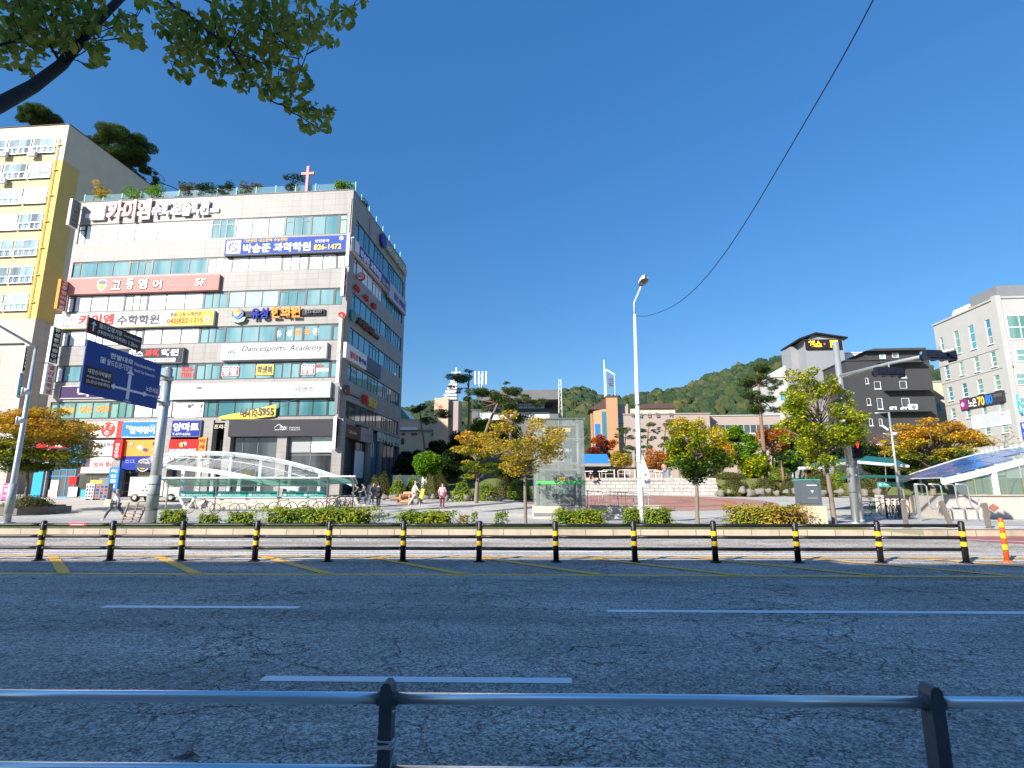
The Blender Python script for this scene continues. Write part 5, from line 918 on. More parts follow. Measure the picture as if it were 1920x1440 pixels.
def shrub(label, px0, py0, px1, py1, Y, lm=LM_AZ, zb=None, group=None, name='clipped_shrub', leaf=.09, dens=420, boxy=False, dyf=1.0, cat='shrub', core=True, rough=.12, up=.3):
    c, rx, rz = cbox(Y, px0, py0, px1, py1); b = Vector((c.x, Y, zt(Y) if zb is None else zb)); H_ = max(.25, c.z + rz - b.z); t = thing(name, label, cat, b, 0, group); ry = min(rx, 1.2 if boxy else 9) * dyf
    n = int(dens * 1.9 * (rx * ry + (rx + ry) * H_ * .8)); d = NP.normal(size=(n, 3)); d[:, 2] = np.abs(d[:, 2]) ; d /= np.linalg.norm(d, axis=1)[:, None]
    if boxy:
        u = NP.uniform(-1, 1, (n, 3)); f_ = NP.integers(0, 6, n); u[:, 2] = np.abs(u[:, 2]); f_ = np.where(NP.random(n) < rx / (rx + ry + .01), np.where(f_ < 3, 4, 2 + (f_ % 2)), f_)
        for k in range(n):
            if f_[k] < 2: u[k, 0] = (-1, 1)[f_[k]]
            elif f_[k] < 4: u[k, 1] = (-1, 1)[f_[k] - 2]
            else: u[k, 2] = 1
        P = u; nrm = u / np.linalg.norm(u, axis=1)[:, None]
    else: P = d; nrm = d
    S = np.array([rx, ry, H_]); wob = 1 + rough * (np.sin(P[:, 0] * 5 * max(1, rx) + P[:, 1] * 3 + b.x) * .5 + np.sin(P[:, 2] * 6 + P[:, 0] * 7 * max(1, rx)) * .5); inn = NP.uniform(.70 if boxy else .86, 1.05, n) * wob
    Pt = P * S * inn[:, None]; Pt[:, 2] = np.maximum(Pt[:, 2], .02); V, F_ = leaf_arr(Pt, leaf, .6, up, 0, out=nrm); m = MB()
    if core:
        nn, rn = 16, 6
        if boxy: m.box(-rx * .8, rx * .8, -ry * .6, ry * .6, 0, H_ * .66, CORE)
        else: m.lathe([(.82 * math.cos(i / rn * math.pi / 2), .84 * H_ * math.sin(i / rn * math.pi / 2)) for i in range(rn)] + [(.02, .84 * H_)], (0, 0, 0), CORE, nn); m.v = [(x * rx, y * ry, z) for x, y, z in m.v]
        m.build('fill_core', t, True)
    arr_mesh('foliage', V, F_, [lm], None, t); return t
# --- hill and forest
rp = [(300, 800), (600, 775), (740, 768), (800, 757), (850, 753), (950, 750), (1060, 733), (1085, 730), (1105, 732), (1130, 744), (1160, 747), (1190, 740), (1250, 733), (1290, 725), (1350, 698), (1400, 685), (1450, 675), (1490, 668), (1560, 665), (1640, 671), (1740, 683), (1770, 694), (1850, 722), (1950, 765), (2300, 800)]
YH0, YH1 = 190, 430
def ridge(px): return float(np.interp(px, [q[0] for q in rp], [q[1] for q in rp]))
def hz(px, t): zr_ = PD(px, ridge(px), YH1).z - 5; return 1.1 + (zr_ - 1.1) * (t ** .85) + 2.2 * math.sin(px * .021 + t * 9) * t * (1 - t) * 2
V, F_ = [], []; nx, ny = 90, 16; pxs_ = np.linspace(350, 2250, nx)
for j in range(ny + 3):
    t_ = min(1, j / ny); Y = YH0 + (YH1 - YH0) * j / ny
    for p_ in pxs_: x = (PD(p_, 800, YH1).x) * (.55 + .45 * t_); V.append((x, Y, hz(p_, t_) - (0 if j <= ny else (j - ny) * 14)))
F_ = [(j * nx + i, j * nx + i + 1, (j + 1) * nx + i + 1, (j + 1) * nx + i) for j in range(ny + 2) for i in range(nx - 1)]
m = MB(); m.add(V, F_, mat('forest_floor', (.04, .05, .02), .95)); o = struct('hill', m)
def ico(sub):
    bm = bmesh.new(); bmesh.ops.create_icosphere(bm, subdivisions=sub, radius=1); v = np.array([q.co[:] for q in bm.verts]); f = np.array([[q.index for q in p.verts] for p in bm.faces]); bm.free(); return v, f
iv, if_ = ico(3); VV = []; FF = []; cnt = 0; variants = []
for k in range(8):
    ph = NP.uniform(0, 6.28, 12); q = iv.copy(); w_ = 1 + .16 * np.sin(q[:, 0] * 5 + ph[0]) * np.sin(q[:, 1] * 6 + ph[1]) + .12 * np.sin(q[:, 2] * 9 + ph[2]) * np.cos(q[:, 0] * 8 + ph[3]) + NP.normal(0, .07, len(q)); variants.append(q * w_[:, None])
for _ in range(3300):
    t_ = rnd.random() ** .85 * 1.03; p_ = rnd.uniform(640, 1860); s_ = rnd.uniform(2.3, 4.6); tt_ = min(1, t_); x = PD(p_, 800, YH1).x * (.55 + .45 * tt_); q = variants[rnd.randrange(8)]; a = rnd.uniform(0, 6.28); ca, sa = math.cos(a), math.sin(a)
    hgt = rnd.uniform(.85, 1.35); qq = np.stack([q[:, 0] * ca - q[:, 1] * sa, q[:, 0] * sa + q[:, 1] * ca, q[:, 2] * hgt], 1) * s_ + np.array([x, YH0 + (YH1 - YH0) * t_, hz(p_, tt_) + s_ * .55]); VV.append(qq); FF.append(if_ + cnt); cnt += len(qq)
def forest_mat():
    m = leaf_mat('hill_forest', [(.022, .045, .022), (.034, .064, .026), (.050, .082, .030), (.075, .10, .032), (.14, .12, .035)], 0, nscale=.05, trans=.0, rw=.75, nw=.5); nt = m.node_tree; b = [n for n in nt.nodes if n.type == 'BSDF_PRINCIPLED'][0]; tc = [n for n in nt.nodes if n.type == 'TEX_COORD'][0]
    n = nt.nodes.new('ShaderNodeTexNoise'); n.inputs['Scale'].default_value = 1.1; n.inputs['Detail'].default_value = 5; n.inputs['Roughness'].default_value = .75; bp = nt.nodes.new('ShaderNodeBump'); bp.inputs['Strength'].default_value = 1; bp.inputs['Distance'].default_value = 1.6
    nt.links.new(tc.outputs['Object'], n.inputs['Vector']); nt.links.new(n.outputs['Fac'], bp.inputs['Height']); nt.links.new(bp.outputs[0], b.inputs['Normal']); return m
o = arr_mesh('forest', np.concatenate(VV), np.concatenate(FF), [forest_mat()]); tag(o, 'dense green forest covering the hill behind the buildings', 'forest', None, 'stuff')
# --- stepped terrace with planted banks
STN = tile_mat('terrace_stone', (.50, .47, .42), (.22, .2, .18), .9, .36, .5, stain=.2, rough=.75, mort=.03); TURF = mat('dry_turf', (.13, .15, .04), .95, vary=.45, scale=3, bump=.5)
ZT = PD(1100, 896, 60).z; xa, xb = PD(1060, 900, 57).x, PD(1345, 900, 57).x; xm = PD(1262, 900, 57).x; z0 = zt(57.) - .02
st_ = thing('stone_steps', 'broad pale stone steps rising from the plaza to the raised terrace', 'steps', ((xa + xm) / 2, 57, z0)); n = 5
for i in range(n):
    m = MB(); m.box(xa - (xa + xm) / 2, xm - (xa + xm) / 2, i * .75, 4.2, (ZT - z0) * i / n, (ZT - z0) * (i + 1) / n, STN); m.build('step', st_)
rw = thing('retaining_wall', 'stepped pale block retaining wall to the right of the stone steps', 'wall', (xm, 57, z0))
for i in range(4): m = MB(); m.box(0.003, xb - xm, i * .25 - .3, 4.2, (ZT - z0) * i / 4 * .96, (ZT - z0) * (i + 1) / 4 * .96, STN); m.build('course', rw)
tr_ = MB(); tr_.box(xa - 46, xb + 60, 61, 118, 0.4, ZT - .05, TURF)
tr_.prism([(57.0, 1.0), (61.05, ZT - .04), (61.05, .5)], xb + .003, xb + 60, TURF, 'yz'); tr_.prism([(52, .8), (61.05, ZT - .04), (61.05, .5)], xa - 46, xa - 1.0, TURF, 'yz'); struct('planted_terrace', tr_)
tr_ = MB(); tr_.box(xa - 1, xm + 4, 59.9, 72, ZT - .3, ZT + .004, PAVE); struct('terrace_paving', tr_)
# --- street trees on the verge
tree('street_tree', 'slender street tree with thin yellow leaves in front of the lift tower', 985, 24.6, (893, 765, 1072, 895), LM_YEL, BARK, .075, 44, 85, .12, .22, .55, 'trees on the verge', seed=3)
tree('street_tree', 'street tree with yellow top and deep green lower leaves right of the street lamp', 1303, 24.6, (1238, 768, 1374, 915), LM_GY, BARK, .085, 50, 170, .12, .28, .8, 'trees on the verge', seed=4)
tree('street_tree', 'tall street tree with bright yellow green leaves beside the signal pole', 1556, 24.6, (1450, 670, 1620, 888), LM_YG, BARK, .10, 78, 120, .125, .22, .7, 'trees on the verge', seed=5)
# --- plaza trees
ZP = ZT - .05
tree('autumn_tree', 'layered orange and green tree in the stone planter before the store front', 55, 33, (-60, 758, 168, 900), LM_AUT, BARK, .10, 50, 110, .15, .26, .5, seed=6, layered=True)
tree('autumn_tree', 'layered tree with orange top and green skirts on the plaza left of the lift tower', 893, 43, (838, 792, 962, 912), LM_AUT, BARK, .17, 40, 75, .2, .26, .6, seed=7, layered=True)
tree('autumn_tree', 'wide golden layered tree beside the subway canopy on the right', 1745, 47, (1662, 776, 1840, 912), LM_AUT, BARK, .22, 75, 80, .2, .22, .6, seed=8, layered=True)
tree('yellow_shrub_tree', 'small golden tree beside the blue roofed pavilion', 1160, 64, (1140, 838, 1190, 885), LM_YEL, BARK, .08, 14, 55, .22, .4, .8, seed=9, zb=ZP)
tree('yellow_shrub_tree', 'russet bushy tree behind the banner on the lamp pole', 1228, 66, (1200, 838, 1262, 890), LM_ORG, BARK, .08, 16, 40, .22, .4, .8, seed=10, zb=ZP)
tree('yellow_shrub_tree', 'golden and green tree just right of the verge tree with the green skirt', 1345, 62, (1318, 820, 1388, 893), LM_AUT, BARK, .1, 22, 60, .22, .35, .8, seed=11, zb=ZP)
tree('red_maple', 'dark red maple rising behind the blue roofed pavilion', 1130, 74, (1096, 806, 1160, 880), LM_RED, BARK, .12, 26, 50, .26, .32, .7, seed=12, zb=ZP)
tree('orange_maple', 'orange maple beneath the tall pine', 1450, 66, (1412, 790, 1490, 860), LM_ORG, BARK, .12, 30, 50, .22, .3, .7, seed=13, zb=ZP)
for i, (b_, c_, Y, lb) in enumerate(((1400, (1372, 815, 1440, 895), 63, 'green leafy tree left of the orange maple'), (1500, (1462, 800, 1545, 890), 70, 'deep green tree behind the cloud pruned pine'), (1640, (1605, 830, 1690, 895), 60, 'dull green tree behind the pedestrian signal'))):
    tree('leafy_tree', lb, b_, Y, c_, LM_GRN if i == 0 else LM_DK, BARK, .12, 26, 55, .24, .33, .8, seed=14 + i, zb=ZP if Y > 61 else None)
for i, (b_, c_, Y, lb, lm) in enumerate(((770, (735, 830, 800, 920), 60, 'dark shaded tree behind the far corner of the building', LM_DK), (850, (815, 800, 905, 915), 62, 'large dark tree behind the round green bush', LM_DK), (820, (785, 815, 850, 900), 66, 'dark tree between the two other dark trees', LM_DK), (940, (900, 785, 985, 850), 70, 'light green tree behind the reddish pine trunk', LM_GRN), (955, (925, 840, 985, 920), 57, 'dark tree left of the glass lift tower', LM_DK))):  # trees by the building: dark leaves put its shade into their colour
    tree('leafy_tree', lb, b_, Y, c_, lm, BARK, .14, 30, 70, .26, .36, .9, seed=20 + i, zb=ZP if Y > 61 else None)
tree('round_bush', 'rounded bright green bush beside the white truck', 803, 54, (770, 842, 832, 903), LM_GRN, BARK, .1, 40, 110, .17, .36, 1, cat='bush', seed=30)
tree('bare_tree', 'thin leafless russet tree against the dark building', 1660, 58, (1625, 805, 1700, 850), LM_ORG, BARK, .06, 16, 4, .16, .3, .8, seed=31)
tree('bare_tree', 'thin bare tree standing before the white building', 1885, 56, (1858, 800, 1915, 850), LM_ORG, BARK, .06, 16, 2, .16, .3, .8, seed=32)
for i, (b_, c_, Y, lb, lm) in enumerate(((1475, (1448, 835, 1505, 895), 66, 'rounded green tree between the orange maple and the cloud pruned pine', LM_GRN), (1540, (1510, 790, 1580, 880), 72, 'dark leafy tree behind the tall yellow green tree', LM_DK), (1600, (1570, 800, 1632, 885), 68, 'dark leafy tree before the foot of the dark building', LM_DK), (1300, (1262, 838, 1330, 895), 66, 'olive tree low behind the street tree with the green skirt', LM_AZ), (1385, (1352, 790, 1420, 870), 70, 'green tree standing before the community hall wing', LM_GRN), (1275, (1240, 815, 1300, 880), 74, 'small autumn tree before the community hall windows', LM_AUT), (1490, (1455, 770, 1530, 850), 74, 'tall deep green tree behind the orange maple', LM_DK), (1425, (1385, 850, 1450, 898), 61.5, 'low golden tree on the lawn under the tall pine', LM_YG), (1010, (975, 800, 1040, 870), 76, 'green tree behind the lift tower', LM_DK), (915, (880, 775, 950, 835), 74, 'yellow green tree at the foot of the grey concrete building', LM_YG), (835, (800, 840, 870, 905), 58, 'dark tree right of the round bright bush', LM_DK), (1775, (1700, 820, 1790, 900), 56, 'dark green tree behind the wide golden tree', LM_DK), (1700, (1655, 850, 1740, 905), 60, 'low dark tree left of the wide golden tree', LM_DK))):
    tree('leafy_tree', lb, b_, Y, c_, lm, BARK, .12, 28, 60, .25, .34, .85, seed=120 + i, zb=ZP if Y > 61 else None)
# --- pines
pine('tallest thin pine with the steeple cross behind it', 869, 62, [(840, 700, 905, 722), (868, 692, 893, 706), (842, 722, 876, 738)], tr=.17, zbase=ZP, lean=.3)
pine('red trunked pine with a wide crown left of the grey concrete building', 890, 60, [(868, 722, 935, 748), (905, 738, 965, 762), (862, 735, 900, 760), (880, 752, 930, 778), (928, 722, 960, 738)], tr=.2, zbase=ZP)
pine('broad pine in front of the grey concrete building', 962, 61, [(930, 720, 990, 745), (960, 738, 1012, 758), (920, 752, 985, 778), (985, 748, 1035, 768), (945, 775, 1010, 795), (935, 715, 955, 728)], tr=.2, zbase=ZP)
pine('dark spreading pine before the church', 802, 58, [(762, 758, 812, 780), (790, 765, 845, 785), (780, 778, 830, 800), (820, 772, 842, 790)], LM_PIN2, .14, zbase=zt(58))
pine('large pine with open layered limbs in front of the community hall wing', 1437, 64, [(1395, 680, 1450, 700), (1412, 690, 1445, 712), (1385, 715, 1420, 742), (1398, 742, 1452, 762), (1435, 720, 1472, 745), (1375, 700, 1440, 728), (1420, 705, 1468, 730), (1368, 730, 1425, 755), (1430, 735, 1478, 758), (1380, 758, 1440, 778), (1428, 760, 1470, 778)], tr=.24, zbase=ZP)
for i, (bx, x0, x1, yt_, lb) in enumerate(((1168, 1158, 1190, 798, 'short pine nearest the orange stair tower'), (1192, 1180, 1208, 800, 'second short pine left of the lamp pole'), (1213, 1202, 1232, 786, 'third short pine, just right of the lamp pole'), (1243, 1232, 1262, 785, 'rightmost short pine before the community hall'))):
    pine(lb, bx, 72, [(x0 - 2, yt_, x1 + 2, yt_ + 18), (x0 - 7, yt_ + 12, x0 + 14, yt_ + 30), (x1 - 14, yt_ + 14, x1 + 7, yt_ + 34), (x0 - 4, yt_ + 28, x1, yt_ + 48), (x0 + 2, yt_ + 44, x1 + 4, yt_ + 58)], LM_PIN, .13, zbase=ZP, group='row of short pines before the hall')
for x0, y0, x1, y1, bx, lb in ((1448, 845, 1487, 855, 1469, 'cloud pruned pine with stacked dark pads on the planted bank'), (1496, 852, 1530, 862, 1512, 'smaller cloud pruned pine behind the yellow green tree')):
    pine(lb, bx, 59.6, [(x0, y0, x1, y1), (x0 - 2, y1 + 1, x1 + 2, y1 + 12), (x0 + 1, y1 + 13, x1 - 3, y1 + 24)], LM_PIN2, .14, zbase=2.4, dens=300)
for x0, y0, x1, y1, lb in ((1660, 810, 1712, 870, 'grey green juniper behind the pedestrian signal'),): tree('juniper', lb, 1686, 54, (x0, y0, x1, y1), LM_PIN2, BARK, .1, 24, 70, .22, .34, 1, seed=40)
# rooftop trees of the apartment block and roof garden of the commercial building
def roofP(px, Y, z): p = PD(px, 300, Y); p.z = z; return p
zr_ = CA.z
for bx, bx_, Y, lb, k in ((72, (36, 207, 112, 240), 66, 'dense round pine on the roof of the apartment block', 50), (235, (170, 240, 290, 318), 74, 'ragged pine leaning over the roof edge of the apartment block', 46), (278, (255, 310, 300, 352), 78, 'small ragged conifer at the back of the apartment roof', 18)):
    tree('rooftop_pine', lb, bx, Y, bx_, LM_PIN, BARKD, .07, k, 130, .34, .26, .6, cat='pine tree', seed=50 + k, zb=zr_, asp=.18)
for i, (px0, px1, py, d_, lm, lb) in enumerate(((150, 205, 338, 1.5, LM_YEL, 'dry grassy plant hanging over the left end of the roof garden'), (225, 262, 350, 1.2, LM_GRN, 'green shrub on the roof garden right of the dry grassy one'), (262, 305, 352, 1.3, LM_GRN, 'light green roof shrub third from the left'), (318, 360, 345, 1.4, LM_AZ, 'brownish roof shrub in the middle left of the parapet'), (360, 400, 342, 1.5, LM_DK, 'dark roof shrub near the middle of the parapet'), (400, 435, 346, 1.4, LM_DK, 'dark drooping roof shrub right of the middle'), (440, 485, 345, 1.6, LM_AZ, 'thin brownish roof shrub before the glass balustrade'), (528, 568, 326, 1.5, LM_DK, 'dark sprig just left of the red cross'), (628, 660, 342, 1.2, LM_GRN, 'green shrub at the right corner of the roof'))):
    u = PF.hit((px0 + px1) / 2, py)[0]; w_ = (px1 - px0) / 1030 * 52 / 2; p = PF.pt(u, H1, -d_ * .5); hh = (PF.hit((px0 + px1) / 2, py, -d_ * .5)[1] - H1) * 1.15; t = thing('roof_shrub', lb, 'shrub', p, 0); cl = [(rnd.uniform(-w_, w_) * .8, rnd.uniform(-.5, .5), rnd.uniform(.0, 1) * hh * .85, .5, .4, .3) for _ in range(18)]
    V, F_ = leaf_arr(clump_pts(cl, 190), .2, .5, .3); arr_mesh('foliage', V, F_, [lm], None, t); m = MB(); [limb(m, (q[0] * .3, 0, -.75), q[:3], .03, .01, BARK, .1, 3, 4) for q in cl]; m.build('stems', t)
p = PS.pt(2.0, H1, -.6); t = thing('roof_shrub', 'dark plant spilling over the side parapet of the roof', 'shrub', p, 0); cl = [(rnd.uniform(-.2, .5), rnd.uniform(-1.6, 2.2), rnd.uniform(.0, .9), .45, .5, .35) for _ in range(14)]; V, F_ = leaf_arr(clump_pts(cl, 110), .2, .5, .3); arr_mesh('foliage', V, F_, [LM_DK], None, t); m = MB(); [limb(m, (0, 0, -.6), q[:3], .03, .01, BARK, .1, 3, 4) for q in cl]; m.build('stems', t)
# --- clipped shrubs and rocks along the banks
ROCK = mat('bank_rock', (.20, .18, .155), .9, vary=.4, scale=2.5, bump=.8)
lsh = [(690, 889, 737, 925, 50, 'big dome shrub nearest the corner of the commercial building'), (732, 893, 762, 925, 49.5, 'dome shrub left of the log seat'), (758, 893, 790, 918, 50.5, 'dome shrub behind the log seat'), (785, 889, 848, 930, 50, 'long clipped shrub mass behind the person in cream'), (848, 902, 885, 932, 46, 'clipped shrub left of the layered orange tree'), (885, 906, 935, 932, 47, 'low clipped shrub behind the layered orange tree trunk'), (925, 893, 960, 930, 50, 'tall dome shrub right of the layered orange tree'), (950, 896, 1000, 935, 48, 'dark clipped shrub beside the lift tower')]
for a, b, c, d, Y, lb in lsh: shrub(lb, a, b, c, d, Y, LM_AZ if rnd.random() < .6 else LM_HG, group='clipped shrubs on the left bank', leaf=.13, dens=230)
rs = [(1342, 913, 1378, 925, 54.5), (1352, 893, 1398, 922, 56), (1386, 903, 1405, 918, 55), (1380, 912, 1398, 926, 54), (1402, 913, 1420, 926, 54), (1410, 893, 1465, 922, 56), (1462, 897, 1500, 925, 55.5), (1525, 900, 1560, 930, 54), (1560, 893, 1585, 925, 55), (1550, 905, 1568, 925, 52.5), (1598, 888, 1640, 925, 54), (1634, 893, 1660, 925, 53), (1440, 876, 1475, 893, 60.5), (1500, 875, 1550, 893, 60), (1330, 885, 1395, 893, 62), (1395, 873, 1425, 885, 63), (1555, 880, 1590, 893, 60.5)]
wd_ = ['low', 'broad', 'small', 'tiny', 'squat', 'widest', 'russet', 'rounded', 'dome shaped', 'little', 'big', 'dull', 'upper', 'long upper', 'flat', 'far', 'hindmost']
pl_ = ['at the foot of the retaining wall', 'above the first rocks right of the retaining wall', 'between the broad and the widest shrubs', 'at the foot of the broad shrub', 'left of the widest shrub foot', 'on the bank left of the grey cabinet', 'just left of the grey cabinet', 'right of the grey cabinet', 'right of the verge tree trunk', 'in front of the verge tree trunk', 'behind the signal pole', 'right of the signal pole', 'beneath the cloud pruned pine', 'behind the green shelter roof', 'above the retaining wall', 'on the lawn beneath the tall pine', 'far up behind the signal pole']
for i, (a, b, c, d, Y) in enumerate(rs):
    zb_ = 1.0 + max(0, Y - 57) * .47 if Y > 57 else zt(Y)
    shrub('%s clipped azalea %s' % (wd_[i], pl_[i]), a, b, c, d, Y, LM_AZ if i % 4 else LM_HG, zb=min(zb_, ZP), group='clipped shrubs on the right bank', leaf=.13, dens=230)
v_, f_ = ico(2)
def rock(label, px, py, s_, Y):
    ph = NP.uniform(0, 6.28, 4); q = v_ * (1 + .22 * np.sin(v_[:, 0] * 4 + ph[0]) + .18 * np.cos(v_[:, 2] * 5 + ph[1]) + NP.normal(0, .05, len(v_)))[:, None] * np.array([s_, s_ * .7, s_ * .75]); o = arr_mesh('bank_rock', q, f_, [ROCK]); p = PD(px, py, Y); o.location = (p.x, Y, max(p.z, zt(Y) + s_ * .2)); tag(o, label, 'rock', 'rocks along the planted banks')
for i, px in enumerate((1352, 1368, 1392, 1408, 1425, 1440, 1456, 1474, 1492, 1540, 1575, 1600, 1622, 1645)): rock('pale rock at the foot of the right bank, number %s from the retaining wall' % ('one two three four five six seven eight nine ten eleven twelve thirteen fourteen'.split()[i]), px, 924 - (i % 3) * 2, rnd.uniform(.28, .5), 53.2 if i < 10 else 51.5)
for i, px in enumerate((708, 722, 738, 798, 812, 838, 858, 875, 920, 940)): rock('grey rock at the foot of the left bank, number %s from the building corner' % ('one two three four five six seven eight nine ten'.split()[i]), px, 932 + (i % 2), rnd.uniform(.22, .38), 45.5)
# --- hedges on the verge
hg = [(300, 957, 350, 983, 'leafy green hedge block at the foot of the big sign pole', 0), (373, 965, 410, 983, 'small sparse hedge plant right of the first hedge block', 0), (427, 962, 476, 983, 'short straggly hedge left of the longest hedge', 1), (487, 953, 712, 983, 'longest green hedge on the verge under the bicycle shelter', 0), (746, 960, 852, 982, 'hedge between the longest hedge and the slender yellow tree', 1), (860, 967, 880, 982, 'small reddish hedge plant', 2), (884, 962, 896, 982, 'single young upright hedge plant', 0), (928, 961, 953, 982, 'small yellowish hedge clump left of the slender yellow tree', 1), (1037, 957, 1136, 981, 'hedge in front of the lift tower', 1), (1168, 954, 1202, 980, 'short hedge left of the street lamp', 1), (1204, 954, 1260, 980, 'hedge right of the street lamp', 0), (1360, 950, 1512, 979, 'long yellowing hedge left of the grey cabinet', 2)]
for a, b, c, d, lb, k in hg: shrub(lb, a, b, c, d, 23.7, (LM_HG, LM_HG, LM_HR)[k], group='hedges along the grass verge', name='hedge', leaf=.10, dens=1000, boxy=True, dyf=.45, cat='hedge', core=(c - a) > 30, rough=.16, up=.2)
# grass tufts on the verge
gp = np.stack([NP.uniform(-26, KX1, 9000), NP.uniform(KY + .2, KY + 1.6, 9000), np.full(9000, KZ + .02)], 1); V, F_ = leaf_arr(gp, .09, .12, .0, -1.5, shape=[(-.5, -.5, 0), (-.5, .5, 0), (.6, .1, 0), (.6, -.1, 0)])
o = arr_mesh('grass', V, F_, [leaf_mat('verge_grass', [(.07, .12, .015), (.15, .20, .03), (.28, .26, .05)])]); tag(o, 'short grass along the kerb strip', 'grass', None, 'stuff')
# --- the overhanging tree on the camera's side
rnd.seed(77)
ot = thing('broadleaf_tree', 'broadleaf tree whose dark limb and leafy sprays hang into the top left of the picture', 'tree', (-5.2, .2, .15)); ob_ = Vector((-5.2, .2, .15))
def Q(px, py, Y): return PD(px, py, Y) - ob_
m = MB(); main = [Q(-260, 300, 2.2), Q(-90, 235, 2.8), Q(0, 196, 3.2), Q(62, 162, 3.5), Q(115, 122, 3.8), Q(152, 75, 4.0), Q(185, 38, 4.2), Q(228, -5, 4.5), Q(290, -70, 5.0)]
m.tube([Vector((0, 0, -.1)), Vector((0, 0, .2)), Vector((.1, .1, 1.4)), Vector((.35, .4, 2.5))] + main[:1], [.24, .17, .14, .12, .09], BARKD, 12)
m.tube(main, [.08, .053, .046, .043, .041, .039, .037, .034, .03], BARKD, 12)
br = [([(115, 122, 3.8), (80, 60, 4.0), (30, 18, 4.2), (-40, 0, 4.3)], .012), ([(0, 83, 3.6), (35, 72, 3.8), (70, 45, 4.0), (110, 10, 4.1)], .012), ([(172, 45, 4.1), (168, 10, 4.2), (172, -40, 4.3)], .014), ([(95, 28, 4.0), (125, 5, 4.1), (160, 12, 4.3), (200, 30, 4.3)], .012), ([(185, 48, 4.2), (215, 56, 4.3), (245, 48, 4.3)], .007),
      ([(250, -60, 4.8), (320, 5, 4.6), (375, 42, 4.5), (430, 92, 4.4), (462, 140, 4.4), (500, 182, 4.4), (538, 203, 4.4), (590, 235, 4.4)], .017), ([(270, -60, 4.9), (400, 8, 4.7), (450, 42, 4.6), (510, 62, 4.6), (560, 52, 4.6), (650, 15, 4.6)], .014), ([(430, 92, 4.4), (470, 110, 4.3), (520, 125, 4.3), (560, 140, 4.3)], .008), ([(355, 20, 4.6), (350, 60, 4.5), (335, 110, 4.5)], .007), ([(380, 45, 4.5), (400, 90, 4.4), (420, 130, 4.4)], .007), ([(462, 35, 4.6), (475, -20, 4.6)], .01), ([(510, 62, 4.6), (540, 90, 4.6), (560, 110, 4.5)], .006), ([(538, 203, 4.4), (560, 200, 4.4), (600, 205, 4.4)], .005)]
pool = list(main[3:])
for path, r0 in br:
    P = [Q(*q) for q in path]; PP = []
    for a, b in zip(P, P[1:]):
        for k in range(4): PP.append(a.lerp(b, k / 4) + Vector((rnd.uniform(-1, 1), rnd.uniform(-1, 1), rnd.uniform(-1, 1))) * .012)
    PP.append(P[-1]); m.tube(PP, [r0 * (1 - .75 * i / (len(PP) - 1)) for i in range(len(PP))], BARKD, 7); pool += PP
cl = [(30, 25, 55), (90, 35, 55), (155, 15, 45), (15, 108, 22), (58, 128, 17), (72, 90, 24), (150, 60, 38), (186, 100, 22), (178, 120, 12), (232, 50, 32), (258, 78, 15), (268, 5, 15), (120, 82, 25), (30, 70, 30), (318, 40, 36), (375, 60, 50), (330, 100, 26), (345, 140, 17), (325, 135, 8), (440, 35, 55), (425, 105, 36), (500, 45, 55), (560, 35, 48), (598, 62, 28), (640, 30, 28), (682, 2, 10), (480, 115, 36), (530, 95, 36), (560, 145, 24), (455, 155, 20), (508, 168, 24), (412, 150, 14), (545, 190, 22), (578, 212, 26), (605, 228, 20), (572, 244, 16), (622, 210, 9), (392, 130, 16), (575, 165, 14), (300, 8, 12), (620, 78, 14), (535, 160, 26), (470, 140, 22), (360, 100, 24)]
pts = []
for cx, cy, rr_ in cl:
    n = int(rr_ * rr_ * 3.14 / 62 * 1.45) + 3; dep = 4.0 if cx < 290 else 4.5; c = Q(cx, cy, dep); near = min(pool, key=lambda q: (q - c).length); tw = []
    for k in range(max(2, n // 14)):
        a = rnd.uniform(0, 6.28); q = rnd.random() ** .5 * rr_; e = Q(cx + q * math.cos(a), cy + q * math.sin(a), dep + rnd.uniform(-.35, .35)); limb(m, near.lerp(c, rnd.random() * .6) if rr_ < 30 else min(pool, key=lambda s: (s - e).length), e, .005, .0018, BARKD, .12, 4, 5); tw.append(e)
    for k in range(n):
        a = rnd.uniform(0, 6.28); q = rnd.random() ** .55 * rr_; pts.append(Q(cx + q * math.cos(a), cy + q * math.sin(a), dep + rnd.uniform(-.4, .4)))
m.build('trunk', ot, True)
LS = [(-.5, 0, 0), (-.3, .38, .03), (.0, .5, .05), (.3, .34, .02), (.55, 0, -.06), (.3, -.34, .02), (.0, -.5, .05), (-.3, -.38, .03)]
V, F_ = leaf_arr(np.array([tuple(q) for q in pts]), .072, .62, .15, .5, .28, LS); arr_mesh('crown', V, F_, [LM_OV], None, ot)
# ================================================================ street furniture
GALV = mat('galvanised_steel', (.46, .48, .47), .38, .55, vary=.12, scale=5); WPOLE = mat('white_painted_pole', (.70, .71, .72), .35, vary=.05, scale=3); RUBW = mat('ribbed_wrap', (.30, .33, .32), .6, vary=.15, scale=12); BANDM = mat('pole_band', (.12, .12, .12), .5)
LENS = mat('lamp_lens', (.30, .27, .2), .2, vary=.1); REDL = mat('red_signal', (1, .03, .02), .4, emit=1.6, vary=0); BLKP = mat('black_plastic', (.008, .008, .010), .45, vary=.2); NAVP = mat('signal_back', (.012, .016, .03), .4, vary=.15)
POLY = clear_glass('green_polycarbonate', (.25, .55, .45), .45); CGL = clear_glass('canopy_glass', (.92, .95, .94), .04); LGL = clear_glass('lift_glass', (.93, .965, .955), .12); SOL = glass_mat('solar_panel', (.02, .09, .30), (.05, .16, .42), .1, .5); DGLS = clear_glass('entrance_glass', (.45, .58, .54), .3)
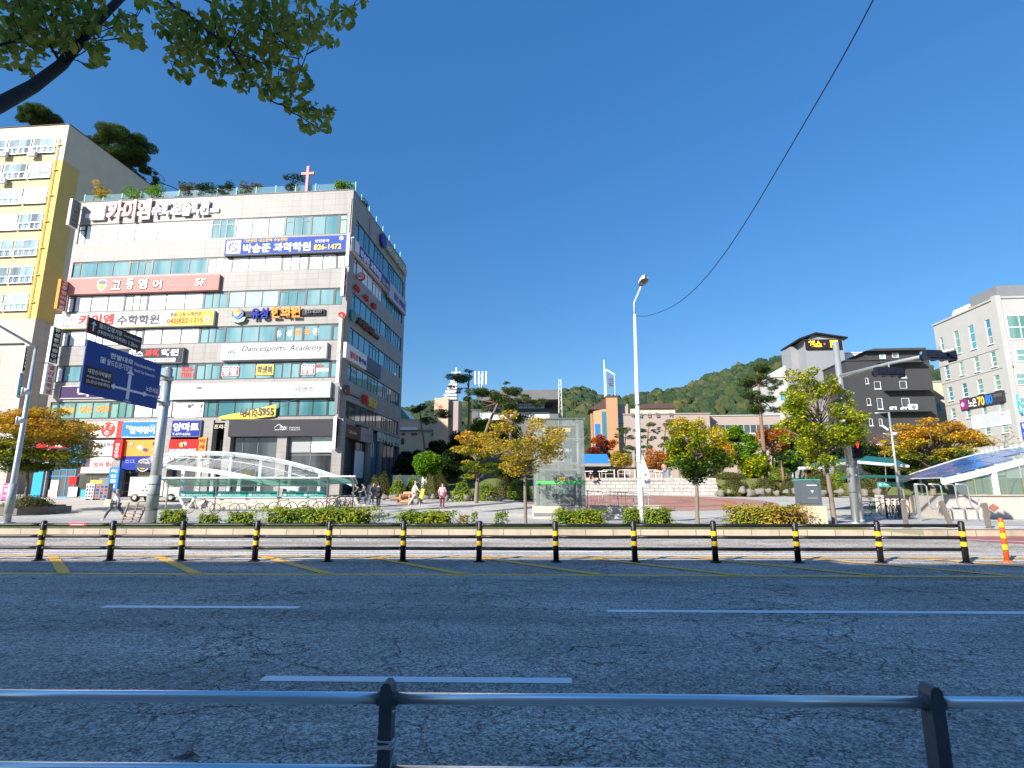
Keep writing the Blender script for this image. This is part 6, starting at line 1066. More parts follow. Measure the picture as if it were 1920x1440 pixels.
GSTEEL = mat('sage_steel', (.20, .22, .19), .5, .3, vary=.1); BEAM = mat('white_beam', (.66, .67, .66), .4, vary=.05); WALLC = mat('granite_wall', (.52, .46, .40), .7, vary=.14, scale=4); PALW = mat('pallet_wood', (.30, .21, .14), .8, vary=.35, scale=9); OLDW = mat('bollard_wood', (.17, .145, .125), .85, vary=.25, scale=10)
def at(px, py, Y): return PD(px, py, Y)
# street lamp, its cable and banner
YL = 24.8; b = G(1200, YL); t = thing('street_lamp', 'tall white street lamp with a small cobra head against the sky', 'street lamp', b)
top = at(1190, 590, YL) - b; el_ = at(1189, 572, YL) - b; hd = at(1196, 548, YL) - b; m = MB()
m.tube([(0, 0, 0), (0, 0, .3), Vector((0, 0, 3.0)) + top * .0, top], [.135, .13, .115, .065], WPOLE, 14); m.box(-.2, .2, -.2, .2, 0, .03, GALV); m.lathe([(.16, .03), (.16, .45), (.13, .5)], (0, 0, 0), WPOLE, 14); m.build('pole', t, True)
m = MB(); m.tube([top, el_ + Vector((0, -.05, .1)), hd + Vector((.0, -.7, 0))], [.05, .045, .04], WPOLE, 10); m.build('arm', t, True)
m = MB(); c = hd + Vector((.06, -.95, .14))
pr = [(-.5, .08), (-.3, .17), (.1, .19), (.38, .15), (.48, .03)]
for (y0_, w0), (y1_, w1) in zip(pr, pr[1:]):
    for s_ in (0,):
        A = [(c.x + w0 * q, c.y + .35 - y0_ - .35 + 0, c.z + h) for q, h in ((-1, 0), (-.8, .16), (.8, .16), (1, 0))]; B = [(c.x + w1 * q, c.y - y1_, c.z + h) for q, h in ((-1, 0), (-.8, .16), (.8, .16), (1, 0))]; m.add(A + B, [(0, 1, 5, 4), (1, 2, 6, 5), (2, 3, 7, 6)], WHITE)
m.add([(c.x + w * s_, c.y - y_, c.z - .005) for y_, w in pr for s_ in (-1, 1)], [(2 * i, 2 * i + 1, 2 * i + 3, 2 * i + 2) for i in range(4)], GREY); m.build('lamp_head', t)
m = MB(); m.lathe([(.02, -.12), (.1, -.1), (.15, -.02), (.155, -.008)], c, LENS, 16); m.build('lens', t, True)
m = MB(); [m.lathe([(.14, 0), (.14, .03)], (0, 0, h), BANDM, 12) for h in (1.9, 2.6, 5.2)]; m.build('clamps', t)
A_ = b + top; E_ = at(1637, 0, 7.0); pl = []
for px, py in ((1260, 575), (1305, 540), (1355, 480), (1405, 405), (1450, 330), (1500, 245), (1550, 160), (1595, 80), (1637, 0), (1672, -70)):
    d = ray(px, py); nrm = Vector((E_.y - A_.y, -(E_.x - A_.x), 0)); s_ = (A_ - CP).dot(nrm) / d.dot(nrm); pl.append(CP + d * s_)
pts = [A_ + Vector((0, 0, -.05)), at(1215, 592, 24.2)] + pl; SP = []
for i in range(len(pts) - 1):
    p0_, p1_, p2_, p3_ = pts[max(i - 1, 0)], pts[i], pts[i + 1], pts[min(i + 2, len(pts) - 1)]
    for k in range(5): u = k / 5; SP.append(.5 * ((2 * p1_) + (p2_ - p0_) * u + (2 * p0_ - 5 * p1_ + 4 * p2_ - p3_) * u * u + (3 * p1_ - p0_ - 3 * p2_ + p3_) * u ** 3))
SP.append(pts[-1]); m = MB(); m.tube([p - A_ for p in SP], .011, BLKP, 5); o = m.build('overhead_cable'); o.location = A_; tag(o, 'long black cable sagging from the street lamp up over the road', 'cable')
t = thing('pole_banner', 'white printed pennant tied to the street lamp pole', 'banner', at(1203, 912, YL - .16)); o_ = t.location; P = [at(1198, 833, YL - .16) - o_, at(1222, 903, YL - .16) - o_, at(1204, 913, YL - .16) - o_, at(1199, 880, YL - .16) - o_]
m = MB(); V = []; n = 8
for i in range(n + 1):
    f_ = i / n; l = P[0].lerp(P[2], f_); r_ = P[0].lerp(P[1], f_); 
    for k in range(4): q = l.lerp(r_, k / 3); V.append(q + Vector((0, -.05 * math.sin(f_ * 7 + k), 0)))
m.add(V, [(i * 4 + k, i * 4 + k + 1, (i + 1) * 4 + k + 1, (i + 1) * 4 + k) for i in range(n) for k in range(3)], WHITE); m.build('cloth', t)
q = MB(); [q.text(s_, .08, .16 + .06 * i, .42 + i * -.0 + .28 * (2 - i) - .25, .55 + .28 * (2 - i) - .25, -.08, NAVY, .02) for i, s_ in enumerate(('축', '제', '안내'))]; q.text('노은', .1, .4, .12, .3, -.08, INK, .03); q.build('lettering', t)
# direction signs on the big pole
YS = 24.3; b = G(291, YS); t = thing('sign_pole', 'thick grey steel pole carrying the direction signs', 'pole', b); top = at(318, 692, YS) - b; m = MB(); m.tube([(0, 0, -.05), (0, 0, top.z * .5), (0, 0, top.z)], [.235, .20, .18], GALV, 20); m.lathe([(.18, 0), (.12, .08)], (0, 0, top.z), GALV, 16); m.build('shaft', t, True)
m = MB(); m.lathe([(.245, .55), (.245, .62)] , (0, 0, 0), BANDM, 18); m.lathe([(.243, .65), (.235, 2.05)], (0, 0, 0), RUBW, 18); m.lathe([(.25, 1.2), (.25, 1.24)], (0, 0, 0), BANDM, 18); m.lathe([(.25, 1.65), (.25, 1.69)], (0, 0, 0), BANDM, 18); m.build('wrap', t, True)
# sign plane runs out over the road, facing +x
xs_ = b.x + .38; TL = at(163, 638, 20.4); k_ = (303 - 960) / (163 - 960)
def onX(px, py, x): d = ray(px, py); return CP + d * (x / d.x)
pTL, pBR, pTR, pBL = onX(163, 638, xs_), onX(294, 767, xs_), onX(303, 682, xs_), onX(150, 737, xs_)
ya, yb2 = (pTL.y + pBL.y) / 2, (pTR.y + pBR.y) / 2; z1, z0 = (pTL.z + pTR.z) / 2, (pBR.z + pBL.z) / 2
w_, h_ = yb2 - ya, z1 - z0; t = thing('direction_sign', 'big blue road direction sign with white arrows and place names', 'road sign', (xs_, ya, z0), 90)
SB = C('sign_blue', (.02, .06, .26), .35, vary=.04); SW = C('sign_white', (.62, .64, .68), .4, vary=.02); SBR = C('sign_brown', (.055, .030, .022), .4, vary=.05)
m = MB(); m.box(0, w_, 0, .04, 0, h_, SB); m.build('panel', t)
m = MB(); bx = lambda a, b_, c, d, mt=SW, y=-.006: m.box(a * w_, b_ * w_, y, 0, (1 - d) * h_, (1 - c) * h_, mt)
bx(.545, .585, .42, .93); m.prism([(.515 * w_, .59 * h_), (.615 * w_, .59 * h_), (.565 * w_, .69 * h_)], -.006, 0, SW); bx(.37, .80, .715, .76, y=-.0075); m.prism([(.385 * w_, .32 * h_), (.385 * w_, .205 * h_), (.32 * w_, .2625 * h_)], -.008, 0, SW); m.prism([(.78 * w_, .32 * h_), (.78 * w_, .205 * h_), (.845 * w_, .2625 * h_)], -.008, 0, SW); m.build('arrows', t)
def tx(s_, a, b_, c, d, mt=SW, bold=.02): q = MB(); q.text(s_, a * w_, b_ * w_, (1 - d) * h_, (1 - c) * h_, -.012, mt, bold); q.build('lettering', t)
tx('한밭대로', .28, .58, .10, .21, SW, .03); tx('Hanbatdaero', .60, .90, .135, .20); tx('월드컵경기장역', .25, .575, .245, .36, SW, .02); tx('World Cup Stadium Stn.', .60, .92, .27, .345); tx('노은서길', .80, .985, .55, .66, SW, .03); tx('Noeunseo-gil', .79, .985, .70, .77); tx('150m', .52, .62, .95, .99) 
m = MB(); m.box(.175 * w_, .235 * w_, -.006, 0, .65 * h_, .76 * h_, SW); m.box(.182 * w_, .228 * w_, -.008, -.006, .665 * h_, .745 * h_, SB); m.disc((.205 * w_, .70 * h_), .02 * w_, -.010, -.008, SW, 6); m.build('station_symbol', t)
m = MB(); m.box(.03 * w_, .34 * w_, -.012, 0, .17 * h_, .52 * h_, SBR); m.build('brown_inset', t)
for s_, c, d in (('대전선사박물관', .52, .61), ('Prehistoric Museum', .65, .69), ('(노은선사유적지)', .72, .80)): q = MB(); q.text(s_, .05 * w_, .32 * w_, (1 - d) * h_, (1 - c) * h_, -.018, SW, .02); q.build('lettering', t)
pTL, pTR, pBL, pBR = onX(166, 593, xs_), onX(267, 634, xs_), onX(163, 623, xs_), onX(263, 659, xs_); y0_, y1_ = (pTL.y + pBL.y) / 2, (pTR.y + pBR.y) / 2; za, zc_ = (pTL.z + pTR.z) / 2, (pBR.z + pBL.z) / 2; w2_, h2_ = y1_ - y0_, za - zc_
t2 = thing('direction_sign', 'smaller dark brown stadium sign above the big blue one', 'road sign', (xs_, y0_, zc_), 90); m = MB(); m.box(0, w2_, 0, .04, 0, h2_, SBR); m.build('panel', t2)
for s_, a, b_, c, d in (('월드컵경기장', .18, .60, .12, .45), ('World Cup Stadium', .63, .97, .25, .42), ('(대전어린이회관)', .17, .70, .56, .86), ('1.3km', .74, .93, .58, .84)): q = MB(); q.text(s_, a * w2_, b_ * w2_, (1 - d) * h2_, (1 - c) * h2_, -.008, SW, .02); q.build('lettering', t2)
m = MB(); m.box(.085 * w2_, .11 * w2_, -.006, 0, .2 * h2_, .62 * h2_, SW); m.prism([(.055 * w2_, .62 * h2_), (.14 * w2_, .62 * h2_), (.0975 * w2_, .86 * h2_)], -.006, 0, SW); m.build('arrow', t2)
t = thing('sign_bracket', 'pair of horizontal steel arms holding the blue sign to its pole', 'bracket', b)
for zz in (z0 + .35 * h_ * .6, z0 + .8 * h_): m = MB(); m.tube([(.05, .25, zz - b.z), (.30, ya - b.y + .3, zz - b.z)], .06, GALV, 10); m.lathe([(.24, -.1), (.24, .1)], (0, 0, zz - b.z), GALV, 14); m.build('arm', t, True)
m = MB(); [m.bar((.33, y_, z0 - b.z + .1), (.33, y_, za - b.z - .03), .05, .05, GALV) for y_ in (y0_ - b.y + .5, y1_ - b.y - .4)]; m.build('upright', t); 
# thin pole with speakers at the left
b = G(26, 24.3); t = thing('camera_pole', 'slim grey pole at the left with a long arm and two round speakers', 'pole', b); top = at(74, 650, 24.3) - b; m = MB(); m.tube([(0, 0, 0), (0, 0, 1.6), (0, 0, top.z)], [.15, .12, .075], GALV, 12); m.box(-.22, .22, -.22, .22, 0, .04, GALV); m.build('shaft', t, True)
m = MB(); e = at(-50, 583, 21.4) - b; m.tube([(0, 0, top.z - .1), (0, -.1, top.z), e], [.07, .06, .04], GALV, 10); m.build('arm', t, True); m = MB(); m.lathe([(.16, .4), (.16, 1.7)], (0, 0, 0), RUBW, 14); m.build('wrap', t, True)
for px, py in ((52, 735), (42, 789)):
    p = at(px, py, 24.0) - b; m = MB(); V0 = Vector((-.34, -.28, 0)); m.tube([(0, 0, p.z), p, p + V0 * .35], [.05, .12, .19], BEAM, 16); m.tube([p + V0 * .35, p + V0 * .5], [.20, .20], BEAM, 16); m.tube([p + V0 * .5, p + V0 * .52], [.07, .07], BLKP, 12); m.build('speaker', t, True)
# signal pole
YQ = 24.8; b = G(1596, YQ); t = thing('signal_pole', 'grey steel traffic signal pole with one long arm over the junction', 'signal pole', b); tz = (at(1562, 642, YQ) - b).z; m = MB(); m.tube([(0, 0, 0), (0, 0, tz)], [.155, .125], GALV, 18); m.box(-.3, .3, -.3, .3, 0, .05, GALV); m.lathe([(.125, 0), (.05, .04)], (0, 0, tz), GALV, 14); m.build('shaft', t, True)
ae = at(1790, 655, 19.6) - b; a0 = Vector((0, 0, (at(1588, 706, YQ) - b).z)); m = MB(); m.tube([a0, a0.lerp(ae, .5) + Vector((0, 0, .05)), ae], [.10, .075, .05], GALV, 12); m.build('arm', t, True)
for h in (1.3, 2.4, 3.4): m = MB(); m.lathe([(.165, 0), (.165, .06)], (0, 0, h), BANDM, 16); m.build('band', t, True)
for px, py, Yq, lb in ((1668, 697, 22.0, 'horizontal traffic signal seen from behind nearer the pole'), (1762, 666, 20.1, 'horizontal traffic signal seen from behind near the end of the arm')):
    p = at(px, py, Yq); g_ = thing('traffic_signal', lb, 'traffic light', p, 8); m = MB(); m.box(-.62, .62, -.10, .10, -.17, .17, NAVP)
    for k in range(3): m.box(-.52 + k * .38, -.22 + k * .38, -.13, -.10, -.12, .12, NAVP)
    m.build('housing', g_)
    for k in range(3): q = MB(); q.tube([(-.37 + k * .38, .10, 0), (-.37 + k * .38, .36, -.02)], [.15, .14], BLKP, 12, False); q.build('visor', g_)
    m = MB(); m.tube([(0, 0, .17), (0, 0, .34)], .03, GALV, 8); m.box(.62, .66, -.02, .3, -.2, .2, BLKP); m.build('hanger', g_)
# pedestrian signal on the second pole
b = G(1607, 26.5); t = thing('signal_post', 'shorter pale post behind the signal pole carrying the pedestrian light', 'post', b); hz_ = (at(1600, 812, 26.5) - b).z; m = MB(); m.tube([(0, 0, 0), (0, 0, hz_)], [.12, .10], GALV, 12); m.box(-.18, .18, -.18, .18, 0, .05, GALV); m.build('shaft', t, True)
p = at(1605, 843, 26.3); g_ = thing('pedestrian_signal', 'black pedestrian signal showing a red standing figure', 'pedestrian light', p, 0); m = MB(); m.box(-.24, .24, -.15, .1, .02, .45, BLKP); m.box(-.2, .2, -.15, .1, -.4, -.0, BLKP); m.box(-.24, .24, -.35, -.15, .40, .45, BLKP); m.box(-.24, .24, -.35, -.15, -.05, 0, BLKP); m.build('housing', g_)
m = MB(); m.disc((0, .34), .035, -.158, -.15, REDL, 10); m.prism([(-.05, .29), (.05, .29), (.06, .18), (.03, .17), (.03, .07), (-.03, .07), (-.03, .17), (-.06, .18)], -.158, -.15, REDL); m.build('red_figure', g_)
# cabinet on its plinth
b = G(1513, 24.2); t = thing('street_cabinet', 'grey street cabinet with a green lid on a cream concrete block', 'cabinet', b); wd = 38 / 1030 * 24.2 / 2; z1 = (at(1513, 948, 24.2) - b).z; z2 = (at(1513, 901, 24.2) - b).z; m = MB(); m.box(-wd, wd + .05, -.4, .4, 0, z1, mat('cream_concrete', (.62, .50, .34), .8, vary=.1)); m.build('plinth', t)
CAB = mat('cabinet_grey', (.10, .12, .14), .45, vary=.12, scale=8); m = MB(); m.box(-wd + .02, wd - .06, -.32, .32, z1, z2, CAB); m.build('body', t); m = MB(); m.prism([(-wd, z2), (wd - .04, z2), (wd - .08, z2 + .05), (-wd + .04, z2 + .05)], -.34, .34, TEAL); m.build('lid', t)
m = MB(); m.box(-wd + .1, wd - .14, -.335, -.32, z1 + .1, z2 - .08, CAB); m.box(-.22, .22, -.345, -.33, z2 - .22, z2 - .18, SW); m.prism([(-.08, z2 - .42), (.08, z2 - .42), (0, z2 - .52)], -.345, -.33, SW); m.box(-.2, .2, -.345, -.33, z1 + .28, z1 + .36, GREY); m.build('door', t)
# lift tower
YE = 28.5; PE = Plane((at(1001, 900, YE).x, YE), 0); wE = at(1097, 900, YE).x - PE.O.x; zc0 = at(1048, 949, YE).z; zt0 = at(1048, 786, YE).z; b = Vector((PE.O.x, YE, KZ)); t = thing('lift_tower', 'free standing glass lift tower on a concrete base with a green band', 'lift tower', b); Z = lambda py: PE.hit(1048, py)[1] - b.z; dE = 2.7; z0 = zc0 - b.z; z1 = zt0 - b.z
m = MB(); m.box(-.05, wE + .05, -.05, dE + .05, -.05, z0, WALLC); m.box(-.03, wE * .55, -.065, -.05, .12, .28, GREY); m.build('base', t)
for x, y, r_ in ((.22, .25, .10), (wE - .28, .25, .11), (.3, dE - .3, .08), (wE - .3, dE - .3, .08), (wE * .28, .9, .05), (wE * .78, 1.2, .05)): m = MB(); m.tube([(x, y, z0), (x, y, z1 - .12)], r_, GSTEEL, 12); m.build('column', t, True)
for zz in (z0 + .25, Z(880), Z(868), Z(823), Z(800), z1 - .35): 
    m = MB(); [m.box(.2, wE - .2, y - .05, y + .05, zz - .06, zz + .06, GSTEEL) for y in (.25, dE - .3)]; [m.box(x - .05, x + .05, .3, dE - .35, zz - .05, zz + .05, GSTEEL) for x in (.25, wE - .25)]; m.build('ring_beam', t)
rows_ = [z0, Z(871), Z(823), z1]
for a, b_ in zip(rows_, rows_[1:]):
    for x0_, x1_ in ((0, wE * .5), (wE * .5, wE)):
        q = MB(); q.box(x0_ + .012, x1_ - .012, -.012, .0, a + .012, b_ - .012, LGL); q.build('glass_panel', t)
    q = MB(); q.box(-.012, 0, .012, dE, a + .012, b_ - .012, LGL); q.build('glass_panel', t); q = MB(); q.box(wE, wE + .012, .012, dE, a + .012, b_ - .012, LGL); q.build('glass_panel', t); q = MB(); q.box(0.02, wE - .02, dE, dE + .012, a + .012, b_ - .012, LGL); q.build('glass_panel', t)
m = MB(); [m.box(-.02, wE + .02, -.02, -.004, zz - .018, zz + .018, GALV) for zz in rows_]; m.box(wE * .5 - .02, wE * .5 + .02, -.024, -.004, z0, z1, GALV); m.box(-.08, wE + .08, -.08, dE + .08, z1, z1 + .06, DGLS); m.build('roof_and_trims', t)
m = MB(); m.box(.12, wE + .0, -.05, -.025, Z(908), Z(902.5), GRN); m.build('green_band', t); q = MB(); q.text('노은역 엘리베이터', wE * .42, wE * .62, Z(907), Z(904), -.055, SW, .02); q.build('lettering', t)
m = MB(); m.box(wE * .18, wE * .74, .12, .17, Z(809), Z(802), YELS); m.build('yellow_sign', t); m = MB(); m.box(wE * .46, wE * .6, -.05, -.03, Z(902), Z(895), YELS); m.build('exit_sign', t); q = MB(); q.text('(대형 엘리베이터)', wE * .32, wE * .70, Z(849), Z(841), -.03, SW, .03); q.text('장애인 노약자 우선', wE * .36, wE * .6, Z(866), Z(864), -.03, SW, .02); q.build('lettering', t)
m = MB(); m.box(.5, wE - .5, .8, dE - .5, z0 + .1, z0 + 2.2, GSTEEL) ; m.box(wE * .45, wE * .46, .78, .8, z0 + .1, z0 + 2.2, BLKP); m.build('lift_car', t)
# handrail right of the lift
t = thing('handrail', 'long grey steel handrail beside the lift tower', 'railing', (PE.O.x + wE + .05, YE + .1, KZ)); Lr = at(1220, 930, YE).x - at(1098, 930, YE).x; hT = at(1150, 920, YE).z - KZ; hB = at(1150, 949, YE).z - KZ; m = MB(); m.tube([(0, 0, hT), (Lr - .2, 0, hT - .15), (Lr, 0, hT - .3), (Lr, 0, hB)], .025, GALV, 8); m.tube([(0, 0, hT - .15), (Lr, 0, hT - .32)], .018, GALV, 6); m.build('top_rail', t, True)
for i in range(17): x = Lr * (i + .3) / 17; m = MB(); m.tube([(x, 0, -.02), (x, 0, hT - .02 - .15 * x / Lr)], .014 if i % 4 else .028, GALV, 6); m.build('baluster', t)
t = thing('ramp_wall', 'low concrete ramp wall under the handrail', 'wall', (PE.O.x + wE + .2, YE - .1, KZ)); m = MB(); m.box(0, Lr + .3, -.1, .16, -.1, hB, WALLC); m.build('wall', t); m = MB(); m.box(-.02, Lr + .35, -.14, .2, hB, hB + .05, CONC); m.build('coping', t)
# bicycle shelter
YB = 33.5; b = G(310, YB); xS = lambda px: at(px, 930, YB).x - b.x; roofz = at(460, 897, YB - 1.2).z - b.z; t = thing('bicycle_shelter', 'long bicycle shelter with a curved green roof and teal notice boards', 'bicycle shelter', b)
for px in (313, 404, 522, 613):
    x = xS(px); m = MB(); m.tube([(x, 0, 0), (x, 0, 1.5), (x, -.05, 1.95), (x, -.35, roofz - .05), (x, -1.2, roofz + .05)], .045, GALV, 8); m.build('post', t, True)
n = 20; x0_, x1_ = xS(308), xS(612); prf = [(.28, roofz - .42), (.0, roofz - .22), (-.35, roofz - .08), (-.8, roofz), (-1.25, roofz + .03)]
m = MB(); V = [(x0_ + (x1_ - x0_) * i / n, y, z) for i in range(n + 1) for y, z in prf]; k = len(prf); m.add(V, [(i * k + j, (i + 1) * k + j, (i + 1) * k + j + 1, i * k + j + 1) for i in range(n) for j in range(k - 1)], POLY); m.build('roof_sheet', t, True)
m = MB(); m.box(x0_, x1_, -1.29, -1.25, roofz, roofz + .08, BEAM); m.box(x0_, x1_, .26, .3, roofz - .46, roofz - .40, GALV)
for i in range(0, n + 1, 2): x = x0_ + (x1_ - x0_) * i / n; m.tube([(x, y, z + .025) for y, z in prf], .022, GSTEEL, 5)
m.build('roof_frame', t)
for a, c in ((340, 401), (408, 463), (465, 520), (530, 567), (569, 608)):
    xa_, xc_ = xS(a), xS(c); za_ = at(460, 932, YB).z - b.z; zc_ = at(460, 921, YB).z - b.z; q = MB(); q.box(xa_, xc_, -.1, -.06, za_, zc_, TEAL); q.box(xa_, xc_, -.11, -.06, za_ - .05, za_, WHITE); bo = q.build('notice_board', t); q = MB(); q.text('대전시 자전거 보관소', xa_ + .35, xc_ - .35, za_ + .09, zc_ - .08, -.115, SW, .02); q.disc((xa_ + .18, (za_ + zc_) / 2), .10, -.112, -.1, SW, 12); q.build('lettering', bo)
m = MB(); m.tube([(x0_, -.05, .9), (x1_, -.05, .9)], .02, GALV, 6); m.build('tie_rail', t)
# second, shorter shelter bay to the right
b2_ = G(612, 34.5); t = thing('bicycle_shelter', 'short right hand bay of the bicycle shelter with a green curved end', 'bicycle shelter', b2_); L2 = (668 - 612) / 1030 * 34.5; rz2 = at(640, 893, 33.4).z - b2_.z
for x in (.1, L2 - .15): m = MB(); m.tube([(x, 0, 0), (x, 0, 1.7), (x, -.3, rz2 - .1), (x, -1.1, rz2)], .045, GALV, 8); m.build('post', t, True)
m = MB(); prf = [(.25, rz2 - .45), (.0, rz2 - .25), (-.4, rz2 - .08), (-1.2, rz2)]; V = [(x, y, z) for x in (-.0, L2) for y, z in prf]; m.add(V, [(j, 4 + j, 5 + j, j + 1) for j in range(3)], POLY); m.build('roof_sheet', t, True); m = MB(); m.box(0, L2 + .3, -1.24, -1.2, rz2 - .04, rz2 + .04, BEAM); m.tube([(L2, y, z + .03) for y, z in prf], .03, BEAM, 6); m.box(0, L2, -.02, .02, .9, .95, GALV); m.build('roof_frame', t)
# bicycles
TYRE = mat('tyre', (.02, .02, .02), .7); CHR = mat('chrome', (.5, .5, .5), .25, .9, vary=0)
def bicycle(label, loc, rz, col, small=False):
    t = thing('bicycle', label, 'bicycle', loc, rz, 'parked bicycles'); r_ = .28 if small else .33; wb_ = .5; fm = mat('bike_' + label.split()[0], col, .35, .2, vary=.05)
    for s_ in (-1, 1):
        q = MB(); q.tube([(s_ * wb_ + r_ * math.cos(a), 0, r_ + r_ * math.sin(a)) for a in np.linspace(0, 2 * math.pi, 21)], .02, TYRE, 5, False); w_ = q.build('wheel', t, True); q = MB()
        for k in range(8): a = k * math.pi / 8; q.tube([(s_ * wb_ + r_ * math.cos(a), 0, r_ + r_ * math.sin(a)), (s_ * wb_ - r_ * math.cos(a), 0, r_ - r_ * math.sin(a))], .003, CHR, 3)
        q.build('spokes', w_)
    q = MB(); BB, SC, HT, HB, RW, FW_ = Vector((-.06, 0, .28)), Vector((-.2, 0, .72)), Vector((.32, 0, .78)), Vector((.36, 0, .62)), Vector((-wb_, 0, r_)), Vector((wb_, 0, r_))
    if small: HT = Vector((.32, 0, .62)); HB = Vector((.34, 0, .5)); SC = Vector((-.18, 0, .6))
    for a, c in ((BB, SC), (SC, HT), (BB, HB), (RW, BB), (RW, SC), (HT, HB)): q.tube([a, c], .018, fm, 6)
    for s_ in (-.05, .05): q.tube([HB, (HB.x + .02, s_, HB.z - .05), (FW_.x, s_, FW_.z)], .012, fm, 5)
    q.build('frame', t, True); q = MB(); q.tube([(HT.x - .02, 0, HT.z), (HT.x - .06, 0, HT.z + .22)], .014, CHR, 5); q.tube([(HT.x - .16, -.27, HT.z + .2), (HT.x - .04, -.2, HT.z + .22), (HT.x - .04, .2, HT.z + .22), (HT.x - .16, .27, HT.z + .2)], .014, BLKP, 6); q.build('handlebar', t, True)
    q = MB(); q.tube([SC, SC + Vector((-.03, 0, .16))], .014, CHR, 5); q.prism([(-.34, -.07), (-.30, .07), (-.1, .025), (-.1, -.025)], SC.z + .16, SC.z + .21, BLKP, 'xy'); q.build('saddle', t); q = MB(); q.tube([(-.06, -.1, .28), (-.06, .1, .28)], .015, CHR, 5); q.box(.02, .1, -.16, -.08, .2, .22, BLKP); q.box(-.22, -.14, .08, .16, .34, .36, BLKP); q.disc((-.06, .28), .09, -.03, -.02, CHR, 12); q.build('crank', t); return t
def bk(px, Y): return G(px, Y)
bicycle('black bicycle parked at the left end of the long shelter', bk(377, 32.8), 38, (.02, .02, .02)); bicycle('orange small wheeled bicycle in the middle of the shelter', bk(427, 32.5), 28, (.75, .35, .02), True)
bicycle('silver bicycle lying low behind the hedges', bk(475, 33), 20, (.4, .4, .4), True); bicycle('graphite bicycle parked side on at the right end of the shelter', bk(534, 32.4), 4, (.06, .06, .07)); bicycle('grey bicycle next to the last shelter post', bk(586, 32.8), 50, (.2, .2, .2))
for i, (px, rz, c, w_) in enumerate(((624, 70, (.1, .1, .12), 'first'), (634, 75, (.3, .3, .3), 'second'), (644, 68, (.03, .05, .1), 'third'), (653, 72, (.2, .02, .02), 'fourth'))): bicycle(('%s bicycle from the left in the row under the short bay' % w_), bk(px, 33.6), rz, c)
bicycle('green bicycle standing alone left of the racks on the right', bk(1634, 31), 8, (.04, .30, .12))
for i, (px, rz, c, w_) in enumerate(((1655, 60, (.1, .1, .1), 'leftmost'), (1666, 66, (.25, .25, .25), 'middle'), (1677, 62, (.03, .06, .12), 'right of middle'), (1688, 70, (.3, .28, .25), 'rightmost'))): bicycle('%s bicycle of the crowded right hand racks' % w_, bk(px, 29.5), rz, c)
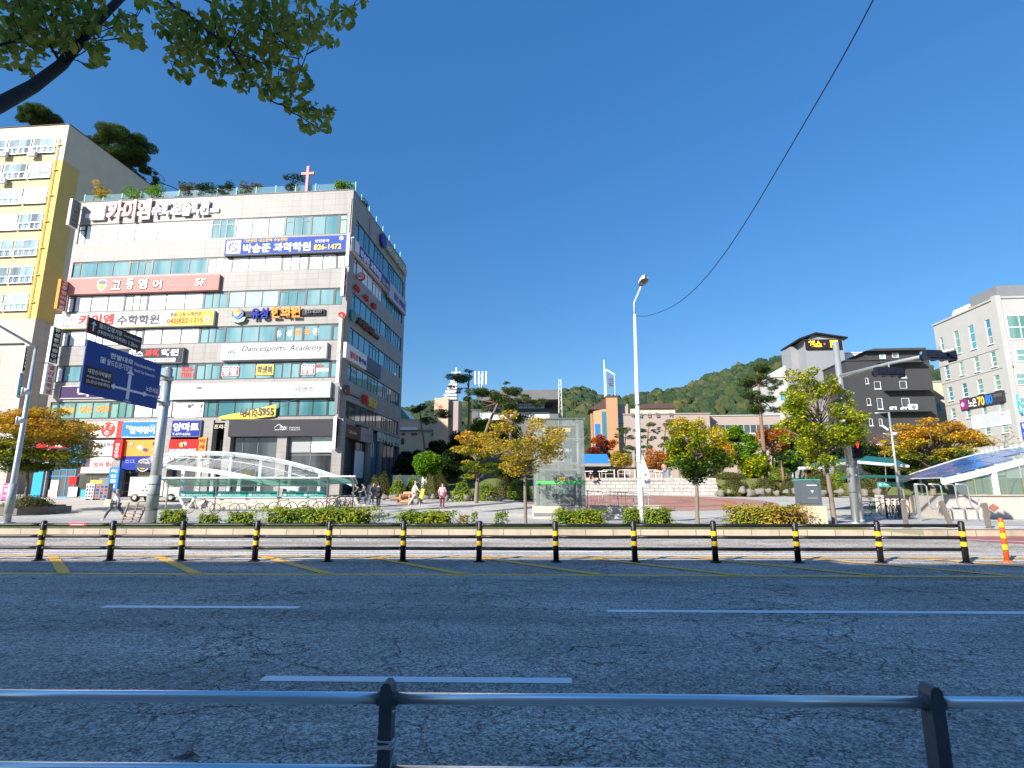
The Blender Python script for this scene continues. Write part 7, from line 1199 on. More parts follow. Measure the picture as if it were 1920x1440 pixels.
# subway entrance canopies
def canopy(label, near, far, Yn, Yf, wall, cols_n, cols_f, panel, solar=None, zwall=None, side_glass=None, n=26):
    b = G((near[0][0] + near[-1][0]) / 2, Yn); t = thing('subway_canopy', label, 'subway entrance', b); N_ = np.array(near, float); F2 = np.array(far, float)
    def crv(A, px): return float(np.interp(px, A[:, 0], A[:, 1]))
    def smooth(A, Y):
        P = []; xs2 = np.linspace(A[0, 0], A[-1, 0], n); ys2 = np.interp(xs2, A[:, 0], A[:, 1])
        for _ in range(3): ys2[1:-1] = (ys2[:-2] + 2 * ys2[1:-1] + ys2[2:]) / 4
        return [at(x, y, Y) - b for x, y in zip(xs2, ys2)]
    Pn, Pf = smooth(N_, Yn), smooth(F2, Yf)
    for P, wz in ((Pn, .30), (Pf, .34)):
        m = MB(); [m.add([q + Vector((0, dy, dz_)) for q in (P[i], P[i + 1]) for dy, dz_ in ((-.12, 0), (.12, 0), (.12, wz), (-.12, wz))], [(0, 1, 2, 3), (4, 7, 6, 5), (0, 4, 5, 1), (1, 5, 6, 2), (2, 6, 7, 3), (3, 7, 4, 0)], BEAM) for i in range(n - 1)]; m.build('arched_beam', t)
    m = MB(); up = Vector((0, 0, .31)); m.add([p + up for p in Pn] + [p + up for p in Pf], [(i, i + 1, n + i + 1, n + i) for i in range(n - 1)], panel); m.build('roof_glass', t)
    m = MB(); [m.tube([Pn[i] + up, Pf[i] + up], .03, BEAM, 5) for i in range(0, n, 2 if solar else 5)]
    for f_ in ((.33, .66) if solar else (.5,)): m.tube([Pn[i].lerp(Pf[i], f_) + up for i in range(n)], .025, BEAM, 5)
    m.build('glazing_bars', t)
    if solar: 
        for (i0, i1, f0, f1) in solar:
            for i in range(i0, i1, 2): q = MB(); e = .04; A = [Pn[i].lerp(Pf[i], f0), Pn[i + 2].lerp(Pf[i + 2], f0), Pn[i + 2].lerp(Pf[i + 2], f1), Pn[i].lerp(Pf[i], f1)]; c_ = sum(A, Vector()) / 4; q.add([c_ + (a - c_) * .95 + up + Vector((0, 0, h)) for h in (.03, .06) for a in A], [(0, 3, 2, 1), (4, 5, 6, 7), (0, 1, 5, 4), (1, 2, 6, 5), (2, 3, 7, 6), (3, 0, 4, 7)], SOL); q.build('solar_panel', t)
    zw = at(wall[0], wall[2], Yn).z - b.z; xa_, xb_ = at(wall[0], 940, Yn).x - b.x, at(wall[1], 940, Yn).x - b.x
    m = MB(); m.box(xa_, xb_, Yf - Yn - .2, Yf - Yn + .2, -.3, zw, WALLC); m.build('far_wall', t); m = MB(); m.box(xa_, xb_, -.2, .2, -.3, zw, WALLC); m.box(xa_ - .06, xb_ + .06, -.27, .27, zw, zw + .07, CONC); m.build('wall', t)
    for px in cols_n: p = at(px, crv(N_, px), Yn) - b; m = MB(); m.box(p.x - .11, p.x + .11, -.1, .1, zw - .1, p.z + .05, BEAM); m.build('column', t)
    for px in cols_f: p = at(px, crv(F2, px), Yf) - b; m = MB(); m.box(p.x - .11, p.x + .11, Yf - Yn - .1, Yf - Yn + .1, zw - .1, p.z + .05, BEAM); m.build('column', t)
    if side_glass:
        for a, c in zip(side_glass, side_glass[1:]): q = MB(); pa, pc_ = at(a, crv(N_, a), Yn) - b, at(c, crv(N_, c), Yn) - b; q.add([(pa.x + .05, .02, zw + .07), (pc_.x - .05, .02, zw + .07), (pc_.x - .05, .02, pc_.z), (pa.x + .05, .02, pa.z)], [(0, 1, 2, 3)], DGLS); q.add([(pa.x - .03, -.04, zw + .07), (pa.x + .03, -.04, zw + .07), (pa.x + .03, -.04, pa.z), (pa.x - .03, -.04, pa.z)], [(0, 1, 2, 3)], GALV); q.build('side_glass', t)
    return t, b, zw
cl_, cb_, zw_ = canopy('left subway entrance canopy of two white arches behind the bicycle shelter', [(256, 877), (300, 879), (330, 881), (360, 883), (410, 889), (455, 897), (500, 908), (560, 922)], [(284, 864), (300, 860), (330, 855), (400, 854), (450, 857), (520, 867), (580, 882), (640, 902), (660, 912)], 37, 42, (345, 632, 934), [345, 400, 450], [378, 434, 490, 545, 600], CGL)
m = MB(); q0 = at(355, 935, 36.5) - cb_
for a, c in (((335, 928), (352, 962)), ((368, 928), (350, 962))): m.tube([at(a[0], a[1], 36.3) - cb_, at(c[0], c[1], 36.3) - cb_], .10, BEAM, 8)
m.build('v_strut', cl_)
cr_, crb, zwr = canopy('right subway entrance canopy with blue solar panels at the right edge', [(1768, 908), (1800, 902), (1850, 889), (1900, 875), (1950, 863), (2050, 850), (2200, 850)], [(1683, 908), (1740, 889), (1800, 869), (1860, 855), (1920, 846), (2000, 840), (2150, 842)], 28.5, 34, (1775, 2150, 930), [1862, 1990], [1800, 1930], CGL, [(0, 8, .05, .46), (0, 8, .5, .92), (8, 12, .3, .9)], side_glass=[1790, 1825, 1862, 1912, 1960, 2020])
m = MB(); pa, pb = at(1775, 940, 28.5) - crb, at(1700, 940, 34) - crb; m.add([(pa.x, -.2, -.3), (pa.x, -.2, zwr), (pb.x, 5.3, zwr), (pb.x, 5.3, -.3)], [(0, 1, 2, 3)], WALLC); m.prism([(x + 2.2 + at(1862, 940, 28.5).x - crb.x - 2.4, z + zwr * .5) for x, z in ((-.28, 0), (0, .2), (.28, 0), (0, -.2))], -.215, -.2, RED2); m.build('end_wall', cr_)
t = thing('canopy_fins', 'row of small upright white fins along the top of the right canopy', 'fins', at(1850, 850, 34)); m = MB()
for px in (1843, 1852, 1861, 1870, 1880, 1897, 1907, 1918): p = at(px, float(np.interp(px, [1800, 1860, 1920], [869, 855, 846])) - 2, 34) - t.location; m.box(p.x - .05, p.x + .05, -.03, .03, p.z, p.z + .42, BEAM)
m.build('fins', t)
# green notice behind and the hoop racks
t = thing('shelter_notice', 'teal notice board under the right hand shelter roof', 'notice board', G(1660, 33)); m = MB(); za_ = at(1660, 913, 33).z - t.location.z; zc_ = at(1660, 904, 33).z - t.location.z; m.box(-.5, 1.0, -.04, 0, za_, zc_, TEAL); m.build('board', t); q = MB(); q.text('자전거 보관소', -.2, .8, za_ + .08, zc_ - .08, -.05, SW, .03); q.disc((-.36, (za_ + zc_) / 2), .08, -.05, -.04, SW, 10); q.build('lettering', t); m = MB(); [m.tube([(x, 0, 0), (x, 0, zc_)], .03, GALV, 6) for x in (-.45, .95)]; m.build('legs', t)
for i, (px, w_) in enumerate(((1735, 'leftmost'), (1762, 'second'), (1788, 'third'), (1812, 'rightmost'))):
    b = G(px, 26.8); t = thing('rack_hoop', '%s bent steel hoop of the bicycle rack before the right canopy' % w_, 'bicycle rack', b, 0, 'hoops of the bicycle rack'); h = at(px, 908, 26.8).z - b.z; m = MB(); m.tube([(-.55, 0, h), (-.1, 0, h), (0, 0, h - .1), (.02, 0, .75), (.15, 0, .55), (.35, 0, .55), (.42, 0, .8), (.42, 0, 1.0)], .035, GALV, 8); m.build('tube', t, True); m = MB(); m.box(-.55, -.45, -.05, .05, 0, h, GALV) if i == 0 else m.tube([(.25, 0, 0), (.25, 0, .54)], .03, GALV, 6); m.build('foot', t)
# butterfly shelter roofs on the right
t = thing('leaf_roof_shelter', 'pair of leaf shaped dark green shelter roofs on one post', 'shelter', G(1600, 34)); o_ = t.location; ROOFG = mat('dark_green_roof', (.01, .13, .11), .5, vary=.1)
for pts_ in (((1497, 880, 33), (1540, 878, 33), (1600, 868, 33.5), (1592, 862, 36), (1540, 869, 36)), ((1703, 876, 31.5), (1650, 872, 31.5), (1605, 868, 33), (1625, 858, 36), (1680, 864, 36))):
    m = MB(); P = [at(*q) - o_ for q in pts_]; m.add(P + [p + Vector((0, 0, .12)) for p in P], [(0, 1, 2, 3, 4), (5, 9, 8, 7, 6)] + [(i, 5 + i, 5 + (i + 1) % 5, (i + 1) % 5) for i in range(5)], ROOFG); m.build('roof_leaf', t)
    m = MB(); m.tube([p + Vector((0, -.03, .05)) for p in P[:3]], .09, BEAM, 6); m.build('roof_edge', t)
m = MB(); m.tube([(0, 0, 0), (0, 0, P[2].z)], .09, GALV, 10); m.build('post', t, True)
t = thing('long_shelter', 'long low dark roofed shelter behind the right canopy', 'shelter', G(1700, 42)); o_ = t.location; m = MB(); za_ = at(1700, 896, 42).z - o_.z; m.prism([(-4, za_), (6, za_), (6, za_ + .15), (-4, za_ + .15)], -1.5, 1.5, ROOFG); m.build('roof', t); m = MB(); [m.tube([(x, 0, 0), (x, 0, za_)], .06, GALV, 8) for x in (-3.5, 1, 5.5)]; m.build('posts', t)
# bollards, camera mast
for i, (px, y0_, lean_, w_) in enumerate(((1688, 938, .0, 'upright wooden bollard left of the leaning one'), (1772, 940, -.28, 'wooden bollard leaning left past the kerb'), (1840, 943, -.03, 'thick wooden bollard nearest the orange flexible post'))):
    b = G(px, 21.6); b.z = KZ; h = max(.8, at(px, y0_, 21.6).z - KZ); t = thing('bollard', w_, 'bollard', b, 0, 'wooden bollards at the crossing'); m = MB(); m.bar((0, 0, 0), (lean_, 0, h), .13, .13, OLDW); m.build('post', t); m = MB(); m.box(-.11, .11, -.11, .11, 0, .03, BANDM); m.build('base', t)
b = G(1683, 30); t = thing('camera_mast', 'thin pole with small cameras and a dish in front of the wide golden tree', 'camera pole', b); h = at(1667, 773, 30).z - b.z; m = MB(); m.tube([(0, 0, 0), (0, 0, h)], [.07, .05], GALV, 8); m.box(-.12, .12, -.12, .12, 0, .04, GALV); m.build('shaft', t, True); m = MB(); m.tube([(-.75, 0, h - .05), (.05, 0, h)], .03, GALV, 6); m.tube([(-.45, 0, h - 1.15), (.3, 0, h - 1.3)], .025, GALV, 6); m.tube([(-.9, 0, h - 1.75), (.4, 0, h - 1.65)], .02, GALV, 6); m.build('cross_arm', t, True)
m = MB(); m.tube([(-.45, -.05, h - .75), (-.30, -.25, h - 1.0)], [.05, .06], WHITE, 8); m.box(-.02, .2, -.2, 0, h - 1.25, h - 1.1, WHITE); m.build('camera', t, True)
# pallet, rocks, planter, log seat, slide, trucks
b = G(266, 25.2); t = thing('wooden_pallet', 'broken wooden pallet leaning against the big sign pole', 'pallet', b, -8); m = MB(); 
for i in range(6): f_ = i / 5; m.bar((-.35 + f_ * .25, -.45 + .35 * f_, .08 + .72 * f_), (.42 + f_ * .05, -.45 + .35 * f_, .08 + .72 * f_), .1, .03, PALW)
m.build('slats', t)
for x in (-.38, .1, .45): q = MB(); q.bar((x, -.42, 0), (x - .12 if x < .4 else x, -.02, .86), .05, .09, PALW); q.build('runner', t)
PLT = mat('planter_stone', (.17, .15, .13), .85, vary=.3, scale=4, bump=.6); b = G(20, 32); t = thing('stone_planter', 'low dark stone planter round the left autumn tree', 'planter', b); L_ = (122 - 20) / 1030 * 32; m = MB(); m.prism([(-6, -1.4), (L_ - 1.2, -1.4), (L_, -.2), (L_ - .6, 1.6), (-6, 1.6)], -.02, .42, PLT, 'xy'); m.build('wall', t); m = MB(); m.prism([(-5.8, -1.15), (L_ - 1.3, -1.15), (L_ - .3, -.2), (L_ - .8, 1.4), (-5.8, 1.4)], .42, .5, GRASS, 'xy'); m.build('soil', t)
shrub('low mossy plant mound in the dark stone planter', 20, 928, 92, 948, 31.4, LM_AZ, zb=zt(31.4) + .45, leaf=.09, dens=300)
b = G(765, 42.5); t = thing('log_seat', 'heap of split orange brown logs stacked like a bench', 'log pile', b); LG = mat('split_log', (.42, .23, .12), .8, vary=.35, scale=6); m = MB()
for i in range(13): a, c = rnd.uniform(-.85, .6), .14 + .2 * (i // 4); m.tube([(a - .35, rnd.uniform(-.4, .3), c), (a + .4, rnd.uniform(-.4, .3), c + rnd.uniform(-.05, .08))], rnd.uniform(.1, .17), LG, 7); 
m.build('logs', t); m = MB(); m.box(-.8, .8, -.2, .2, 0, .08, PALW); m.build('base', t)
b = G(790, 43.2); t = thing('sandwich_board', 'slanting yellow panel standing behind the person in cream', 'panel', b); m = MB(); m.prism([(-.25, 0), (.1, 0), (.3, 1.05), (.05, 1.1)], -.12, .12, YELS); m.build('panel', t); m = MB(); m.box(-.3, .15, -.2, .2, 0, .06, GREY); m.build('foot', t)
def truck(label, px, Y, w_, rz, body, box_h, glass=GL_K):
    b = G(px, Y); t = thing('white_truck', label, 'truck', b, rz); L2 = w_; m = MB(); m.prism([(-L2 / 2, .45), (L2 / 2, .45), (L2 / 2, box_h), (-L2 / 2, box_h)], -.9, .9, body); m.build('box_body', t); m = MB(); m.prism([(L2 / 2 + .05, .4), (L2 / 2 + 1.3, .4), (L2 / 2 + 1.35, 1.1), (L2 / 2 + 1.0, 1.85), (L2 / 2 + .05, 1.9)], -.85, .85, body); m.build('cab', t); m = MB(); m.prism([(L2 / 2 + .25, 1.15), (L2 / 2 + 1.28, 1.15), (L2 / 2 + .98, 1.75), (L2 / 2 + .25, 1.75)], -.87, .87, glass); m.build('cab_window', t)
    for x in (-L2 * .3, L2 / 2 + .7):
        for y in (-.8, .8): m = MB(); m.tube([(x, y - .1, .33), (x, y + .1, .33)], .33, TYRE, 16); wv_ = m.build('wheel', t, True); q = MB(); q.tube([(x, y - .12, .33), (x, y + .12, .33)], .16, GALV, 12); q.build('rim', wv_)
    m = MB(); m.box(-L2 / 2 - .05, L2 / 2 + 1.2, -.7, .7, .35, .45, BLKP); m.build('chassis', t); return t
t = truck('cream box truck parked behind the big sign pole', 289, 44.8, 2.7, 1, mat('cream_truck', (.62, .55, .45), .4, vary=.04), 1.95); m = MB(); [m.disc((x, z), .06, .905, .915, BLKP, 10) for x, z in ((-.2, .9), (.1, .9), (-.05, 1.15), (.35, 1.0))]; m.v = [(x, -y, z) for x, y, z in m.v]; m.build('fittings', t)
truck('white truck in the shade beyond the round bright bush', 768, 57, 3.2, 5, WHFR, 2.0)
# pavilion, tables and rails on the terrace
b = at(1117, 890, 66); b.z = ZP; t = thing('pavilion', 'small pavilion with a sloping blue roof on the terrace', 'pavilion', b); zR = at(1117, 869, 66).z - ZP; zR2 = at(1117, 852, 66).z - ZP; m = MB(); m.prism([(-2.2, zR), (1.7, zR), (1.3, zR2), (-2.2, zR2)], -.6, -.45, ROY); m.build('blue_roof', t); m = MB(); m.box(-2.3, 1.7, -.7, 1.2, zR - .35, zR - .02, mat('pavilion_fascia', (.3, .27, .24), .7)); m.build('fascia', t)
for x in (-2, 1.5): m = MB(); m.box(x - .08, x + .08, -.5, -.3, 0, zR - .3, BLKP); m.build('post', t)
m = MB(); m.box(-2.2, 1.6, 1.0, 1.1, .3, zR - .4, DARK); m.build('back_panel', t)
YT = 61.5
for i, (px, lb) in enumerate(((1103, 'left'), (1130, 'second'), (1235, 'right'))):
    b = at(px, 890, YT + .6); b.z = ZP + .05; t = thing('white_table', '%s white table under the terrace trellis' % lb, 'table', b, 0, 'tables on the terrace'); m = MB(); m.box(-.5, .5, -.3, .3, .72, .8, WHITE); m.build('tabletop', t)
    for x in (-.35, .35): m = MB(); m.box(x - .03, x + .03, -.04, .04, 0, .72, CRM); m.build('leg', t)
for i, (px, lb) in enumerate(((1140, 'leftmost hoop shaped rail on the terrace edge'), (1170, 'middle hoop shaped rail on the terrace edge'), (1225, 'rightmost hoop shaped rail on the terrace edge'))):
    b = at(px, 890, YT - .9); b.z = ZP + .05; t = thing('hoop_rail', lb, 'rail', b, 0, 'hoop rails on the terrace'); m = MB(); m.tube([(-.65, 0, 0), (-.65, 0, .75), (-.5, 0, .85), (.5, 0, .85), (.65, 0, .75), (.65, 0, 0)], .035, CRM, 8); m.build('hoop', t, True); m = MB(); m.tube([(-.6, 0, .45), (.6, 0, .45)], .02, CRM, 6); m.build('cross_rail', t)
b = at(1190, 878, YT + 1.6); b.z = ZP + .05; t = thing('terrace_trellis', 'long black beam with slender posts across the terrace', 'trellis', b); L_ = 80 / 1030 * 62; m = MB(); zz = at(1190, 878, YT + 1.6).z - b.z; m.box(-L_ / 2, L_ / 2, -.08, .08, zz - .08, zz + .1, BLKP); m.build('beam', t); m = MB(); [m.box(x - .04, x + .04, -.04, .04, 0, zz - .08, WHITE) for x in np.linspace(-L_ / 2 + .1, L_ / 2 - .1, 5)]; m.build('posts', t)
b = at(1256, 890, 61.2); b.z = ZP + .05; t = thing('white_marker_post', 'short white post beside the standing person on the terrace', 'post', b); m = MB(); m.box(-.12, .12, -.12, .12, 0, 1.2, WHITE); m.build('post', t); m = MB(); m.box(-.15, .15, -.15, .15, 1.2, 1.26, CRM); m.build('cap', t)
# vending machines / pink boards at the left edge
for (a, c, y0_, y1_, mt, lb) in ((2, 14, 906, 944, C('hot_pink', (.75, .10, .35)), 'pink advertising panel at the far left under the podium'), (15, 27, 907, 945, LPINK, 'pale pink advertising panel beside the hot pink one')):
    p = at((a + c) / 2, y1_, 46); p.z = zt(46); wd = (c - a) / 1030 * 46 / 2; h = at(10, y0_, 46).z - p.z; t = thing('advert_panel', lb, 'advert panel', p, A1); m = MB(); m.box(-wd, wd, -.06, .06, .1, h, mt); m.build('panel', t); q = MB(); q.disc((0, h * .6), wd * .55, -.075, -.06, WHITE, 14); q.box(-wd * .7, wd * .7, -.075, -.06, h * .82, h * .86, WHITE); q.box(-wd * .7, wd * .7, -.075, -.06, h * .25, h * .3, YELS); q.build('print', t); m = MB(); [m.box(x - .03, x + .03, -.2, .2, 0, .1, GREY) for x in (-wd * .7, wd * .7)]; m.build('feet', t)
# roof garden balustrade, red cross
t = thing('roof_balustrade', 'teal glass balustrade with green posts round the roof of the commercial building', 'balustrade', PF.pt(0, H1 + .08, -.5), PF.a); zt_ = PF.hit(665, 341, -.5)[1] - H1 - .08; GP = mat('mint_post', (.22, .55, .32), .5, vary=.1); TGL = clear_glass('teal_pane', (.72, .90, .90), .12)
n = 14; m = MB(); [m.box(W1 * i / n - .04, W1 * i / n + .04, -.04, .04, 0, zt_, GP) for i in range(n + 1)]; [m.box(W1 - .3, W1 - .22, D1 * i / 8 - .04, D1 * i / 8 + .04, 0, zt_, GP) for i in range(1, 8)]; m.build('posts', t)
for i in range(n): q = MB(); q.box(W1 * i / n + .06, W1 * (i + 1) / n - .06, -.01, .01, .1, zt_ - .1, TGL); q.build('glass_pane', t)
p = PF.pt(PF.hit(573, 357)[0], H1 + .08, -.25); t = thing('red_cross', 'tall red lattice cross standing on the roof edge', 'cross', p, PF.a); zc_ = PF.hit(577, 310)[1] - H1 - .08; CRS = mat('cross_red', (.62, .20, .17), .5, vary=.2, scale=6); m = MB(); m.box(-.13, .13, -.13, .13, 0, zc_, CRS); m.build('upright', t); m = MB(); m.box(-.66, .66, -.12, .12, zc_ * .68, zc_ * .68 + .25, CRS); m.build('crossbar', t)
t = thing('plumbing_box', 'small grey electric box on the left stone planter', 'box', G(5, 30)) if False else None
# ================================================================ people
SKIN = mat('skin', (.50, .30, .21), .55, vary=.05); HAIR = mat('black_hair', (.015, .012, .012), .5, vary=.2, scale=30); SHOE = mat('white_shoe', (.7, .7, .68), .5, vary=.05)
def skinned(name, joints, edges, mats, parent, sub=1):
    """one continuous surface grown over a skeleton: joints {name: (pos, radius)}"""
    ks = list(joints); me = bpy.data.meshes.new(name); me.from_pydata([joints[k][0] for k in ks], [(ks.index(a), ks.index(b)) for a, b in edges], []); o = bpy.data.objects.new(name, me); _TS.collection.objects.link(o)
    md = o.modifiers.new('s', 'SKIN'); 
    for i, k in enumerate(ks): r_ = joints[k][1]; me.skin_vertices[0].data[i].radius = r_ if hasattr(r_, '__len__') else (r_, r_)
    me.skin_vertices[0].data[0].use_root = True; md.use_smooth_shade = True
    sb = o.modifiers.new('d', 'SUBSURF'); sb.levels = sb.render_levels = sub; vl = _TS.view_layers[0]; vl.update()
    m2 = bpy.data.meshes.new_from_object(o.evaluated_get(vl.depsgraph)); bpy.data.objects.remove(o); bpy.data.meshes.remove(me); m2.name = name; m2.materials.clear(); m2.materials.append(mats)
    m2.polygons.foreach_set('use_smooth', [True] * len(m2.polygons)); r = bpy.data.objects.new(name, m2); COL.objects.link(r); r.parent = parent; return r
def person(label, px, Y, h, face, pose='walk', top=(.5, .5, .5), legs=(.1, .1, .1), hat=None, hair=True, zb=None, coat=False, long_hair=False, bag=None, shorts=False, shoe=None, bend=0, phase=1, sway=.0, hood=None):
    b = G(px, Y)
    if zb is not None: b.z = zb
    t = thing('person', label, 'person', b, face); s = h / 1.7; V = lambda x, y, z: Vector((x * s, y * s, z * s))   # figure faces -y
    st = .26 * phase if pose == 'walk' else .04
    hipz = .92 if pose != 'sit' else .46; J = {}
    bn = R(bend); ch = lambda d, up, x=0: V(x, -d * math.cos(0) - math.sin(bn) * (up - hipz), hipz + math.cos(bn) * (up - hipz)) if up > hipz else V(x, -d, up)
    J['pelvis'] = (V(0, 0, hipz), (.15 * s, .11 * s)); o_ = hipz - .92
    J['waist'] = (ch(0, 1.08 + o_), (.125 * s, .09 * s)); J['chest'] = (ch(.01, 1.30 + o_), (.15 * s, .105 * s)); J['neck'] = (ch(.0, 1.47 + o_), .052 * s); J['chin'] = (ch(.02, 1.54 + o_), .06 * s); J['head'] = (ch(.015, 1.62 + o_), (.082 * s, .098 * s)); J['crown'] = (ch(.005, 1.70 + o_), (.06 * s, .075 * s)); J['nose'] = (ch(.125, 1.60 + o_), .014 * s)
    E = [('pelvis', 'waist'), ('waist', 'chest'), ('chest', 'neck'), ('neck', 'chin'), ('chin', 'head'), ('head', 'crown'), ('head', 'nose')]
    for sd, n in ((-1, 'l'), (1, 'r')):
        k = sd * st
        if pose == 'sit': L_ = [V(sd * .1, 0, hipz - .02), V(sd * .2, -.42, .48), V(sd * .14, -.44, .1), V(sd * .14, -.52, .03), V(sd * .14, -.62, .02)]
        elif pose == 'crouch': L_ = [V(sd * .1, 0, .5), V(sd * .18, -.35, .55), V(sd * .14, -.08, .1), V(sd * .14, -.14, .03), V(sd * .14, -.25, .02)]
        else: L_ = [V(sd * .09, 0, .86), V(sd * .10, -k * .9 - .03, .50), V(sd * .10, -k * 1.5 + (.06 if k < 0 else 0), .10 + (.04 if k < 0 and pose == 'walk' else 0)), V(sd * .10, -k * 1.5 - .03, .035), V(sd * .11, -k * 1.5 - .17, .025)]
        if pose == 'crouch' and n == 'l': J['pelvis'] = (V(0, 0, .52), (.15 * s, .11 * s))
        for i, (q, r_) in enumerate(zip(L_, (.085, .058, .040, .038, .028))): J['%s_leg%d' % (n, i)] = (q, r_ * s)
        E += [('pelvis', n + '_leg0')] + [('%s_leg%d' % (n, i), '%s_leg%d' % (n, i + 1)) for i in range(4)]
        sh = ch(.0, 1.42 + o_, sd * .17)
        if pose == 'walk': el_, wr = sh + V(sd * .05, k * .6 - .0, -.27), sh + V(sd * .06, k * 1.0 - .12, -.50)
        elif pose == 'carry': el_, wr = sh + V(sd * .07, .02, -.27), sh + V(sd * .0, -.25, -.30)
        elif pose in ('sit', 'crouch'): el_, wr = sh + V(sd * .08, -.06, -.25), sh + V(sd * -.02, -.28, -.33)
        else: el_, wr = sh + V(sd * .08, .03, -.26), sh + V(sd * .05, -.10, -.48)
        hd_ = wr + (wr - el_).normalized() * .075 * s
        for nm, q, r_ in (('sh', sh, .058), ('el', el_, .040), ('wr', wr, .027), ('hd', hd_, (.036, .018))): J[n + nm] = (q, r_ * s if not hasattr(r_, '__len__') else tuple(x * s for x in r_))
        E += [('chest', n + 'sh'), (n + 'sh', n + 'el'), (n + 'el', n + 'wr'), (n + 'wr', n + 'hd')]
        dr = (wr - el_).normalized(); sx = dr.cross(Vector((0, 1, 0))).normalized()
        for f in range(4): tip = hd_ + dr * (.075, .085, .08, .065)[f] * s + sx * (f - 1.5) * .02 * s; J['%sf%d' % (n, f)] = (tip, .0085 * s); E.append((n + 'hd', '%sf%d' % (n, f)))
        J[n + 'th'] = (wr + dr * .05 * s + sx * sd * .05 * s + Vector((0, -.02, 0)) * s, .010 * s); E.append((n + 'wr', n + 'th'))
    body = skinned('body', J, E, SKIN, t)
    def cloth(name, keys, grow, m, ed=None):
        J2 = {k: (J[k][0], tuple(x * grow + .008 for x in J[k][1]) if hasattr(J[k][1], '__len__') else J[k][1] * grow + .008) for k in keys}; return skinned(name, J2, [e for e in E if e[0] in J2 and e[1] in J2], m, t)
    tm = mat('cloth_%d' % hash(label), top, .85, vary=.12, scale=6); lm_ = mat('legs_%d' % (hash(label) + 1), legs, .85, vary=.12, scale=6)
    J['lcf'] = (J['lel'][0].lerp(J['lwr'][0], .85), J['lwr'][1]); J['rcf'] = (J['rel'][0].lerp(J['rwr'][0], .85), J['rwr'][1]); E += [('lel', 'lcf'), ('rel', 'rcf')]
    J['hem'] = (J['pelvis'][0] + V(0, 0, -.06 if not coat else -.3), (.175 * s, .13 * s) if not coat else (.19 * s, .15 * s)); E += [('pelvis', 'hem')]
    ku = ['pelvis', 'waist', 'chest', 'lsh', 'lel', 'lcf', 'rsh', 'rel', 'rcf'] + (['hem'] if pose not in ('sit', 'crouch') else []) + (['neck'] if coat else []); cloth('coat' if coat else 'jacket', ku, 1.18, tm)
    cloth('trousers', ['pelvis'] + ['%s_leg%d' % (n, i) for n in 'lr' for i in ((0, 1) if shorts else (0, 1, 2))], 1.22, lm_)
    sm = shoe or SHOE
    for n in 'lr': skinned('shoe', {k: (J[k][0], J[k][1] * 1.25) for k in (n + '_leg3', n + '_leg4')}, [(n + '_leg3', n + '_leg4')], sm, t)
    hm = hat or (HAIR if hair else None); H_ = {'head': (J['head'][0] + V(0, .018, .02), (.092 * s, .098 * s)), 'crown': (J['crown'][0] + V(0, .012, .01), (.075 * s, .085 * s))}; hE = [('head', 'crown')]
    if long_hair: H_['nape'] = (J['neck'][0] + V(0, .05, .02), (.07 * s, .05 * s)); hE.append(('head', 'nape'))
    skinned('hat' if hat else 'hair', H_, hE, hm or HAIR, t)
    if hat: m = MB(); c = J['head'][0]; m.box(c.x - .08 * s, c.x + .08 * s, c.y - .20 * s, c.y - .06 * s, c.z + .02 * s, c.z + .035 * s, hat); m.build('hat_brim', t)
    m = MB(); c = J['head'][0]
    for sd in (-1, 1): m.box(c.x + sd * .033 * s - .012 * s, c.x + sd * .033 * s + .012 * s, c.y - .104 * s, c.y - .09 * s, c.z - .004 * s, c.z + .008 * s, HAIR)
    m.box(c.x - .022 * s, c.x + .022 * s, c.y - .102 * s, c.y - .085 * s, c.z - .062 * s, c.z - .054 * s, REDT); m.build('face_features', t)
    return t, J
GH = mat('grey_hood', (.42, .40, .38), .85, vary=.1); WH = mat('white_cap', (.66, .66, .66), .8, vary=.05); PKC = mat('pink_cap', (.65, .42, .45), .8, vary=.05)
t, J = person('person in a pale grey jacket and dark trousers striding left past the pallet', 224, 26.8, 1.45, -80, 'walk', (.48, .48, .54), (.10, .10, .11), hat=GH, phase=1.25)
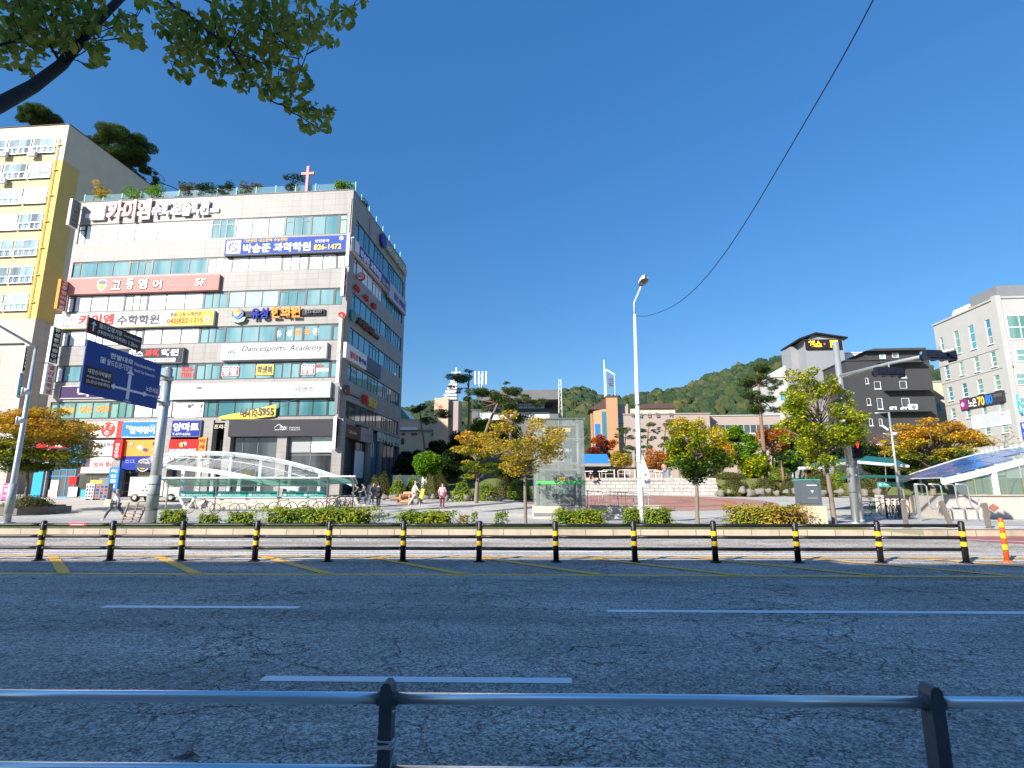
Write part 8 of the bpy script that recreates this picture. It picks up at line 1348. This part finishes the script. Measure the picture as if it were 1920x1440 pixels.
p = t.location + Vector((-.25, -.22, .82)); bgo = MB(); bgo.prism([(-.15, -.14), (.13, -.17), (.16, .14), (-.12, .17)], -.05, .05, mat('pale_bag', (.55, .58, .36), .8)); o = bgo.build('shoulder_bag'); o.location = p; tag(o, 'pale yellow green bag at the hip of the person striding left', 'bag')
person('person in a cream jacket and pale trousers walking across the plaza', 779, 38.5, 1.72, 110, 'walk', (.62, .56, .45), (.5, .47, .44), hat=WH, phase=1)
person('person in a pink jacket and maroon trousers walking away', 830, 36.5, 1.60, 185, 'stand', (.62, .36, .38), (.16, .05, .06), hat=PKC, bend=8, phase=.4)
person('person in a long black coat seen from behind near the short shelter bay', 711, 37.5, 1.70, 170, 'stand', (.02, .02, .025), (.02, .02, .025), coat=True, long_hair=True, shoe=BLKP)
t, J = person('person with a grey jacket and a backpack standing left of the black coat', 698, 39, 1.62, 60, 'stand', (.10, .11, .13), (.14, .15, .18), bend=14)
o = MB(); o.box(-.17, .17, -.11, .11, -.22, .24, mat('backpack', (.03, .035, .04), .7)); o.box(-.1, .1, -.14, -.11, -.15, .05, BLKP); o = o.build('backpack'); o.location = t.location + Vector((-.14, .12, 1.2)); tag(o, 'dark backpack on the person left of the black coat', 'backpack')
person('person crouching with a pale cap at the corner of the building', 679, 40.5, 1.62, -70, 'crouch', (.08, .08, .09), (.10, .10, .12), hat=WH, bend=40)
person('person in dark grey bending beside the crouching one', 690, 40, 1.62, -60, 'crouch', (.13, .13, .14), (.12, .14, .18), bend=30)
t, J = person('person in a black top and shorts sitting on the terrace edge', 1108, 58.9, 1.72, 0, 'sit', (.02, .02, .022), (.30, .14, .12), zb=ZT - .46, shorts=True)
person('person in a coral top and blue jeans standing at the head of the steps', 1247, 60.6, 1.72, 160, 'stand', (.66, .22, .18), (.13, .20, .36), zb=ZT, hat=WH)
bpy.data.scenes.remove(_TS)
sc.cycles.use_denoising = True
sc.cycles.max_bounces = 6; sc.cycles.transparent_max_bounces = 24; sc.cycles.diffuse_bounces = 3; sc.cycles.glossy_bounces = 3; sc.cycles.transmission_bounces = 4
